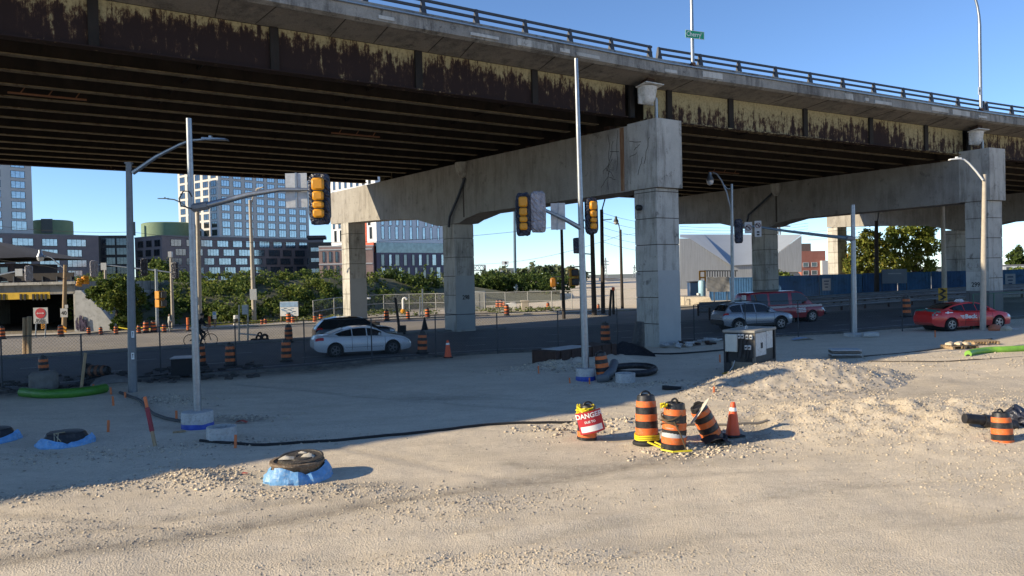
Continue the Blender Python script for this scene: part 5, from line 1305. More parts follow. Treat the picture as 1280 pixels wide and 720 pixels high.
for k in range(6): mb.tube([(c.x+.3*math.cos(a+k), c.y+.15*math.sin(a*1.3+k), c.z+.03+.02*k) for a in [2*PI*i/12 for i in range(12)]], .022, 5)
tag(mb.build('cable_coil', mat('ochre_cable', (.45, .26, .04), .6)), 'ochre cable coil on the ground at the generator corner', 'cable')
p = foot(1062, 448); T = thing('slab_pallet', 'low stack of grey slabs on a pallet behind the gravel pile', 'pallet', p)
for k in range(4):
    mb = MB(); mb.box(p+Vector((.0, .45, .05+.085*k)), (1.12, .8, .06), 0, R(-12), bev=.01); mb.build('slab', [M_gbase, M_concbase][k % 2], T)
for j, (px, py, lb) in enumerate(((1208, 437, 'wooden pallet with loose stones near the lime green hose'), (1235, 431, 'second smaller pallet behind the stone laden one'))):
    p = foot(px, py); T = thing('wooden_pallet', lb, 'pallet', p); L = 1.15
    mb = MB()
    for k in range(5): mb.box(p+Vector((0, .15+.18*k, .135)), (L, .11, .022), 0, R(4))
    mb.build('deck_boards', M_woodlight, T)
    for x in (-.5, 0, .5): mb = MB(); mb.box(p+Vector((x, .5, .065)), (.09, .85, .11), 0, R(4)); mb.build('bearer', M_woodlight, T)
    if not j:
        mb = MB(); q = random.Random(5)
        for k in range(10): mb.lathe([(.02, 0), (.13, .03), (.12, .10), (.03, .14)], p+Vector((q.uniform(-.5, .3), q.uniform(.2, .7), .145)), 7, wob=.2)
        tag(mb.build('loose_stones', M_st[1]), kind='stuff')
p = foot(845, 0+419); 
p = grd(1003, 425); mb = MB(); P = [[(p.x+1.0*(u-.5), p.y+.5*(w-.5), p.z+.02+.16*math.sin(PI*u)*rr.uniform(.2, 1)) for u in (0, .15, .3, .5, .7, .85, 1)] for w in (0, .3, .6, 1)]; mb.grid(P); tag(mb.build('plastic_sheet', mat('pale_blue_sheet', (.35, .45, .58), .4, 0, .2, 6)), 'crumpled pale blue plastic sheet left of the shorter galvanized pole', 'sheeting', )
p = grd(1088, 421); mb = MB(); mb.box(p+Vector((0, 0, .12)), (.75, .35, .22), 0, R(-8), bev=.03); tag(mb.build('concrete_block', M_concbase), 'low concrete block just right of the shorter galvanized pole', 'block')
for j, (px, py) in enumerate(((1258, 414), (1243, 412))):
    p = grd(px, py); mb = MB(); mb.lathe([(.02, -.05), (.25, .0), (.27, .14), (.15, .26), (.02, .28)], p, 9, wob=.18); tag(mb.build('rock', [M_st[1], M_orangepale][j]), ['tan rock right of the pale concrete lamp pole', 'reddish lump beside the orange sack'][j], 'rock')
# ------------------------------------------------------------------ vehicles
def interp(pts, x):
    if x <= pts[0][0]: return pts[0][1]
    for (x0, y0), (x1, y1) in zip(pts, pts[1:]):
        if x <= x1: return y0+(y1-y0)*(x-x0)/(x1-x0)
    return pts[-1][1]
def smooth(pts, x, d=.05): return (interp(pts, x-d)+interp(pts, x)*2+interp(pts, x+d))/4
def paint_mat(name, col, rough=.28, metal=0):
    m, nt, b = new_mat(name); v = coords(nt)
    c = ramp(nt, noise_n(nt, v, 1.6, 5, .6), [(.3, tuple(x*.93 for x in col)), (.7, col)])
    # road dust on the sills
    tc = N(nt, 'ShaderNodeTexCoord'); sx = N(nt, 'ShaderNodeSeparateXYZ'); nt.links.new(tc.outputs['Object'], sx.inputs[0])
    h = N(nt, 'ShaderNodeMapRange'); h.inputs[1].default_value = .65; h.inputs[2].default_value = .2; nt.links.new(sx.outputs['Z'], h.inputs[0])
    c = mixc(nt, math_n(nt, 'MULTIPLY', h.outputs[0], .35), c, (.16, .14, .12))
    nt.links.new(c, b.inputs['Base Color']); b.inputs['Roughness'].default_value = rough; b.inputs['Metallic'].default_value = metal
    b.inputs['Coat Weight'].default_value = .6; b.inputs['Coat Roughness'].default_value = .06; return m
def car(T, s, paint):
    L, wr = s['L'], s['wr']; axl = s['axles']; xs = sorted(set([round(-L/2+L*k/46, 3) for k in range(47)]+[round(a+(wr+.075)*math.cos(PI*k/12), 3) for a in axl for k in range(13)]))
    top, hw_, bot = s['top'], s['half'], s['bot']
    def zbot(x):
        z = interp(bot, x)
        for a in axl:
            q = (wr+.07)**2-(x-a)**2
            if q > 0: z = max(z, wr+math.sqrt(q)*.98)
        return z
    def ring(x):
        zt = smooth(top, x); w = smooth(hw_, x); zb = min(zbot(x), zt-.12); z0 = interp(bot, x); h = zt-z0
        r_ = [(0, zb+.02), (w*.82, zb+.02), (w*.94, zb), ]
        for k, q in ((.18, .975), (.42, 1.0), (.58, .992), (.66, .985), (.84, .955), (.94, .90)): r_.append((w*q, max(zb+.004*k, z0+h*k)))
        r_ += [(w*.82, zt), (w*.45, zt+.025), (0, zt+.03)]
        return [(x, y, z) for y, z in r_]
    mb = MB(); Rr = [ring(x) for x in xs]
    Lf = Rr; Rt = [[(a, -b_, c) for a, b_, c in r_] for r_ in Rr]
    mb.grid(Lf, flip=True); mb.grid(Rt)
    for e, fl in ((0, False), (-1, True)):
        lf = Rr[e]; loop = lf+[(a, -b_, c) for a, b_, c in lf[::-1]]
        mb.add(loop, [tuple(range(len(loop)))[::(-1 if fl else 1)]])
    body = mb.build('body', paint, T, angle=35)
    # wheel wells
    mb = MB()
    for a in axl:
        mb.lathe([(wr+.06, -s['W']/2+.12), (wr+.06, s['W']/2-.12)], (a, 0, wr), 16, M=Matrix.Rotation(R(90), 4, 'X'))
    mb.box((0, 0, interp(bot, 0)+.12), (L*.86, s['W']*.8, .16)); mb.build('underbody', M_black, T)
    # cabin
    cab = s['roof']; belt = s['belt']; x0, x1 = cab[0][0], cab[-1][0]
    n = 40; X = [x0+(x1-x0)*k/n for k in range(n+1)]
    def cz(x): return max(smooth(cab, x, .07), smooth(top, x)-.0)
    def bw(x): return smooth(hw_, x)*.93
    zr_max = max(z for _, z in cab)
    def rw(x):
        t = (cz(x)-belt)/(zr_max-belt); return bw(x)-(bw(x)-s['rw'])*max(0, min(1, t))
    def sidept(x, t, off=0):
        zb = smooth(top, x)-.02; z = zb+(cz(x)-.07-zb)*t; y = bw(x)+(rw(x)-bw(x))*t
        return (x, y+off, z+off*.2)
    def csec(x):
        z = cz(x); r_ = [sidept(x, 0), sidept(x, .5), sidept(x, 1), (x, rw(x)*.94, z-.025), (x, rw(x)*.6, z+.0), (x, 0, z+.012)]
        return r_
    mb = MB(); S = [csec(x) for x in X]; mb.grid(S, flip=True); mb.grid([[(a, -b_, c) for a, b_, c in r_] for r_ in S])
    cabin = mb.build('cabin', paint, T, angle=40)
    for i, (wx0, wx1, sl0, sl1) in enumerate(s['win']):
        for sg in (1, -1):
            mb = MB(); P = []
            for k in range(9):
                x = wx0+(wx1-wx0)*k/8; 
                lo = sidept(x, .10, .006); 
                xx = x+(sl0 if k == 0 else 0)
                P.append([sidept(x, t, .007) for t in (.05, .4, .7, .95)])
            if sl0:
                for q, t in enumerate((.05, .4, .7, .95)): P[0][q] = sidept(wx0+sl0*t, t, .007)
            if sl1:
                for q, t in enumerate((.05, .4, .7, .95)): P[-1][q] = sidept(wx1+sl1*t, t, .007)
            if sg < 0: P = [[(a, -b_, c) for a, b_, c in r_] for r_ in P]
            mb.grid(P, flip=(sg > 0)); mb.build('side_window', M_carglass, cabin)
    for nm, (wx0, wx1) in (('windshield', s['ws']), ('rear_window', s['rwin'])):
        mb = MB(); P = []
        for k in range(7):
            x = wx0+(wx1-wx0)*k/6; y = rw(x)*.90
            P.append([(x, y*q, cz(x)+(.012 if abs(q) < .9 else -.006)+.012) for q in (-1, -.5, 0, .5, 1)])
        mb.grid(P, flip=True); mb.build(nm, M_carglass, cabin)
    # wheels
    for a in axl:
        for sg in (1, -1):
            c = (a, sg*(s['W']/2-.115), wr); M0 = Matrix.Rotation(R(-90*sg), 4, 'X')
            mb = MB(); mb.lathe([(wr*.60, -.11), (wr*.93, -.115), (wr, -.085), (wr, .085), (wr*.93, .115), (wr*.66, .118), (wr*.62, .10)], c, 28, M=M0)
            w = mb.build('wheel', M_tyre, T)
            mb = MB(); mb.lathe([(wr*.66, .085), (wr*.68, .11), (wr*.60, .112), (wr*.57, .06), (.001, .05)], c, 24, M=M0)
            mb.M = Matrix.Translation(c) @ M0
            ns = s.get('spokes', 5)
            rim = mb.build('rim', M_darktrim if s.get('spokes') else s.get('rimmat', M_rim), w)
            mb = MB(); mb.M = Matrix.Translation(c) @ M0
            for k in range(ns):
                g = 2*PI*k/ns; mb.box((wr*.33*math.cos(g), wr*.33*math.sin(g), .09), (wr*.56, wr*.17, .03), 0, g)
            mb.lathe([(.07, .08), (.06, .115), (.001, .118)], n=10); mb.lathe([(wr*.57, .085), (wr*.58, .112), (wr*.66, .112), (wr*.67, .09)], n=24)
            mb.build('spokes', s.get('rimmat', M_rim), w)
    def sw(x, k, off=.006):      # point on the body side
        zt = smooth(top, x); z0 = interp(bot, x); z = z0+(zt-z0)*k
        q = interp([(0, .94), (.18, .975), (.42, 1.0), (.58, .992), (.66, .985), (.84, .955), (.94, .90)], k); return (x, smooth(hw_, x)*q+off, z)
    mb = MB()
    for x in s['seams']:
        for sg in (1, -1): mb.tube([(x+.0*k, sg*sw(x, k, .0)[1], sw(x, k)[2]) for k in (.1, .25, .42, .6, .8, .93)], .012, 4)
    for sg in (1, -1): mb.tube([(x, sg*sw(x, .30, .0)[1], sw(x, .30)[2]) for x in [axl[0]+wr+.15+(axl[1]-axl[0]-2*wr-.3)*k/8 for k in range(9)]], .010, 4)
    mb.build('door_seams', M_darktrim, body)
    for x in s['handles']:
        for sg in (1, -1): mb = MB(); q = sw(x, .80, .008); mb.box((q[0], sg*q[1], q[2]), (.20, .03, .035), bev=.01); mb.build('door_handle', s.get('handlemat', paint), body)
    def patch(x0, x1, k0, k1, off=.012):
        out = []
        for sg in (1, -1):
            mb = MB(); P = [[(lambda q: (q[0], sg*q[1], q[2]))(sw(x0+(x1-x0)*i/5, k0+(k1-k0)*j/3, off)) for j in range(4)] for i in range(6)]
            mb.grid(P, flip=(sg < 0)) if False else mb.grid(P, flip=(sg > 0)); out.append(mb)
        return out
    for mb in patch(*s['tail']): mb.build('tail_lamp', M_redlight, body)
    for mb in patch(*s['head']): mb.build('headlight', M_headlight, body)
    for (x, y, z, dx, dy, dz, m_, nm) in s.get('extra', ()):
        mb = MB(); mb.box((x, y, z), (dx, dy, dz), bev=min(dx, dy, dz)*.3); mb.build(nm, m_, body)
    for sg in (1, -1):
        mx = s['mirror']; q = sidept(mx, .05); mb = MB(); mb.box((mx, sg*(q[1]+.12), q[2]+.09), (.10, .19, .14), bev=.03); mb.build('mirror', paint, cabin)
    return body, cabin, sw
def place_car(T, px, py, deg, D=None):
    p = grd(px, py); T.location = (p.x, p.y, gz(p.x)); T.rotation_euler = (0, -math.atan((gz(p.x+1)-gz(p.x-1))/2*math.cos(R(90-deg))), R(90-deg))
white_p = paint_mat('white_car_paint', (.60, .62, .64)); silver_p = paint_mat('silver_car_paint', (.36, .38, .41), .3, .35); red_p = paint_mat('taxi_red', (.70, .03, .025)); van_p = paint_mat('van_red', (.34, .02, .028)); black_p = paint_mat('black_car_paint', (.010, .011, .013), .22)
sedan = dict(L=4.86, W=1.84, wr=.335, axles=(-1.43, 1.40), belt=.98,
    top=[(-2.43, .80), (-2.36, 1.0), (-2.15, 1.05), (-1.6, 1.04), (-.6, .985), (.9, .955), (1.15, .95), (1.7, .88), (2.1, .78), (2.33, .66), (2.43, .52)],
    half=[(-2.43, .70), (-2.3, .82), (-1.9, .90), (-1.0, .92), (1.3, .92), (1.9, .88), (2.2, .78), (2.36, .64), (2.43, .50)],
    bot=[(-2.43, .45), (-2.3, .30), (-1.8, .22), (1.9, .20), (2.25, .22), (2.43, .30)],
    roof=[(-2.0, 1.04), (-1.75, 1.09), (-1.1, 1.31), (-.6, 1.42), (-.15, 1.45), (.3, 1.42), (.62, 1.33), (1.22, 1.02), (1.35, .95)], rw=.60,
    win=[(-1.25, -.62, -.22, 0), (-.58, .10, 0, 0), (.15, .82, 0, .05)], ws=(.58, 1.22), rwin=(-1.72, -.98), seams=(-.62, .13, 1.02), handles=(-.75, -.02), tail=(-2.36, -1.98, .72, .90), head=(1.98, 2.33, .66, .88), mirror=.72)
T = thing('sedan', 'white sedan driving along the shaded road behind the fence', 'car', (0, 0, 0)); b_, c_, sw = car(T, dict(sedan, rimmat=mat('dark_rim', (.10, .10, .11), .4, .6)), white_p); place_car(T, 452, 442.5, 68)
mb = MB(); mb.box((-2.42, 0, .66), (.05, .5, .12)); mb.build('licence_plate', M_white, b_)
mb = MB(); mb.box((2.40, 0, .52), (.08, .9, .14), bev=.03); mb.box((2.38, 0, .30), (.10, 1.1, .10), bev=.03); mb.build('grille', M_darktrim, b_)
mb = MB(); mb.box((-2.36, 0, .30), (.14, 1.3, .12), bev=.04)
for sg in (1, -1): mb.box((.0, sg*.89, .235), (1.9, .05, .06), bev=.02)
mb.build('lower_trim', M_darktrim, b_)
taxi = dict(sedan, top=[(-2.43, .78), (-2.38, 1.0), (-2.2, 1.10), (-1.6, 1.09), (-.6, 1.01), (.9, .985), (1.15, .98), (1.7, .90), (2.1, .80), (2.33, .68), (2.43, .55)],
    roof=[(-2.05, 1.09), (-1.75, 1.13), (-1.15, 1.35), (-.6, 1.44), (-.15, 1.47), (.3, 1.45), (.62, 1.36), (1.2, 1.06), (1.33, .98)], spokes=5)
T = thing('taxi', 'bright red taxi with a green boot lid and a white roof light', 'car', (0, 0, 0)); b_, c_, sw = car(T, taxi, red_p)
M_taxigreen = mat('taxi_green', (.02, .22, .17), .3, 0, .05, 3)
mb = MB(); P = [[(x, y*smooth(taxi['half'], x)*.90, smooth(taxi['top'], x)+(.036 if abs(y) < .9 else .012)) for y in (-1, -.5, 0, .5, 1)] for x in (-2.34, -2.2, -2.1, -1.95)]; mb.grid(P, flip=True)
P = [[(x, -smooth(taxi['half'], x)*q-.008, interp(taxi['bot'], x)+(smooth(taxi['top'], x)-interp(taxi['bot'], x))*k) for k, q in ((.80, .965), (.88, .94), (.97, .875))] for x in (-2.40, -2.3, -2.15, -2.0)]; mb.grid(P)
mb.build('boot_lid', M_taxigreen, b_, 'green boot lid')
mb = MB(); P = [[(x, y*smooth(taxi['half'], x)*.6, smooth(taxi['top'], x)+.034) for y in (-1, 0, 1)] for x in (1.4, 1.7, 2.0, 2.2)]; mb.grid(P, flip=True); mb.build('bonnet_stripe', M_taxigreen, b_)
mb = MB(); mb.hexa([(-.32, -.26, 1.46), (-.08, -.26, 1.46), (-.08, .26, 1.46), (-.32, .26, 1.46)], [(-.26, -.14, 1.60), (-.14, -.14, 1.60), (-.14, .14, 1.60), (-.26, .14, 1.60)]); mb.build('roof_light', M_white, c_)
q = sw(-.02, .62); text_mesh('lettering', 'Beck', .30, M_white, b_, upright((-.32, -q[1]-.012, q[2]+.02)), .003, .014, 1.15)
mb = MB()
for k in range(3): mb.hexa([(-.96+.06*k, -q[1]-.010, q[2]+.10-.06*k), (-.70, -q[1]-.010, q[2]+.10-.06*k), (-.70, -q[1]-.010, q[2]+.06-.06*k), (-.92+.06*k, -q[1]-.010, q[2]+.06-.06*k)], [(-.96+.06*k, -q[1]-.014, q[2]+.10-.06*k), (-.70, -q[1]-.014, q[2]+.10-.06*k), (-.70, -q[1]-.014, q[2]+.06-.06*k), (-.92+.06*k, -q[1]-.014, q[2]+.06-.06*k)])
mb.build('wing_emblem', M_white, b_)
q = sw(-1.65, .86); mb = MB(); mb.box((-1.55, -q[1]-.004, q[2]), (.45, .01, .05)); mb.lathe([(.07, 0), (.001, .005)], (-1.62, -q[1]-.012, q[2]), 10, M=Matrix.Rotation(R(90), 4, 'X')); mb.build('number_sticker', M_white, b_)
q = sw(-2.2, .80); mb = MB(); mb.box((-2.15, -q[1]-.006, q[2]-.05), (.28, .02, .04)); mb.build('rear_label', M_white, b_)
place_car(T, 1204, 411, 79)
suv = dict(L=4.62, W=1.86, wr=.36, axles=(-1.36, 1.34), belt=1.10, spokes=5,
    top=[(-2.31, .95), (-2.24, 1.15), (-2.0, 1.17), (-.6, 1.10), (.8, 1.06), (1.1, 1.06), (1.7, 1.0), (2.05, .92), (2.25, .80), (2.31, .60)],
    half=[(-2.31, .78), (-2.15, .88), (-1.4, .93), (1.3, .93), (1.9, .88), (2.15, .78), (2.31, .60)], bot=[(-2.31, .48), (-2.1, .36), (-1.8, .30), (1.9, .28), (2.31, .38)],
    roof=[(-2.2, 1.15), (-2.02, 1.35), (-1.78, 1.58), (-1.2, 1.66), (-.5, 1.68), (.1, 1.65), (.45, 1.55), (1.08, 1.12), (1.2, 1.06)], rw=.63,
    win=[(-1.75, -1.12, -.12, 0), (-1.05, -.28, 0, 0), (-.22, .62, 0, .1)], ws=(.45, 1.08), rwin=(-2.15, -1.83), seams=(-1.08, -.25, .92), handles=(-.95, -.12), tail=(-2.27, -1.95, .80, .93), head=(1.85, 2.22, .72, .90), mirror=.55)
M_clad = M_darktrim
T = thing('sport_utility_vehicle', 'silver sport utility vehicle beside the dark red van', 'car', (0, 0, 0)); b_, c_, sw = car(T, suv, silver_p)
mb = MB()
for sg in (1, -1):
    for a in suv['axles']:
        mb.tube([(a+.44*math.cos(g), sg*(smooth(suv['half'], a+.44*math.cos(g))-.0), .36+.44*math.sin(g)) for g in [PI*k/14 for k in range(15)]], .05, 5)
    mb.box((0, sg*.91, .36), (1.9, .06, .16), bev=.02)
mb.box((-2.28, 0, .56), (.14, 1.6, .30), bev=.04); mb.box((2.26, 0, .48), (.14, 1.5, .26), bev=.04); mb.build('black_cladding', M_clad, b_)
for sg in (1, -1): mb = MB(); mb.tube([(-1.7, sg*.62, 1.66), (-1.4, sg*.62, 1.73), (-.2, sg*.62, 1.74), (.2, sg*.62, 1.68)], .022, 6); mb.build('roof_rail', M_darktrim, c_)
place_car(T, 941, 412, 78)
blk = dict(suv, spokes=None); blk.pop('spokes'); T = thing('sport_utility_vehicle', 'black sport utility vehicle mostly hidden behind the white sedan', 'car', (0, 0, 0)); car(T, dict(blk, L=4.62), black_p); place_car(T, 444, 431, 68)
van = dict(L=5.7, W=2.0, wr=.37, axles=(-1.75, 1.78), belt=1.22, spokes=6, handlemat=M_darktrim,
    top=[(-2.85, 1.18), (-2.8, 1.22), (1.2, 1.20), (1.75, 1.18), (2.45, 1.08), (2.7, .98), (2.82, .70)],
    half=[(-2.85, .92), (-2.7, .97), (-2.2, 1.0), (1.6, 1.0), (2.3, .97), (2.6, .90), (2.82, .78)], bot=[(-2.85, .50), (-2.7, .36), (2.5, .32), (2.82, .45)],
    roof=[(-2.84, 1.22), (-2.78, 1.9), (-2.62, 2.04), (-2.0, 2.08), (.3, 2.08), (.95, 2.05), (1.18, 1.95), (1.86, 1.24), (1.95, 1.18)], rw=.80,
    win=[(-2.5, -1.35, 0, 0), (-1.2, .12, 0, 0), (.38, 1.32, 0, .22)], ws=(1.15, 1.84), rwin=(-2.83, -2.79), seams=(.22, 1.42, -1.28), handles=(.42, .02), tail=(-2.84, -2.72, .75, 1.0), head=(2.5, 2.74, .62, .82), mirror=1.22)
T = thing('van', 'dark red passenger van with a pale side stripe behind the silver vehicle', 'van', (0, 0, 0)); b_, c_, sw = car(T, van, van_p)
for sg in (1, -1):
    mb = MB(); P = [[(x, sg*(smooth(van['half'], x)*q+.008), 1.0+z) for z, q in ((.0, .965), (.07, .955), (.14, .93))] for x in [-2.75+5.3*k/20 for k in range(21)]]; mb.grid(P, flip=(sg > 0)); mb.build('side_stripe', mat('van_stripe', (.5, .42, .38), .4, 0, .05, 3), b_)
for k, (s_, z) in enumerate((('AIRPORT', .90), ('SHUTTLE', .80), ('VAN', .70))):
    pass
mb = MB(); q = random.Random(2)
for k in range(3):
    x = .62
    while x < 1.25: w = q.uniform(.06, .14); mb.box((x+w/2, -1.006, .92-.11*k), (w*.85, .008, .065)); x += w
mb.build('door_lettering', M_white, b_)
mb = MB(); mb.box((2.80, 0, .55), (.16, 1.8, .20), bev=.05); mb.box((-2.86, 0, .52), (.14, 1.8, .18), bev=.05); mb.build('bumper', M_darktrim, b_)
mb = MB(); mb.lathe([(.36, -.1), (.37, 0), (.36, .1), (.05, .12)], (-2.98, 0, 1.15), 20, M=Matrix.Rotation(R(-90), 4, 'Y')); mb.box((-2.86, -.6, 1.5), (.05, .5, .85)); mb.build('rear_ladder', M_white, b_)
place_car(T, 975, 403, 78)

# ------------------------------------------------------------------ people and the bicycle
def person(label, p, joints, radii, edges, zones, head_c, rz=0, hair=None, facing=(1, 0), s=1.0):
    T = thing('person', label, 'person', p, rz=0)
    me = bpy.data.meshes.new('body'); names = list(joints)
    Mx = Matrix.Rotation(rz, 4, 'Z')
    me.from_pydata([tuple(Mx @ (Vector(joints[n])*s)) for n in names], [(names.index(a), names.index(b_)) for a, b_ in edges], [])
    o = bpy.data.objects.new('body', me); COL.objects.link(o)
    md = o.modifiers.new('s', 'SKIN'); me.skin_vertices[0].data[0].use_root = True
    for i, n in enumerate(names):
        r = radii[n]; me.skin_vertices[0].data[i].radius = (r[0]*s, r[1]*s) if isinstance(r, tuple) else (r*s, r*s)
        me.skin_vertices[0].data[i].use_root = (n == 'pelvis')
    sb = o.modifiers.new('d', 'SUBSURF'); sb.levels = 2
    dg = bpy.context.evaluated_depsgraph_get(); m2 = bpy.data.meshes.new_from_object(o.evaluated_get(dg)); bpy.data.objects.remove(o)
    m2.name = 'body'; o = bpy.data.objects.new('body', m2); COL.objects.link(o); o.parent = T
    m2.materials.clear(); mats = []
    for _, m_ in zones:
        if m_ not in mats: mats.append(m_); m2.materials.append(m_)
    P = {n: Mx @ (Vector(joints[n])*s) for n in names}
    for f in m2.polygons:
        n = min(P, key=lambda k: (P[k]-f.center).length)
        for keys, m_ in zones:
            if n in keys: f.material_index = mats.index(m_)
        f.use_smooth = True
    return T
sk = dict(
    pelvis=(0, 0, .98), waist=(.02, 0, 1.12), chest=(.04, 0, 1.34), neck=(.05, 0, 1.50), chin=(.07, 0, 1.58), skull=(.06, 0, 1.68), crown=(.05, 0, 1.77),
    shl=(.03, .19, 1.43), ell=(.05, .25, 1.17), hal=(.18, .24, 1.0), fil=(.27, .23, .98), shr=(.03, -.19, 1.43), elr=(.05, -.25, 1.17), har=(.18, -.24, 1.0), fir=(.27, -.23, .98),
    hil=(0, .10, .92), knl=(.14, .11, .50), anl=(.06, .11, .10), tol=(.22, .12, .04), hir=(0, -.10, .92), knr=(.0, -.11, .50), anr=(-.16, -.11, .12), tor=(-.02, -.12, .04))
rd = dict(pelvis=(.15, .12), waist=(.14, .11), chest=(.17, .12), neck=.055, chin=.07, skull=(.085, .10), crown=.055, shl=.075, ell=.05, hal=.04, fil=.03, shr=.075, elr=.05, har=.04, fir=.03, hil=.10, knl=.068, anl=.045, tol=.035, hir=.10, knr=.068, anr=.045, tor=.035)
ed = [('pelvis', 'waist'), ('waist', 'chest'), ('chest', 'neck'), ('neck', 'chin'), ('chin', 'skull'), ('skull', 'crown'), ('chest', 'shl'), ('shl', 'ell'), ('ell', 'hal'), ('hal', 'fil'), ('chest', 'shr'), ('shr', 'elr'), ('elr', 'har'), ('har', 'fir'), ('pelvis', 'hil'), ('hil', 'knl'), ('knl', 'anl'), ('anl', 'tol'), ('pelvis', 'hir'), ('hir', 'knr'), ('knr', 'anr'), ('anr', 'tor')]
torso = ('waist', 'chest', 'shl', 'ell', 'shr', 'elr', 'neck'); legs = ('pelvis', 'hil', 'knl', 'hir', 'knr')
# rider
pb = grd(251, 433); s = 1.08
rj = dict(sk, pelvis=(-.12, 0, .99), waist=(-.07, 0, 1.13), chest=(.04, 0, 1.37), neck=(.09, 0, 1.53), chin=(.13, 0, 1.60), skull=(.12, 0, 1.70), crown=(.11, 0, 1.79), shl=(.06, .19, 1.45), shr=(.06, -.19, 1.45), ell=(.22, .26, 1.22), elr=(.22, -.26, 1.22), hal=(.46, .24, 1.08), har=(.46, -.24, 1.08), fil=(.52, .24, 1.05), fir=(.52, -.24, 1.05),
          hil=(-.10, .10, .93), knl=(.24, .11, .70), anl=(.10, .11, .40), tol=(.24, .12, .34), hir=(-.10, -.10, .93), knr=(.12, -.11, .56), anr=(.02, -.11, .20), tor=(.17, -.12, .14))
HD = R(12)
T = person('cyclist in black clothes riding along the sunlit edge of the left road', pb, rj, rd, ed, [(torso+legs+('anl', 'tol', 'anr', 'tor'), M_darkcloth), (('chin', 'skull', 'hal', 'fil', 'har', 'fir'), M_skin), (('crown',), M_black)], None, HD, s=s)
mb = MB(); mb.M = Matrix.Translation(pb) @ Matrix.Rotation(HD, 4, 'Z') @ Matrix.Scale(s, 4)
mb.lathe([(.115, 1.70), (.12, 1.74), (.09, 1.81), (.02, 1.835)], (.11, 0, 0), 14); mb.build('cap', M_black, T)
mb = MB(); mb.M = Matrix.Translation(pb) @ Matrix.Rotation(HD, 4, 'Z') @ Matrix.Scale(s, 4)
mb.box((-.14, 0, 1.32), (.18, .30, .44), bev=.06); T2 = thing('backpack', 'dark backpack worn by the cyclist', 'backpack', pb); mb.build('bag', mat('dark_bag', (.02, .02, .03), .8), T2)
T = thing('bicycle', 'black bicycle under the cyclist', 'bicycle', pb); BM = Matrix.Translation(pb) @ Matrix.Rotation(HD, 4, 'Z') @ Matrix.Scale(s, 4)
for x in (-.54, .54):
    mb = MB(); mb.M = BM; mb.tube([(x+.335*math.cos(a), 0, .34+.335*math.sin(a)) for a in [2*PI*k/28 for k in range(29)]], .02, 6); w = mb.build('wheel', M_tyre, T)
    mb = MB(); mb.M = BM
    for k in range(12): mb.tube([(x, 0, .34), (x+.32*math.cos(k*PI/6), 0, .34+.32*math.sin(k*PI/6))], .004, 3)
    mb.build('spokes', M_rim, w)
mb = MB(); mb.M = BM
for a, b_ in (((-.54, 0, .34), (-.02, 0, .30)), ((-.02, 0, .30), (-.16, 0, .88)), ((-.54, 0, .34), (-.13, 0, .78)), ((-.02, 0, .30), (.38, 0, .76)), ((-.13, 0, .80), (.37, 0, .85)), ((.36, 0, .92), (.54, 0, .34))): mb.tube([a, b_], .02, 6)
mb.build('frame', M_black, T)
mb = MB(); mb.M = BM; mb.tube([(.36, 0, .92), (.40, 0, 1.03)], .016, 6); mb.tube([(.46, -.28, 1.04), (.41, 0, 1.03), (.46, .28, 1.04)], .016, 6); mb.build('handlebar', M_black, T)
mb = MB(); mb.M = BM; mb.hexa([(-.32, -.08, .90), (-.02, -.03, .91), (-.02, .03, .91), (-.32, .08, .90)], [(-.32, -.07, .94), (-.04, -.02, .94), (-.04, .02, .94), (-.32, .07, .94)]); mb.build('saddle', M_black, T)
mb = MB(); mb.M = BM; mb.lathe([(.09, -.01), (.09, .01)], (-.02, 0, .30), 14, M=Matrix.Rotation(R(90), 4, 'X')); mb.tube([(-.02, -.08, .30), (.10, -.08, .16)], .012, 5); mb.tube([(-.02, .08, .30), (.06, .08, .40)], .012, 5); mb.build('crank', M_rim, T)
pw = grd(211.5, 415.5)
person('pedestrian in pale clothes walking on the far pavement left of the galvanized pole', pw, sk, rd, ed, [(torso, M_whitecloth), (legs+('anl', 'anr'), mat('grey_trousers', (.30, .29, .28), .9)), (('chin', 'skull', 'hal', 'fil', 'har', 'fir'), M_skin), (('crown', 'tol', 'tor'), M_darkcloth)], None, R(35), s=.82*1.0)
# ------------------------------------------------------------------ fences and barriers
M_wire = mat('fence_wire', (.10, .11, .11), .6, .3, .1, 3); M_fpost = mat('fence_post', (.05, .055, .06), .6, .3, .2, 3); M_fgalv = mat('fence_galvanized', (.33, .33, .32), .6, .3, .1, 3); M_fgreen = mat('fence_green', (.03, .10, .075), .6, .1, .1, 3)
def fence(name, label, bases, h, mpost, mwire, step=.11, wr=.0035, pr=.03, rails=(1.0,), loc=None, cat='fence'):
    T = thing(name, label, cat, loc or bases[0])
    for b_ in bases: mb = MB(); mb.tube([b_-Vector((0, 0, .05)), b_+Vector((0, 0, h))], pr, 7); mb.build('post', mpost, T)
    for f in rails: mb = MB(); mb.tube([b_+Vector((0, 0, h*f)) for b_ in bases], pr*.62, 6); mb.build('rail', mpost, T)
    mb = MB()
    for a, b_ in zip(bases, bases[1:]):
        L = (b_-a).length; n = int(L/step); k = h/L
        for i in range(-int(h/step), n):
            for sg in (1, -1):
                s0, s1 = i*step, i*step+h
                z0, z1 = 0., h
                if s0 < 0: z0 = -s0; s0 = 0
                if s1 > L: z1 = h-(s1-L); s1 = L
                if z1 <= z0: continue
                if sg < 0: s0, s1 = L-s0, L-s1
                p0 = a.lerp(b_, s0/L)+Vector((0, 0, z0)); p1 = a.lerp(b_, s1/L)+Vector((0, 0, z1))
                d = Vector((0, 0, wr)); 
                mb.add([p0-d, p1-d, p1+d, p0+d], [(0, 1, 2, 3)])
    if step: mb.build('wire_mesh', mwire, T)
    return T
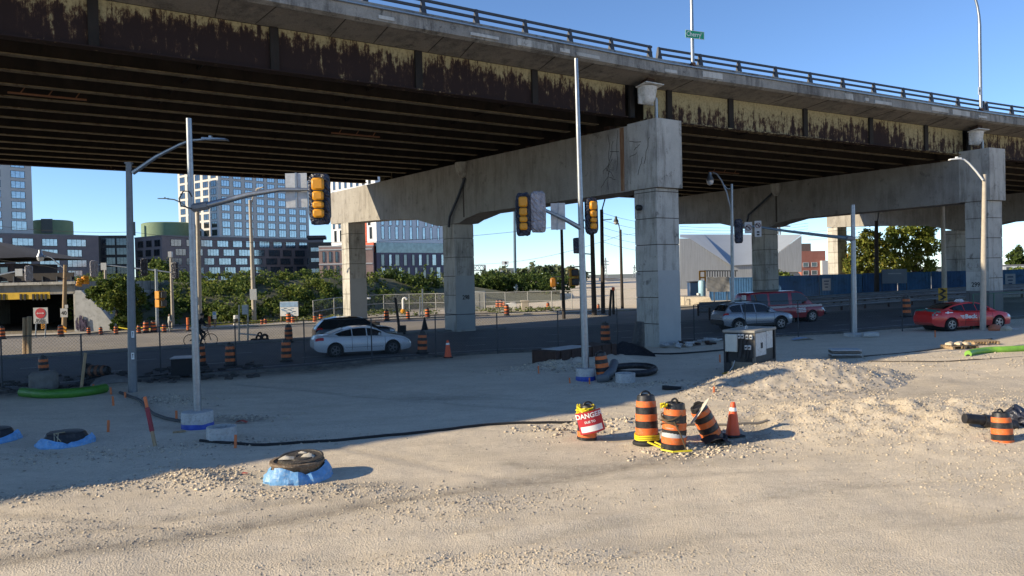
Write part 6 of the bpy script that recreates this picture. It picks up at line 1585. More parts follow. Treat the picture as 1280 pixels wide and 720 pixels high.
fb = [grd(x, y) for x, y in ((-95, 492), (3, 487), (103, 482), (201, 466), (295, 457), (381, 454), (465, 450.5), (545, 445.5), (622, 441.5), (698, 438), (772, 433))]
fence('chain_link_fence', 'see through wire fence on dark posts along the near kerb, left of the middle pier', fb, 1.95, M_fpost, M_wire, .13, .0035)
fb = [grd(x, y) for x, y in ((868, 427), (932, 424), (998, 421), (1063, 418.5), (1128, 414), (1213, 411.5))]
fence('chain_link_fence', 'faint wire fence between the middle pier and the red taxi', fb, 1.9, M_fpost, M_wire, .15, .003)
fb = [grd(x, y) for x, y in ((1217, 411.8), (1243, 410), (1285, 407), (1330, 404))]
fence('chain_link_fence', 'greenish wire fence in front of the red taxi at the right edge', fb, 1.85, M_fgreen, M_fgreen, .11, .0045, .035)
fb = [grd(x, y) for x, y in ((392, 404), (418, 398), (449, 392.5), (480, 390.5), (512, 390), (545, 389.5), (578, 389.5), (606, 389), (632, 388.5), (660, 388), (690, 387.5), (715, 387), (742, 386.5), (770, 386), (800, 385.5), (830, 385)) ]
fence('chain_link_fence', 'long grey wire fence of the yard behind the far pavement', fb, 2.0, M_fgalv, M_fgalv, .16, .006, .05, (1.0, .5))
def along(t, x0, x1, step=1.0):
    E = [p for p in lerp_edges(t) if x0 < pxof((p.x, p.y, gz(p.x)))[0] < x1 and p.y > 20]; return pl(E, max(2, int(sum((b_-a).length for a, b_ in zip(E, E[1:]))/step)))
def t_at(px, py):
    g = grd(px, py); best = None
    for k in range(101):
        for p in lerp_edges(k/100):
            d = (p.x-g.x)**2+(p.y-g.y)**2
            if best is None or d < best[0]: best = (d, k/100)
    return best[1]
M_guard = mat('guard_rail_steel', (.27, .27, .27), .55, .4, .15, 2)
def guard(label, t, x0, x1):
    P = along(t, x0, x1, 1.9); T = thing('guard_rail', label, 'guard rail', P[0])
    T.location.z = gz(P[0].x)
    for z in (.40, .75):
        mb = MB(); G = []
        for i, p in enumerate(P):
            d = (P[min(i+1, len(P)-1)]-P[max(i-1, 0)]).normalized(); n_ = Vector((d.y, -d.x, 0)); g = gz(p.x)
            G.append([tuple(p+n_*o+Vector((0, 0, g+z+q))) for o, q in ((.10, -.13), (.17, -.08), (.10, 0), (.17, .08), (.10, .13))])
        mb.grid(G); mb.build('rail_beam', M_guard, T)
    for p in P: mb = MB(); mb.box(p+Vector((0, 0, gz(p.x)+.42)), (.12, .12, .9)); mb.build('post', M_rust, T)
guard('steel guard rail along the road just beyond the silver and red vehicles', t_at(1075, 392.5), 885, 1330)
guard('second steel guard rail farther back, below the blue containers', t_at(1075, 386), 870, 1330)
P = along(t_at(1075, 379.5), 870, 1330, 3.05)
for i, (a, b_) in enumerate(zip(P, P[1:])):
    d = (b_-a).normalized(); n_ = Vector((-d.y, d.x, 0)); L = (b_-a).length-.06; c = (a+b_)/2; c.z = gz(c.x)
    T = thing('concrete_barrier', 'grey concrete road barrier in the row under the blue containers', 'barrier', c, 'row of concrete barriers')
    mb = MB(); mb.M = Matrix.Translation(c) @ Matrix.Rotation(math.atan2(d.y, d.x), 4, 'Z'); pr = [(-.30, 0), (-.30, .08), (-.16, .32), (-.09, .84), (.09, .84), (.16, .32), (.30, .08), (.30, 0)]
    mb.hexa([(-L/2, y, z) for y, z in pr], [(L/2, y, z) for y, z in pr]); mb.build('barrier_body', [M_kerb, M_cap][i % 2], T)

# ------------------------------------------------------------------ blue containers and what stands near them
def cont_mat(name, c): return mat(name, c, .6, 0, .12, .6, dirt=tuple(x*.55 for x in c))
M_cblue = [cont_mat('container_blue', (.018, .085, .21)), cont_mat('container_blue_faded', (.03, .12, .25)), cont_mat('container_navy', (.012, .045, .12))]
def container(label, a, b_, h, m, w=2.44, rear=True):
    d = (b_-a); L = d.length; d.normalize(); T = thing('shipping_container', label, 'container', a); g = min(gz(a.x), gz(b_.x))
    M0 = Matrix.Translation((a.x, a.y, g)) @ Matrix.Rotation(math.atan2(d.y, d.x), 4, 'Z')
    mb = MB(); mb.M = M0; pr = []; x = .12
    while x < L-.15: pr += [(x, 0.04), (x+.07, .04), (x+.105, .075), (x+.175, .075), (x+.21, .04)]; x += .28
    mb.grid([[(x, y, z) for x, y in pr] for z in (.12, h-.1)]); mb.box((L/2, w/2+.08, h/2), (L-.1, w-.1, h-.14)); mb.build('corrugated_wall', m, T, angle=20)
    mb = MB(); mb.M = M0
    for x in (.06, L-.06):
        mb.box((x, .06, h/2), (.12, .12, h))
    mb.box((L/2, .055, h-.05), (L-.25, .10, .1)); mb.box((L/2, .055, .07), (L-.25, .10, .13)); mb.build('frame', m, T); return T, M0, L
def cp(px, D): p = at(px, 360, D); p.z = 0; return p
CX = [(886, 91), (947, 89), (968, 87.5), (1024, 85.5), (1078, 83.5), (1122, 82), (1164, 80.5), (1222, 78.5), (1290, 76.5)]
lbs = ['blue container behind the portable toilets', 'dark navy container end showing past the column behind the silver vehicle', 'blue container directly above the red van roof', 'blue container with a small notice, left of the shorter galvanized pole', 'blue container below the left of the trees', 'blue container behind the grey banner and the right trees', 'blue container hidden behind the far right pier', 'blue container at the right edge of the picture']
for i, ((x0, d0), (x1, d1)) in enumerate(zip(CX, CX[1:])):
    T, M0, L = container(lbs[i], cp(x0+.4, d0), cp(x1-.4, d1), 2.28 if i == 1 else 2.62, M_cblue[2 if i == 1 else i % 2])
    if i in (3, 7):
        mb = MB(); mb.M = M0; x = L*.05 if i == 3 else L*.5; mb.box((x+.5, .0, 1.55), (.85, .03, 1.3)); n_ = mb.build('notice', mat('notice_grey', (.30, .33, .36), .6, 0, .1, 2), T)
        mb = MB(); mb.M = M0
        for k in range(3): mb.box((x+.5, -.02, 1.9-.32*k), (.5-.1*k, .01, .13))
        mb.build('lettering', mat('notice_ink', (.03, .06, .12), .6), n_)
T = thing('banner', 'grey blue banner board standing before the blue containers under the trees', 'banner', cp(1103, 80.5)); a, b_ = cp(1103, 80.4), cp(1134, 79.2); g = gz(a.x)
mb = MB(); mb.hexa([tuple(a+Vector((0, 0, g+1.55))), tuple(b_+Vector((0, 0, g+1.55))), tuple(b_+Vector((.02, .06, g+1.55))), tuple(a+Vector((.02, .06, g+1.55)))], [tuple(a+Vector((0, 0, g+3.0))), tuple(b_+Vector((0, 0, g+3.0))), tuple(b_+Vector((.02, .06, g+3.0))), tuple(a+Vector((.02, .06, g+3.0)))]); s_ = mb.build('sheet', mat('banner_grey', (.16, .20, .25), .6, 0, .15, .7), T)
for p in (a, b_): mb = MB(); mb.tube([(p.x, p.y+.1, g), (p.x, p.y+.1, g+3)], .05, 6); mb.build('post', M_rail, T)
mb = MB(); c = (a+b_)/2
mb.box(c+Vector((0, -.05, g+2.55)), (1.2, .02, .10), 0, math.atan2((b_-a).y, (b_-a).x)); mb.build('lettering', mat('banner_ink', (.35, .38, .42), .6), s_)
# chevron sign
p = grd(1178.5, 386); p = cp(1178.5, 58); p.z = gz(p.x); T = thing('chevron_sign', 'yellow chevron sign beside the far right pier, above the red taxi', 'sign', p); w = mpp(at(1178, 368, 58))
c = at(1178.5, 368, 58); mb = MB(); mb.box(c, (11*w, .03, 16*w)); s_ = mb.build('plate', mat('sign_yellow', (.55, .30, .01), .5), T)
for z in (4.2, -3.6):
    mb = MB(); mb.prism([(c.x-5*w, c.z+(z+3.4)*w), (c.x-1*w, c.z+(z+3.4)*w), (c.x+4.5*w, c.z+z*w), (c.x-1*w, c.z+(z-3.4)*w), (c.x-5*w, c.z+(z-3.4)*w), (c.x+.2*w, c.z+z*w)], c.y-.02, c.y-.03); mb.build('chevron', M_black, s_)
mb = MB(); mb.tube([p, at(1178.5, 361, 58.05)], .05, 6); mb.build('post', M_rail, T)
# portable toilets, yellow frame, screen, platform
p = cp(868, 86); p.z = gz(p.x); w = mpp(at(868, 365, 86)); mb = MB(); mb.box(p+Vector((0, .6, 1.15)), (12*w, 1.2, 2.3), bev=.08); T = thing('portable_toilet', 'dark blue portable toilet right of the middle pier', 'portable toilet', p); mb.build('cabin', M_cblue[2], T)
mb = MB(); mb.box(p+Vector((0, .6, 2.33)), (13*w, 1.3, .14), bev=.05); mb.build('roof', M_rail, T)
p = cp(877.5, 82); p.z = gz(p.x)+.9; T = thing('water_tank', 'light blue upright water tank on the concrete platform', 'tank', p); mb = MB(); mb.lathe([(.36, 0), (.38, .06), (.38, 1.45), (.30, 1.6), (.1, 1.64)], p, 18); mb.build('tank_body', mat('tank_blue', (.28, .47, .62), .5, 0, .1, 3), T)
mb = MB(); mb.lathe([(.16, 0), (.17, .2), (.05, .22)], p+Vector((-.45, -.2, .1)), 10); mb.build('valve', M_white, T)
p = cp(878, 84); T = thing('scaffold_frame', 'yellow scaffold frame standing over the light blue tank', 'frame', (p.x, p.y, 1)); mb = MB(); w = mpp(at(878, 347, 84))
for x in (-3.4, 3.4): mb.box(at(878+x, 347, 84), (1.6*w, .2, 17*w))
for y in (339, 347, 355): mb.box(at(878, y, 84), (5.2*w, .18, 1.8*w))
mb.build('frame_bars', M_yellow, T); mb = MB(); mb.tube([at(874.6, 355.5, 84), at(874.6, 372, 84)], .06, 5); mb.tube([at(881.4, 355.5, 84), at(881.4, 372, 84)], .06, 5); mb.build('leg', M_yellow, T)
p = cp(897, 80); T = thing('privacy_screen', 'wrinkled grey sheet on a post behind the silver vehicle', 'screen', (p.x, p.y, gz(p.x))); mb = MB(); q = random.Random(8)
mb.grid([[tuple(at(884+28*u, 346.5+18*v_+q.uniform(-.5, .5), 80)+Vector((0, q.uniform(-.06, .06), 0))) for u in [k/9 for k in range(10)]] for v_ in (0, .2, .4, .6, .8, 1)]); mb.build('sheet', mat('screen_grey', (.24, .24, .25), .5, 0, .2, 2), T, angle=70)
for x in (893, 909): mb = MB(); mb.tube([at(x, 347, 80.2), at(x, 379, 80.2)], .06, 5); mb.build('post', M_galv, T)
a, b_ = cp(858, 79), cp(892, 77.5); mb = MB(); g = gz(a.x); mb.hexa([(a.x, a.y, g), (b_.x, b_.y, g), (b_.x, b_.y+6, g), (a.x, a.y+6, g)], [(a.x, a.y, g+.95), (b_.x-.4, b_.y, g+.95), (b_.x-.4, b_.y+6, g+.95), (a.x, a.y+6, g+.95)]); tag(mb.build('concrete_platform', M_concpole), 'sunlit beige concrete platform right of the middle pier', 'platform')

# ------------------------------------------------------------------ buildings
def bglass(name, c, r=.08):
    m, nt, b = new_mat(name); v = coords(nt, space='Object'); cc = ramp(nt, noise_n(nt, v, .9, 3), [(.35, tuple(x*.75 for x in c)), (.65, c)]); nt.links.new(cc, b.inputs['Base Color'])
    b.inputs['Metallic'].default_value = .85; b.inputs['Roughness'].default_value = r; return m
M_bgl = bglass('sky_glass', (.36, .42, .47), .16); M_bgd = bglass('dark_glass', (.13, .15, .17)); M_frame = mat('window_frame_dark', (.02, .022, .026), .5); M_framel = mat('window_frame_pale', (.45, .46, .47), .6)
def brickmat(name, a, b_, sc=2.2):
    m, nt, b = new_mat(name); v = coords(nt); c = ramp(nt, noise_n(nt, v, .5, 5, .6), [(.3, a), (.7, b_)]); n_ = noise_n(nt, coords(nt, (1, 1, 6)), 4, 3)
    c = mixc(nt, ramp(nt, n_, [(.4, 0), (.6, .25)]), c, tuple(x*.6 for x in a)); nt.links.new(c, b.inputs['Base Color']); b.inputs['Roughness'].default_value = .9; return m
M_brick = brickmat('brown_brick', (.19, .155, .155), (.25, .20, .195)); M_pale = mat('pale_facade', (.55, .53, .50), .8, 0, .05, .3); M_roofm = mat('roof_membrane', (.2, .2, .2), .9)
class Facade:
    def __init__(s, T, A, f, n): s.T, s.A, s.f, s.n = T, Vector(A), Vector((*f, 0)).normalized(), Vector((*n, 0)).normalized(); s.rz = face_rot(s.n.x, s.n.y)
    def pt(s, u, z, off=0): p = s.A+s.f*u+s.n*off; return Vector((p.x, p.y, z))
_win = {}
def win_mesh(w, h, k, gl, fr, rec=.12):
    key = (round(w, 2), round(h, 2), k, gl.name, fr.name)
    if key in _win: return _win[key]
    mb = MB()
    t = .10
    mb.box((0, -.02, h/2-t/2), (w, .10, t)); mb.box((0, -.02, -h/2+t/2), (w, .10, t)); mb.box((-w/2+t/2, -.02, 0), (t, .10, h-2*t)); mb.box((w/2-t/2, -.02, 0), (t, .10, h-2*t))
    for j in range(1, k): mb.box((-w/2+w*j/k, -.015, 0), (.07, .08, h-2*t))
    if k > 1: mb.box((-w/2+w*.5/k, -.012, -h*.12), (w/k-.2, .06, .05))
    mb.add([(-w/2+t, .0-.01, -h/2+t), (w/2-t, -.01, -h/2+t), (w/2-t, -.01, h/2-t), (-w/2+t, -.01, h/2-t)], [(0, 1, 2, 3)], 1)
    o = mb.build('window', [fr, gl]); _win[key] = o.data; bpy.data.objects.remove(o); return _win[key]
def add_window(F_, u, z, w, h, k=2, gl=None, fr=None):
    o = bpy.data.objects.new('window', win_mesh(w, h, k, gl or M_bgl, fr or M_frame)); COL.objects.link(o); o.parent = F_.T
    o.location = F_.pt(u, z, .03)-F_.T.location; o.rotation_euler = (0, 0, F_.rz); return o
def windows_one(F_, lst, gl=None, fr=None):
    mb = MB(); gl = gl or M_bgl; fr = fr or M_frame
    for (u, z, w, h, k) in lst:
        me = win_mesh(w, h, k, gl, fr); M0 = Matrix.Translation(F_.pt(u, z, .03)) @ Matrix.Rotation(F_.rz, 4, 'Z')
        mb.M = M0; mb.add([v.co for v in me.vertices], [tuple(p.vertices) for p in me.polygons], [p.material_index for p in me.polygons])
    mb.M = Matrix(); o = mb.build('windows', [fr, gl], F_.T); tag(o, kind='stuff'); return o
def block(T, A, f, L, s_, W, z0, z1, m, name='wall', roof=None):
    A = Vector(A); f = Vector((*f, 0)).normalized(); s_ = Vector((*s_, 0)).normalized(); q = [A, A+f*L, A+f*L+s_*W, A+s_*W]
    mb = MB(); mb.hexa([(p.x, p.y, z0) for p in q], [(p.x, p.y, z1) for p in q]); o = mb.build(name, m, T)
    if roof: mb = MB(); c = (q[0]+q[2])/2; mb.hexa([(*(c+(p-c)*1.004).xy, z1-.02) for p in q], [(*(c+(p-c)*1.004).xy, z1+.35) for p in q]); mb.build('roof_edge', roof, T)
    return o
f1 = (.6, .8); s1 = (-.8, .6); n1 = (.8, -.6); n1s = (-.6, -.8)
# long brown block
A = at(203, 330, 270); A.z = 0; T = thing('apartment_block', 'low brown brick apartment block with a sunlit left end, below the pale tower', 'building', A)
zt_ = at(203, 295, 270).z; block(T, A, f1, 70, s1, 18, 0, zt_, M_brick, roof=M_roofm)
F_ = Facade(T, A, f1, n1); q = random.Random(1); rowh = 3.25
for r_ in range(5):
    z = zt_-2.2-rowh*r_; u = 3.2+(1.6 if r_ % 2 else 0)
    while u < 68: w = q.choice((4.0, 4.6, 5.0)); add_window(F_, u+w/2, z, w, 2.4, 4 if w > 4.5 else 3); u += w+1.7+q.uniform(-.2, .3)
F2 = Facade(T, A, s1, n1s)
for r_ in range(4):
    for c in range(3): add_window(F2, 2.8+c*5.6+(.5 if r_ % 2 else 0), zt_-2.3-rowh*r_, 3.6, 2.3, 2, M_bgd)
mb = MB()
for j in range(3): pass
# left brown block and the glass link
A2 = at(124, 330, 262); A2.z = 0; A2b = A2-Vector((*f1, 0)).normalized()*70; T = thing('apartment_block', 'low brown brick apartment block left of the dark glass link', 'building', A2); zt2 = at(124, 295.5, 262).z
block(T, A2b, f1, 70, s1, 18, 0, zt2, M_brick, roof=M_roofm); F_ = Facade(T, A2b, f1, n1)
for r_ in range(5):
    z = zt2-2.3-3.35*r_; u = 66-(1.4 if r_ % 2 else 0)
    while u > 14: w = q.choice((4.6, 5.4, 6.0)); add_window(F_, u-w/2, z, w, 2.3, 4); u -= w+2.4+q.uniform(-.2, .5)
A3 = at(126, 330, 272); A3.z = 0; T = thing('glass_link_building', 'dark glass link between the two brown apartment blocks', 'building', A3); block(T, A3, (.93, .36), 9.5, s1, 12, 0, at(126, 295, 275).z, mat('link_dark', (.05, .045, .04), .7)); F_ = Facade(T, A3, (.93, .36), (.36, -.93))
for r_ in range(5):
    for c in range(2): add_window(F_, 2.5+c*4.6, at(126, 295, 275).z-2.2-3.3*r_, 4.2, 2.5, 4, M_bgd)
# pale tower on the right
A = at(275.5, 330, 290); A.z = 0; zb_ = at(275.5, 298, 290).z; T = thing('apartment_tower', 'pale tower with a window grid, left face bright in sun, behind the signal arm', 'building', A)
block(T, A, f1, 41, s1, 27, zb_-4, zb_+46, M_pale, roof=M_roofm); F_ = Facade(T, A, f1, n1); F2 = Facade(T, A, s1, n1s); rest = []
for r_ in range(14):
    z = zb_+2.3+3.03*r_
    for c in range(8):
        a_ = (2.9+c*5.0, z+(.2 if r_ == 0 else 0), 3.4, 2.25+(.5 if r_ == 0 else 0), 3)
        if r_ < 10: add_window(F_, *a_)
rest2 = []
for r_ in range(14):
    for c in range(5):
        a_ = (3.0+c*5.2, zb_+2.3+3.03*r_, 3.3, 2.2, 2)
        if r_ < 4: add_window(F2, *a_, M_bgd)
        else: rest2.append(a_)
windows_one(F2, rest2, M_bgd)
# pale tower at the left edge
A = at(43, 330, 262); A.z = 0; A0 = A-Vector((*f1, 0)).normalized()*40; zb_ = at(43, 292, 262).z; T = thing('apartment_tower', 'pale tower at the left edge of the picture', 'building', A)
block(T, A0, f1, 40, s1, 22, zb_-6, zb_+48, M_pale, roof=M_roofm); F_ = Facade(T, A0, f1, n1); q = random.Random(6)
for r_ in range(10):
    for c in range(4): add_window(F_, 40-4.2-c*7.2, zb_+2.5+3.35*r_, 4.2 if r_ else 4.6, 2.3 if r_ else 3.0, 3)
# green roof drums
M_gdrum = mat('green_cladding', (.16, .24, .15), .7, 0, .08, .6)
for j, (x0, x1, yt, D, lb) in enumerate(((38, 84, 277, 280, 'green curved roof house right of the left tower'), (174, 236, 280, 295, 'green rounded roof house left of the pale tower'))):
    a, b_ = at(x0, 300, D), at(x1, 300, D); r = (b_-a).length/2; c = (a+b_)/2; T = thing('roof_house', lb, 'roof house', (c.x, c.y, a.z)); mb = MB()
    mb.lathe([(r, 0), (r, at(x0, yt, D).z-c.z), (r*.9, at(x0, yt, D).z-c.z+.3)], (c.x, c.y+r*.4, c.z), 40); mb.build('drum_wall', M_gdrum, T)
    mb = MB(); mb.box((c.x+r*(.25 if j == 0 else -.93), c.y-r*.55, at(x0, yt+7, D).z), (3.4 if j == 0 else .8, 1.0, 5), 0, .3); mb.build('vent_panel', mat('vent_grey', (.10, .12, .12), .7), T)
# striped building behind the farthest column
A = at(471, 330, 240); A.z = 0; T = thing('apartment_building', 'white, purple and red striped building behind the farthest column', 'building', A); fA = (.72, .69); sA = (-.69, .72); nA = (.69, -.72); nB = (-.72, -.69)
zm = at(471, 312, 240).z; ztop = 62; M_purple = mat('purple_cladding', (.13, .105, .135), .8, 0, .1, .5); M_redc = mat('red_cladding', (.42, .07, .03), .7, 0, .12, .6); M_whitec = mat('white_cladding', (.62, .63, .66), .6, 0, .05, .4)
block(T, A, fA, 27, sA, 26, 0, zm-.9, M_purple); block(T, A+Vector((*nA, 0))*.5+Vector((*nB, 0))*.2, fA, 28, sA, 26, zm+2.2, ztop, M_whitec, 'upper_wall'); block(T, A, fA, 27, sA, 26, zm-.9, zm+2.2, M_bgd, 'glass_band')
F_ = Facade(T, A, fA, nA); F2 = Facade(T, A, sA, nB); q = random.Random(9)
for r_ in range(4):
    u = 1.5; k = 0
    while u < 25.5: add_window(F_, u+.7, zm-3.2-4.1*r_, q.choice((1.1, 1.3, 1.7)), 3.6, 1, M_bgd if q.random() < .75 else M_bgl); u += q.uniform(2.6, 3.4)
Fu = Facade(T, A+Vector((*nA, 0))*.5, fA, nA)
lst = []
for r_ in range(12):
    u = 1.5
    while u < 27: lst.append((u+.6, zm+5.2+4.2*r_, q.choice((.9, 1.2)), 3.9, 1)); u += q.uniform(2.5, 3.3)
windows_one(Fu, lst, M_bgl, M_purple)
for r_ in range(4):
    for c in range(3): add_window(F2, 2.2+c*3.6, zm-2.8-4*r_, 2.4, 3.0, 2, M_bgd)
Fv = Facade(T, A+Vector((*nB, 0))*.2, sA, nB); lst = []
for r_ in range(12):
    for c in range(7): lst.append((2.4+c*3.4+(.8 if r_ % 2 else 0), zm+5.2+4.2*r_, 1.6, 3.8, 1))
windows_one(Fv, lst, M_bgd, M_framel)
for (u0, u1, z0, z1) in ((1.0, 8.2, zm-.8, zm+2.3), (4.6, 6.2, zm+2.3, zm+11), (3.2, 4.8, zm-11, zm-2.5)):
    mb = MB(); P = [Fv.pt(u0, z0, .12), Fv.pt(u1, z0, .12), Fv.pt(u1, z0, -.3), Fv.pt(u0, z0, -.3)]; mb.hexa([tuple(p) for p in P], [(p.x, p.y, z1) for p in P]); mb.build('red_panel', M_redc, T)
A = at(399, 330, 236); A.z = 0; T = thing('apartment_building', 'small sunlit pink brick building beside the farthest column', 'building', A); zq = at(399, 309, 236).z
block(T, A, (1, .08), 16, (-.08, 1), 12, 0, zq, mat('pink_brick', (.36, .23, .19), .85, 0, .12, .6), roof=M_pale); F_ = Facade(T, A, (1, .08), (.08, -1))
for r_ in range(3):
    for c in range(4): add_window(F_, 1.4+c*1.9+(.2 if r_ % 2 else 0), zq-3-4.2*r_, .8, 3.2, 1, M_bgd)
for z in (zq-1.0, zq-5.3, zq-9.6): mb = MB(); P = [F_.pt(-.1, z, .12), F_.pt(15.8, z, .12), F_.pt(15.8, z, -.05), F_.pt(-.1, z, -.05)]; mb.hexa([tuple(p) for p in P], [(p.x, p.y, z+.35) for p in P]); mb.build('floor_band', M_pale, T)
A = at(386, 330, 300); A.z = 0; T = thing('office_building', 'black flat building between the pale tower and the farthest column', 'building', A); block(T, A, (1, .2), 22, (-.2, 1), 20, 0, at(386, 303, 300).z, mat('black_cladding_far', (.03, .032, .036), .6)); block(T, A+Vector((-1, 2, 0)), (1, .2), 7, (-.2, 1), 12, 20, at(386, 294, 300).z, mat('black_cladding_far', (0, 0, 0)), 'stair_tower')
F_ = Facade(T, A, (1, .2), (.2, -1)); windows_one(F_, [(2.5+4*c, at(386, 312, 300).z-4*r_, 3.4, 1.6, 2) for c in range(5) for r_ in range(3)])
# sunlit grey sheds on the right
D = 150; A = at(862, 340, D); A.z = 0; T = thing('industrial_shed', 'large pale grey metal shed with slanted roof planes right of the middle pier', 'building', A)
M_shed = mat('shed_cladding', (.27, .285, .30), .6, .1, .14, 5, stretch=(1, 1, .03), dirt=(.20, .21, .22)); M_shed2 = mat('shed_roof', (.33, .36, .39), .7, .0, .05, .3)
def poly_slab(name, pts, D0, th, m, T, dD=0):
    lo = [tuple(at(x, y, D0+dD*(x-pts[0][0]))) for x, y in pts]; hi = [(x, y+th, z) for x, y, z in lo]
    mb = MB(); mb.hexa(lo[::-1], hi[::-1]); return mb.build(name, m, T)
poly_slab('wall', [(850, 372), (1002, 372), (1002, 345), (978, 318), (950, 330), (914, 332), (862, 298), (850, 298)], D, 20, M_shed, T)
a, b_ = at(850, 294, D), at(1002, 293.5, D)
mb = MB(); mb.grid([[tuple(at(850, 297, D)), tuple(at(862, 298, D)), tuple(at(914, 332, D-.5)), tuple(at(950, 330, D-.5))], [tuple(at(850, 293, D+14)), tuple(at(880, 293, D+14)), tuple(at(920, 293, D+14)), tuple(at(950, 293, D+14))]], flip=True); mb.build('roof_plane', M_shed2, T)
mb = MB(); mb.grid([[tuple(at(950, 330, D-.5)), tuple(at(978, 312, D-.5)), tuple(at(1002, 293.5, D-.4))], [tuple(at(950, 293.5, D+14)), tuple(at(975, 293.5, D+14)), tuple(at(1002, 293, D+14))]], flip=True); mb.build('roof_plane', M_shed2, T)
poly_slab('gable_wall', [(952, 340), (1002, 340), (1002, 295), (978, 313), (952, 330)], D-.8, .6, M_shed, T)
mb = MB()
mb = MB(); 
for k in range(12): mb.tube([at(884+k*3.2, 338, 120), at(884+k*3.2, 346, 120)], .10, 4)
mb.tube([at(880, 338.5, 120), at(922, 338.5, 120)], .12, 4); T = thing('yard_fence', 'dark picket fence on the wall top in front of the pale grey shed', 'fence', at(900, 346, 120)); mb.build('pickets', M_fpost, T)
A = at(1002, 350, 205); A.z = 0; T = thing('brick_building', 'sunny red brick building between the shed and the far column', 'building', A); zr_ = at(1002, 314, 205).z
M_redb = brickmat('red_brick', (.36, .13, .09), (.42, .17, .12)); block(T, A, (1, .1), 6.6, (-.1, 1), 12, 0, zr_, M_redb); block(T, A+Vector((5.2, -.6, 0)), (1, .1), 5, (-.1, 1), 10, 0, at(1020, 326, 205).z, M_pale, 'white_wing'); block(T, A+Vector((-.5, 3, 0)), (1, .1), 4.4, (-.1, 1), 8, zr_-1, at(1002, 304, 205).z, mat('plant_room', (.14, .11, .09), .8), 'plant_room')
F_ = Facade(T, A, (1, .1), (.1, -1))
for r_ in range(3):
    for c in range(2): add_window(F_, 1.2+c*2.3, at(1002, 331, 205).z-2.1*r_, 1.6, 1.2, 1, M_bgd, M_framel)
T = thing('orange_hoarding', 'small orange panel beside the far sunlit column', 'panel', at(1059, 346, 130)); poly_slab('panel', [(1053, 348), (1065, 348), (1065, 322), (1060, 318), (1053, 324)], 130, 1.0, mat('amber_panel', (.55, .22, .02), .6), T)
A = at(1254, 345, 170); A.z = 0; T = thing('white_shed', 'low white building at the right edge under the dark tree', 'building', A); block(T, A, (1, 0), 12, (0, 1), 6, 0, at(1254, 333, 170).z, M_white, roof=M_roofm); F_ = Facade(T, A, (1, 0), (0, -1)); add_window(F_, 1.2, at(1254, 338, 170).z, 1.0, 1.4, 1, M_bgd)

# ------------------------------------------------------------------ rail bridge, embankment, house on the left
T = thing('rail_bridge', 'concrete rail bridge over the dark underpass at the left edge, striped clearance board on it', 'bridge', at(0, 420, 66)); T.location.z = 0
def slab(name, px0, px1, y0, y1, D0, D1, m, T=T, sl=0):
    q = [at(px0, y0, D0), at(px1, y0+sl, D0)]; q2 = [at(px0, y1, D0), at(px1, y1+sl, D0)]; dp = D1-D0; z0, z1 = min(q[0].z, q2[0].z), max(q[0].z, q2[0].z)
    a, b_ = q; mb = MB(); P = [(a.x, a.y), (b_.x, b_.y), (b_.x-.6*dp*.0, b_.y+dp), (a.x, a.y+dp)]; mb.hexa([(*p, z0) for p in P], [(*p, z1) for p in P]); return mb.build(name, m, T)
slab('bridge_deck', -160, 93, 358, 373, 66, 84, M_deckc); slab('edge_ledge', -160, 94, 357.5, 361, 65.6, 65.95, M_conc); slab('railing', -160, 92, 346.5, 355.5, 66.1, 66.25, mat('bridge_railing', (.03, .024, .022), .8))
for x in range(-20, 100, 18): slab('rail_post', x, x+1.4, 345.5, 357, 65.95, 66.08, M_rail)
slab('abutment', 91.5, 96, 366, 421, 66, 84, M_conc); slab('underpass_shade_wall', -160, 92, 373.5, 424, 83, 83.6, mat('painted_void_shade', (.02, .02, .02), .9))
slab('abutment', -160, -150, 366, 425, 66, 84, M_conc)
bs = slab('clearance_board', -30, 62, 367, 375.5, 65.55, 65.6, mat('board_yellow', (.60, .36, .01), .5))
mb = MB()
for k in range(17):
    if k in (7, 8, 9, 12): continue
    c = at(-26+k*5.2, 371.3, 65.52); mb.box(c, (.17, .06, .50))
mb.build('black_bar', M_black, bs)
poly = [(94, 421), (94, 363), (101, 363), (126, 386), (150, 416), (150, 420)]; W3 = poly_slab('wing_wall', poly, 65.4, .5, mat('wing_wall_white', (.44, .44, .43), .85, 0, .15, .8, dirt=(.3, .3, .29)), T)
mb = MB(); q = random.Random(12)
for k in range(9):
    x, y = 96+k*1.5, 404; pts = [tuple(at(x+q.uniform(-1.2, 1.6), y+q.uniform(-10, 11), 65.3)) for _ in range(5)]; mb.tube(pts, .05, 4)
mb.build('graffiti', mat('graffiti_ink', (.07, .05, .10), .7), W3)
M_roofdark = mat('dark_slate_roof', (.018, .018, .022), .9, 0, .3, 1)
A = at(-30, 345, 92); T = thing('station_house', 'dark hip roofed house on the rail bridge at the left edge', 'building', (A.x, A.y, 3)); 
a = at(-140, 350, 92); b_ = at(17, 350, 92); mb = MB(); mb.hexa([(a.x, a.y, 3), (b_.x, b_.y, 3), (b_.x, b_.y+9, 3), (a.x, a.y+9, 3)], [(a.x, a.y, 6.6), (b_.x, b_.y, 6.6), (b_.x, b_.y+9, 6.6), (a.x, a.y+9, 6.6)]); mb.build('wall', mat('dark_brick', (.055, .035, .03), .9, 0, .2, 2), T)
ze = at(36, 322, 92).z; e0 = at(36, 322, 90.5); rz_ = at(0, 303, 95).z+.9; rid = at(-12, 300, 96.5)
mb = MB(); ev = [(a.x, 90.3, ze-.3), (e0.x, 90.3, ze), (e0.x, 103, ze), (a.x, 103, ze-.3)]; rd_ = [(a.x, 96.5, rid.z), (rid.x, 96.5, rid.z)]
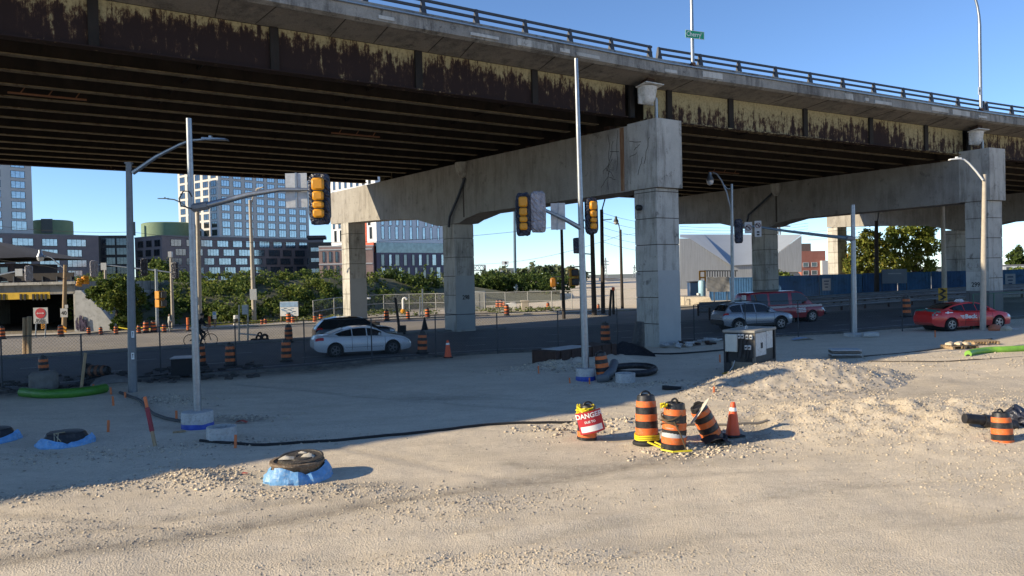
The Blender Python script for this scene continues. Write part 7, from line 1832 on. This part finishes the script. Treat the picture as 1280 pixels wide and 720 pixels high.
mb.add([*ev, *rd_], [(0, 1, 5, 4), (1, 2, 5), (2, 3, 4, 5), (3, 0, 4), (0, 3, 2, 1)]); mb.build('roof', M_roofdark, T)
F_ = Facade(T, (a.x, a.y, 0), (1, 0), (0, -1)); add_window(F_, (at(5, 330, 92).x-a.x), 5.3, 1.1, 1.9, 1, M_bgd)
# embankment
mb = MB(); G = []
for px, D0, D1 in ((92, 68, 84), (180, 71, 86), (260, 74, 89), (340, 77, 92), (400, 82, 95), (470, 92, 104), (560, 98, 112), (640, 104, 120), (700, 110, 126)):
    G.append([]); hz = 4.1 if px < 480 else (3.0 if px < 600 else 1.2)
    for t, z in ((0, -.1), (.15, .1), (.45, .55), (.75, .95), (1, 1.0), (2.5, 1.0), (2.9, -.1)):
        D = D0+(D1-D0)*t; p = at(px, 360, D); G[-1].append((p.x, p.y, hz*z+(noise.noise((p.x*.3, p.y*.3, 0))*.25 if t < 1 else 0)))
mb.grid(G, flip=True); tag(mb.build('hill', mat('embankment_soil', (.10, .10, .055), .95, 0, .3, .7)), kind='structure')
M_leaf = [mat('leaf_dark', (.055, .085, .018), .7, 0, .25, 1.5), mat('leaf_mid', (.115, .165, .032), .7, 0, .25, 1.5), mat('leaf_light', (.22, .25, .05), .7, 0, .25, 1.5)]
M_leafy = [mat('leaf_olive', (.10, .13, .026), .7, 0, .25, 1.5), mat('leaf_yellowgreen', (.19, .215, .042), .7, 0, .25, 1.5), mat('leaf_gold', (.27, .25, .05), .7, 0, .25, 1.5)]
for mm in M_leaf+M_leafy:
    nt = mm.node_tree; b = nt.nodes['Principled BSDF']; b.inputs['Specular IOR Level'].default_value = .25
    tr = N(nt, 'ShaderNodeBsdfTranslucent'); ad = N(nt, 'ShaderNodeMixShader'); ad.inputs[0].default_value = .35
    nt.links.new(b.inputs['Base Color'].links[0].from_socket, tr.inputs['Color'])
    out = nt.nodes['Material Output']; nt.links.new(b.outputs[0], ad.inputs[1]); nt.links.new(tr.outputs[0], ad.inputs[2]); nt.links.new(ad.outputs[0], out.inputs['Surface'])
def leaves(name, blobs, n, size, mats, parent=None, seed=0, label=None, hollow=.35):
    """small leaf faces in clumps through each blob (x, y, z, rx, ry, rz)"""
    rg = np.random.default_rng(seed); vol = np.array([b_[3]*b_[4]*b_[5] for b_ in blobs])**.75; cnt = np.maximum(30, (n*vol/vol.sum())).astype(int)
    C = []
    for b_, c in zip(blobs, cnt):
        nc = max(4, c//22); d = rg.normal(size=(nc, 3)); d /= np.linalg.norm(d, axis=1)[:, None]; r = rg.uniform(hollow, 1.05, nc)**.6
        cc = d*r[:, None]; w = rg.integers(0, nc, c); j = cc[w]+rg.normal(size=(c, 3))*.15
        C.append(j*np.array(b_[3:6])+np.array(b_[:3]))
    C = np.concatenate(C); m = len(C); u = rg.normal(size=(m, 3)); u /= np.linalg.norm(u, axis=1)[:, None]; v = rg.normal(size=(m, 3)); v -= (u*v).sum(1)[:, None]*u; v /= np.linalg.norm(v, axis=1)[:, None]
    s = size*rg.uniform(.55, 1.35, (m, 1)); V = np.stack([C-u*s, C-v*s*.55, C+u*s, C+v*s*.55], 1).reshape(-1, 3)
    off = Vector((0, 0, 0)); p = parent
    while p is not None: off += p.location; p = p.parent
    V -= np.array(off)
    me = bpy.data.meshes.new(name); me.vertices.add(m*4); me.vertices.foreach_set('co', V.astype(np.float32).ravel()); me.loops.add(m*4); me.loops.foreach_set('vertex_index', np.arange(m*4, dtype=np.int32))
    me.polygons.add(m); me.polygons.foreach_set('loop_start', np.arange(0, m*4, 4, dtype=np.int32))
    for mm in mats: me.materials.append(mm)
    me.polygons.foreach_set('material_index', rg.choice(len(mats), m, p=[.4, .4, .2][:len(mats)] if len(mats) == 3 else None).astype(np.int32)); me.update(calc_edges=True)
    o = bpy.data.objects.new(name, me); COL.objects.link(o); o.parent = parent
    if label: o['label'] = label
    return o
M_bark = mat('bark', (.07, .055, .04), .95, 0, .3, 3, .4, 20)
def tree(name, label, cat, bx, by, D, blobs, n, size, mats, trunk=.25, seed=0, group=None, depth=.9, gz0=None, branches=True):
    p = at(bx, by, D); p.z = gz(p.x) if gz0 is None else gz0; T = thing(name, label, cat, p, group); B = []; k = mpp(at(bx, by, D))
    for (x, y, rx, ry) in blobs: c = at(x, y, D); B.append((c.x, c.y+random.Random(int(x*7+y)).uniform(-.5, .5)*rx*k*depth, c.z, rx*k, rx*k*depth, ry*k))
    leaves('crown', B, n, size, mats, T, seed)
    mb = MB(); top = Vector(max(B, key=lambda b_: b_[2])[:3]); mid = p.lerp(Vector((top.x, top.y, p.z+(top.z-p.z))), .45)
    mb.tube([p-Vector((0, 0, .1)), mid, top], [trunk, trunk*.7, trunk*.2], 8)
    if branches:
        for b_ in B: c = Vector(b_[:3]); s_ = p.lerp(mid, .8) if c.z > mid.z-.5 else p.lerp(mid, .45); mb.tube([s_, s_.lerp(c, .5)+Vector((0, 0, .2*b_[5])), c], [trunk*.45, trunk*.3, trunk*.1], 5)
    mb.build('trunk', M_bark, T); return T
tree('tree', 'tallest green tree left of the far right pier, with sky gaps in its crown', 'tree', 1140, 362, 98, [(1146, 285, 20, 11), (1122, 296, 17, 13), (1152, 308, 19, 15), (1128, 322, 20, 14), (1160, 292, 10, 14), (1112, 312, 13, 11), (1155, 335, 16, 12), (1137, 340, 16, 9), (1118, 286, 10, 7)], 9500, .19, [M_leaf[1], M_leaf[2], M_leaf[2]], .35, 1)
tree('tree', 'yellow green round tree right of the orange panel', 'tree', 1085, 362, 94, [(1086, 298, 13, 11), (1074, 312, 14, 13), (1096, 314, 14, 14), (1078, 332, 17, 13), (1102, 336, 14, 12), (1062, 335, 9, 14)], 8000, .18, M_leafy, .3, 2)
tree('shrub', 'yellow green bush right of the dark column behind the silver vehicle', 'shrub', 958, 352, 105, [(957, 334, 9, 11), (964, 342, 9, 8), (952, 343, 6, 9)], 1300, .22, M_leafy, .1, 3, branches=False)
tree('shrub', 'dark green bush right of the yellow green one, below the shed', 'shrub', 978, 350, 108, [(978, 345, 10, 5), (988, 347, 6, 4)], 700, .22, M_leaf, .1, 4, branches=False)
tree('tree', 'dark tree over the white building at the right edge', 'tree', 1275, 345, 185, [(1276, 318, 10, 10), (1266, 326, 9, 7), (1284, 328, 12, 9)], 1600, .45, [M_leaf[0]]*2+[M_leaf[1]], .3, 5)
tree('shrub', 'bright green bush beside the white building at the right edge', 'shrub', 1272, 345, 160, [(1272, 340, 10, 5)], 500, .35, M_leaf[1:]+M_leafy[:1], .1, 6, branches=False)
# hedge of the rail bank: several kinds of shrub, one by one
q = random.Random(44)
hedge = [(122, 366, 11, 9), (146, 374, 18, 16), (158, 398, 16, 16), (138, 356, 13, 8), (160, 365, 18, 20), (178, 392, 20, 16), (186, 358, 16, 18), (205, 345, 12, 22), (207, 382, 22, 22), (228, 362, 14, 26), (236, 390, 20, 18), (262, 368, 20, 18), (283, 372, 20, 16), (272, 392, 22, 14), (300, 362, 24, 14), (305, 392, 22, 14), (322, 358, 14, 12), (340, 364, 18, 14), (338, 386, 22, 14), (358, 354, 18, 14), (372, 372, 20, 16), (368, 390, 20, 10), (392, 360, 16, 13), (406, 366, 16, 16), (398, 384, 18, 12), (152, 352, 9, 7), (196, 334, 9, 12)]
kinds = ('broad', 'rounded', 'ragged', 'tall', 'dense', 'drooping', 'leafy', 'spreading', 'bristly')
near = ('beside the graffiti wall', 'above the graffiti wall', 'behind the dark grey lamp pole', 'at the rail bridge end', 'under the silver bagged signal', 'left of the pedestrian signal', 'between the two black bagged signals', 'under the right black bagged signal', 'behind the pedestrian', 'left of the galvanized pole top hedge', 'behind the galvanized pole', 'behind the cyclist', 'right above the cyclist', 'low on the bank right of the cyclist', 'left of the pole with the notice plate', 'at the foot of the concrete lamp pole', 'level with the notice plate', 'right of the notice plate', 'left of the construction notice board', 'above the construction notice board', 'right above the construction notice board', 'just behind the construction notice board', 'left of the sunlit column at the top', 'touching the farthest sunlit column', 'low beside the yard fence end', 'poking up between bagged signals', 'in front of the brown block pale end')
for i, (x, y, rx, ry) in enumerate(hedge):
    D = 75+(398-y)*.30+max(0, x-300)*.045; D = D if not 100 < x < 165 else (63.6 if y > 349 else 70); by = y+ry
    tall = y < 375; ms = [M_leaf[0], M_leaf[1], M_leaf[2]] if x < 250 else [M_leaf[1], M_leaf[2], M_leafy[1]]
    if y > 380: ms = [M_leaf[0], M_leaf[0], M_leaf[1]]
    gzv = max(0, at(x, by, D).z-.3)
    tree('shrub', '%s green shrub on the rail bank %s' % (kinds[i % 9], near[i]), 'shrub', x, by, D, [(x, y, rx*.95, ry*.8), (x-rx*.5, y+ry*.3, rx*.6, ry*.6), (x+rx*.5, y+ry*.25, rx*.6, ry*.65), (x+q.uniform(-.3, .3)*rx, y-ry*.5, rx*.5, ry*.45)], int(rx*ry*7)+700, .145, ms, .08, 50+i, 'shrubs on the rail bank', 1.2, gzv, False)
for i, (x, y, rx, ry, D) in enumerate(((462, 358, 20, 18, 100), (490, 352, 22, 22, 104), (515, 358, 20, 20, 103), (535, 352, 14, 24, 106), (447, 366, 12, 12, 98), (475, 370, 22, 10, 99), (525, 374, 24, 9, 100))):
    tree('shrub', '%s dark bush behind the yard fence %s' % (kinds[(i+3) % 9], ('left under the striped building', 'in the middle under the striped building', 'left of the column marked 298', 'touching the column marked 298', 'right beside the sunlit column', 'low at the fence, left part', 'low at the fence by the marked column')[i]), 'shrub', x, y+ry, D, [(x, y, rx, ry*.8), (x-rx*.5, y+ry*.3, rx*.6, ry*.6), (x+rx*.5, y+ry*.3, rx*.6, ry*.6)], int(rx*ry*3), .22, [M_leaf[0], M_leaf[0], M_leaf[1]] if i not in (0, 4) else [M_leaf[0], M_leaf[2], M_leafy[1]], .1, 90+i, None, 1.0, max(0, at(x, y+ry, D).z-.3), False)
B = []
for k in range(330):
    x = q.uniform(93, 560); D = 76+max(0, (x-300)*.11)+q.uniform(-4, 11); hz = (4.2 if x < 470 else 3.2)*max(0, min(1, (D-(70+max(0, (x-300)*.11)))/14)); c = at(x, 360, D); B.append((c.x, c.y, hz+.15, 1.3, 1.2, .8))
o = leaves('ground_cover', B, 24000, .15, [M_leaf[0], M_leaf[1], M_leaf[2]], None, 77); tag(o, kind='stuff')
# far tree line beyond the yard
B = []; q = random.Random(5)
for k in range(60):
    x = q.uniform(572, 712); D = q.uniform(118, 128); c = at(x, 353+q.uniform(-2, 4), D); B.append((c.x, c.y, c.z, 1.6, 1.6, 1.0+q.random()*.6))
o = leaves('hedge', B, 9000, .26, [M_leaf[0], M_leaf[0], M_leaf[1]], None, 7); tag(o, kind='stuff')
B = []
for k in range(46):
    x = q.uniform(560, 730); D = q.uniform(190, 210); y = 345+q.uniform(-3, 3)-(4 if 665 < x < 705 else 0)+(2 if x < 620 else 0); c = at(x, y, D); B.append((c.x, c.y, c.z, 2.4, 2.4, 1.7))
M_far = [mat('leaf_far', (.10, .125, .06), .8, 0, .2, 1), mat('leaf_far_light', (.18, .19, .10), .8, 0, .2, 1), mat('leaf_far_dark', (.05, .075, .035), .8, 0, .2, 1)]
o = leaves('trees', B, 7000, .42, M_far, None, 8); tag(o, kind='stuff')
for i, (x, y, rx, ry) in enumerate(((673, 340, 6, 7), (687, 340, 7, 7), (699, 341, 6, 7), (652, 341, 7, 5))):
    tree('tree', ('left of three round', 'middle of three round', 'right of three round', 'short pale')[i]+(' distant trees' if i < 3 else ' distant tree')+' right of the thin tall mast', 'tree', x, 352, 170, [(x, y, rx, ry), (x, y+5, rx*.9, ry*.8)], 500, .45, [M_far[2], M_far[0], M_leaf[1]], .2, 120+i, None, 1, 0, False)
# grass and weeds along the pavement
B = []
for k in range(90):
    x = q.uniform(575, 700) if k < 60 else q.uniform(460, 545); y = q.uniform(386.5, 391.5) if k < 60 else q.uniform(390, 396); g_ = grd(x, y); B.append((g_.x, g_.y, g_.z+.15, .9, .5, .28))
o = leaves('weeds', B, 3200, .11, [M_leafy[0], M_far[1], M_leaf[1]], None, 9); tag(o, kind='stuff')
B = []
for k in range(70): x = q.uniform(240, 460); g_ = grd(x, 411-(x-240)*.045-q.uniform(2, 6)); B.append((g_.x, g_.y, g_.z+.1, 1.0, .6, .2))
o = leaves('grass', B, 2600, .12, [M_leafy[0], M_far[1], M_leafy[1]], None, 10); tag(o, kind='stuff')
mb = MB(); G = []
for t in (0, .25, .5, .75, 1): G.append([(p.x, p.y, gz(p.x)+.03+.02*noise.noise((p.x, p.y, 0))) for p in [grd(x, y+(385.5-y)*t if x > 560 else y-4*t) for x, y in ((240, 407), (330, 402), (420, 399), (500, 395.5), (580, 391.5), (660, 389.5), (740, 388), (830, 386.5))]])
mb.grid(G, flip=True); tag(mb.build('verge', mat('verge_soil', (.36, .31, .24), .95, 0, .2, 1)), kind='structure')

# ------------------------------------------------------------------ yard things and signs by the far pavement
def simple(name, label, cat, px, py, wpx, hpx, m, part, depth=.8, D=None, bev=.04):
    p = grd(px, py); w = mpp(p); T = thing(name, label, cat, p); mb = MB(); mb.box(p+Vector((0, depth/2, hpx*w/2)), (wpx*w, depth, hpx*w), bev=bev); mb.build(part, m, T); return T
T = simple('electric_cabinet', 'grey cabinet on the gravel right of the column marked 298', 'cabinet', 599.5, 388, 15, 24, mat('cabinet_grey_far', (.27, .28, .27), .7, 0, .12, 1), 'cabinet_body', 1.2)
p = T.location; mb = MB(); mb.box(p+Vector((0, -.01, 1.0)), (.03, .02, 1.7)); mb.build('door_seam', M_rail, T)
T = simple('concrete_block', 'beige upright block in the fenced yard', 'block', 656.5, 389, 9, 12, M_concpole, 'block_body'); p = T.location; mb = MB(); mb.box(p+Vector((0, .4, 1.05)), (1.0, .9, .16), bev=.03); mb.build('cap', M_concpole, T)
T = simple('concrete_block', 'low pale block left of the beige upright block', 'block', 639, 387, 13, 8, M_white, 'block_body'); p = T.location; mb = MB(); mb.box(p+Vector((.2, .4, .75)), (.6, .7, .15), bev=.03); mb.build('cap', M_concbase, T)
p = grd(583.5, 398); c = at(583.5, 386, p.y); T = thing('round_sign', 'round orange sign at the foot of the column marked 298', 'sign', p); w = mpp(c); mb = MB(); mb.lathe([(.0, -.02), (5*w, -.02), (5*w, .02), (0, .02)], c, 18, M=Matrix.Rotation(R(90), 4, 'X')); mb.build('plate', M_orangered, T); mb = MB(); mb.tube([p, c+Vector((0, .05, 0))], .04, 5); mb.build('post', M_galv, T)
p = grd(504, 392); T = thing('vent_pipe', 'white hooked vent pipe with a yellow foot behind the yard fence', 'pipe', p); w = mpp(p); mb = MB(); mb.tube([p, p+Vector((0, 0, 17*w))]+[p+Vector((2.4*w*(1-math.cos(a)), 0, 17*w+2.6*w*math.sin(a))) for a in (.8, 1.6, 2.4, 3.1)], .12, 8); mb.build('pipe', M_white, T); mb = MB(); mb.lathe([(.3, 0), (.3, .35), (.15, .5)], p, 10); mb.build('foot', M_yellow, T)
p = grd(457, 396); T = thing('bus_shelter_hood', 'small pale hooded post behind the yard fence right of the sunlit column', 'post', p); w = mpp(p); mb = MB(); mb.box(p+Vector((0, 0, 23*w)), (13*w, .6, 2.4*w), bev=.05); mb.build('hood', M_white, T); mb = MB(); mb.tube([p, p+Vector((0, 0, 22*w))], .06, 6); mb.build('post', M_galv, T)
for j, (x, y0, y1, lb) in enumerate(((587, 395, 357, 'thin pale post right of the column marked 298'), (528, 398, 361, 'thin pale post left of the column marked 298'), (525, 398, 371, 'short white stub post left of the column marked 298'))):
    p = grd(x, y0); T = thing('marker_post', lb, 'post', p); mb = MB(); mb.tube([p, at(x, y1, p.y)], .07, 6); mb.build('post', M_galv, T); mb = MB(); mb.box(p+Vector((0, 0, .05)), (.4, .4, .1), bev=.02); mb.build('foot', M_concbase, T)
# notice boards and sign frames at the left
p = grd(361, 405); T = thing('notice_board', 'white and blue construction notice board on legs before the hedge', 'notice board', p); w = mpp(p); c = at(361.5, 386, p.y); mb = MB(); mb.box(c, (22.5*w, .06, 18*w)); b_ = mb.build('board', M_white, T)
mb = MB(); mb.box(c+Vector((0, -.04, 5.5*w)), (22*w, .02, 6*w)); mb.build('picture_strip', mat('pale_blue_print', (.28, .42, .60), .6, 0, .3, 3), b_); mb = MB(); q = random.Random(3)
for k in range(16): mb.box(c+Vector((q.uniform(-9, 9)*w, -.04, q.uniform(-7, 1)*w)), (q.uniform(2, 5)*w, .02, .7*w))
mb.build('lettering', mat('notice_print', (.25, .36, .5), .6), b_)
for x in (-10, 10): mb = MB(); mb.tube([p+Vector((x*w, .06, 0)), c+Vector((x*w, .06, 9*w))], .05, 6); mb.build('leg', M_woodlight, T)
p = grd(304, 427); T = thing('two_post_sign', 'back of a two post sign beside the scrap heap on the traffic island', 'sign', p); w = mpp(p)
for x in (299, 310): mb = MB(); mb.tube([at(x, 427, p.y), at(x, 381, p.y)], .06, 5); mb.build('post', M_concpole, T)
mb = MB(); mb.box(at(306, 387, p.y-.08), (7*w, .04, 12*w)); mb.build('sign_back', M_refl, T); mb = MB(); mb.tube([at(298, 417, p.y), at(322, 419, p.y)], .05, 5); mb.build('brace', M_galv, T)
p = grd(324, 427); T = thing('scrap_heap', 'dark heap of scrap and tyres on the traffic island', 'scrap', p); w = mpp(p)
for x, z, r, s in ((7, 5, 4.6, 0), (-2, 4.5, 3.6, 1), (1, 9, 3, 0)):
    mb = MB(); mb.tube([(p.x+x*w+r*w*.75*math.cos(a), p.y+.2*s, p.z+z*w+r*w*.75*math.sin(a)) for a in [2*PI*k/14 for k in range(15)]], r*w*.35, 7); mb.build('tyre', M_rust, T)
mb = MB(); mb.box(p+Vector((-6*w, 0, 2*w)), (9*w, .5, 4*w), bev=.1); mb.box(p+Vector((3*w, .3, 2*w)), (14*w, .5, 3*w), bev=.1); mb.build('scrap', M_rust, T)
p = grd(272, 411); T = thing('information_sign', 'small white and blue sign before the hedge right of the cyclist', 'sign', p); w = mpp(p); c = at(268, 394, p.y); mb = MB(); mb.box(c, (4.5*w, .04, 9*w)); s_ = mb.build('plate', M_white, T); mb = MB(); mb.box(c+Vector((0, -.03, 2*w)), (3.6*w, .02, 3.5*w)); mb.build('blue_field', M_bluetarp, s_); mb = MB(); mb.tube([Vector((c.x, c.y+.04, 0)), c+Vector((0, .04, 3*w))], .04, 5); mb.build('post', M_woodlight, T)
p = grd(50.5, 422); T = thing('road_closed_sign', 'white ROAD CLOSED board with a red disc in the underpass mouth', 'sign', p); w = mpp(p); c = at(51, 394.5, p.y); mb = MB(); mb.box(c, (18*w, .05, 20*w)); s_ = mb.build('board', M_signw, T)
mb = MB(); mb.lathe([(0, 0), (6.4*w, 0), (6.4*w, .02), (0, .02)], c+Vector((0, -.03, 3*w)), 22, M=Matrix.Rotation(R(90), 4, 'X')); mb.build('red_disc', M_signred, s_)
mb = MB(); mb.prism([(c.x-5*w, c.z+3*w), (c.x-3*w, c.z+4.6*w), (c.x-3*w, c.z+3.6*w), (c.x+3*w, c.z+3.6*w), (c.x+3*w, c.z+4.6*w), (c.x+5*w, c.z+3*w), (c.x+3*w, c.z+1.4*w), (c.x+3*w, c.z+2.4*w), (c.x-3*w, c.z+2.4*w), (c.x-3*w, c.z+1.4*w)], c.y-.055, c.y-.065); mb.build('double_arrow', mat('pink_white', (.55, .38, .38), .6), s_)
text_mesh('lettering', 'ROAD', .24, M_black, s_, upright(c+Vector((0, -.03, -5.6*w))), .002, .006); text_mesh('lettering', 'CLOSED', .22, M_black, s_, upright(c+Vector((0, -.03, -8.4*w))), .002, .006)
for x in (-6.5, 5.5): mb = MB(); mb.tube([p+Vector((x*w, .05, 0)), c+Vector((x*w, .06, -9*w))], .05, 5); mb.build('leg', M_galv, T)
mb = MB(); mb.box(at(54, 408, p.y-.1), (5*w, .03, 6*w)); h = mb.build('hazard_plate', M_yellow, T); mb = MB()
for k in (-1, 0, 1): mb.box(at(54, 408+k*2, p.y-.13), (5.5*w, .01, .7*w), M=Matrix.Rotation(R(35), 4, 'Y'))
mb.build('black_bar', M_black, h)
for j, (x0, x1, y) in enumerate(((456, 474, 412), (497, 507, 418))):
    p = grd((x0+x1)/2, y); w = mpp(p); T = thing('black_crate', ['low black box pair on the road edge behind the white sedan roof', 'black box at the foot of a leaning dark post'][j], 'box', p)
    mb = MB(); mb.box(p+Vector((0, .2, 4.5*w)), ((x1-x0)*w, .5, (9+j*4)*w), bev=.03); mb.build('box_body', M_black, T)
    if j: mb = MB(); mb.tube([p+Vector((-2*w, 0, 0)), at(494, 372, p.y)], .09, 6); mb.build('post', M_wood, T)
    else: mb = MB(); mb.box(p+Vector((-1*w, .2, 9.5*w)), (10*w, .4, 1*w)); mb.build('lid', M_rust, T)
# caution tape strung along the far pavement
def tape(label, pts, m=M_tapeyellow, h=.045):
    P = []
    for (x, y, D) in pts: P.append(at(x, y, D))
    mb = MB(); G = []
    for a, b_ in zip(P, P[1:]):
        for k in range(6): t = k/6; p = a.lerp(b_, t)-Vector((0, 0, .12*math.sin(PI*t))); G.append([(p.x, p.y, p.z-h), (p.x, p.y+.01, p.z+h)])
    G.append([(P[-1].x, P[-1].y, P[-1].z-h), (P[-1].x, P[-1].y, P[-1].z+h)]); mb.grid(G); tag(mb.build('caution_tape', m), label, 'caution tape')
tape('yellow tape between the drums left of the pedestrian', [(148, 409, 62.5), (176, 409.5, 62.5), (205, 409, 62.5), (236, 412.5, 64)])
tape('upper yellow tape running right to the sunlit column', [(262, 405, 66), (300, 402, 68), (331, 400.5, 70), (361, 400, 71), (394, 398, 73), (418, 393, 75)])
tape('lower yellow tape running right to the sunlit column', [(270, 408, 66), (304, 406, 68), (332, 403, 70), (362, 402.5, 71), (396, 400, 73)])
# far steel things on the skyline
def truss(T, px0, px1, y0, y1, D, m):
    mb = MB(); n = 9
    for k in range(n):
        a, b_ = px0+(px1-px0)*k/n, px0+(px1-px0)*(k+1)/n; mb.tube([at(a, y0, D), at(b_, y1, D)], .12, 4); mb.tube([at(b_, y0, D), at(a, y1, D)], .10, 4)
    for y in (y0, y1): mb.tube([at(px0, y, D), at(px1, y, D)], .18, 4)
    return mb.build('truss', m, T)
M_steelf = mat('far_steel', (.33, .34, .36), .6, .2, .1, 1)
T = thing('sign_gantry', 'lattice sign gantry on the skyline right of the column marked 298', 'gantry', at(606, 352, 210)); truss(T, 560, 607, 331.5, 338, 210, M_steelf); mb = MB(); mb.tube([at(606, 332, 210), at(606.5, 352, 210)], .45, 4); mb.build('leg', M_steelf, T)
T = thing('billboard', 'dark billboard with a small round white sign on top, left of the thin tall mast', 'billboard', at(633, 350, 230)); poly_slab('panel', [(623, 346), (643, 346), (643, 335), (623, 335)], 230, 1.0, mat('billboard_grey', (.16, .18, .17), .5, 0, .2, .3), T)
c = at(631.5, 328.5, 230); mb = MB(); mb.box(c, (9*.233, .3, 5*.233)); h = mb.build('small_sign', M_white, T); mb = MB(); mb.lathe([(0, 0), (.35, 0), (.3, .02)], c+Vector((.1, -.2, 0)), 10, M=Matrix.Rotation(R(90), 4, 'X')); mb.build('mark', M_black, h); mb = MB(); mb.tube([at(627, 335, 230), at(627, 352, 230)], .4, 5); mb.tube([at(631.5, 335, 230), at(631.5, 330, 230)], .2, 5); mb.build('post', M_steelf, T)
T = thing('office_building', 'tiny grey blue block on the skyline right of the thin tall mast', 'building', at(658, 350, 400)); poly_slab('wall', [(655, 350), (661, 350), (661, 336), (655, 336)], 400, 6, mat('far_block', (.25, .30, .34), .6), T); poly_slab('roof_room', [(656, 336.2), (659.5, 336.2), (659.5, 334.8), (656, 334.8)], 400, 3, M_steelf, T)
def pylon(label, px, yb, yt, D, w, arms):
    T = thing('lattice_pylon', label, 'pylon', at(px, yb, D)); r = .018*w*D/100
    mb = MB(); B0 = [at(px-w, yb, D), at(px+w, yb, D)]; tp = at(px, yt, D); n = 7
    for s in (-1, 1): mb.tube([at(px+s*w, yb, D), at(px+s*w*.28, yb+(yt-yb)*.6, D), at(px+s*w*.2, yt+2, D), tp], r*1.3, 4)
    for k in range(n):
        t0, t1 = k/n, (k+1)/n; w0 = w*(1-.8*t0); w1 = w*(1-.8*t1)
        mb.tube([at(px-w0, yb+(yt-yb)*t0, D), at(px+w1, yb+(yt-yb)*t1, D)], r*.8, 4); mb.tube([at(px+w0, yb+(yt-yb)*t0, D), at(px-w1, yb+(yt-yb)*t1, D)], r*.8, 4)
    mb.build('tower', M_steelf, T)
    for y, aw in arms: mb = MB(); mb.tube([at(px-aw, y, D), at(px, y-1.2, D), at(px+aw, y, D)], r, 4); mb.tube([at(px-aw, y, D), at(px+aw, y, D)], r, 4); mb.build('cross_arm', M_steelf, T)
pylon('lattice power pylon standing behind the pale grey shed', 974, 330, 262, 260, 3.6, ((273, 13), (283, 14)))
pylon('tiny lattice pylon on the skyline beside the rod topped pole', 757, 348, 322, 420, 2.4, ((327, 4), (331, 4.5)))
pylon('tiny lattice pylon on the skyline left of the middle pier', 793, 348, 331, 480, 2.0, ((335, 2.6),))
T = thing('far_building', 'low pale sheds on the far skyline left of the middle pier', 'building', at(790, 350, 330)); poly_slab('wall', [(752, 352), (800, 352), (800, 348), (788, 347.5), (775, 348.5), (765, 347), (752, 348)], 330, 10, mat('far_pale', (.38, .38, .37), .8), T); poly_slab('roof', [(752, 348.2), (770, 347.2), (770, 346.6), (752, 347.4)], 329, 10, mat('far_roof', (.2, .22, .25), .8), T)
# overhead wires
def wire(x0, y0, D0, x1, y1, D1, sag=.8, r=.018, label='thin black overhead wire against the sky', grp='overhead wires'):
    a, b_ = at(x0, y0, D0), at(x1, y1, D1); mb = MB(); mb.tube([a.lerp(b_, k/14)-Vector((0, 0, sag*4*(k/14)*(1-k/14))) for k in range(15)], r, 4); o = tag(mb.build('overhead_wire', M_black), label, 'wire', grp); return o
wire(-30, 279, 70, 165, 290, 70, .3, .022); wire(165, 290, 70, 420, 303, 72, .4, .022); wire(420, 303, 72, 700, 283, 75, .3, .022)
wire(598, 330, 100, 776, 294, 78, .7, .02); wire(776, 294, 78, 900, 262, 75, .4, .02)
for k in range(5): wire(753, 266+k*9, 72, 830, 279+k*9, 90, .3, .016)
for k in range(3): wire(850, 283+k*3.5, 120, 1010, 279+k*3.5, 140, .5, .03)
for k in range(3): wire(1010, 300-k*5, 160, 1100, 283-k*5, 160, .5, .03)
for k in range(3): wire(1240, 310+k*5, 120, 1330, 298+k*5, 120, .4, .025)
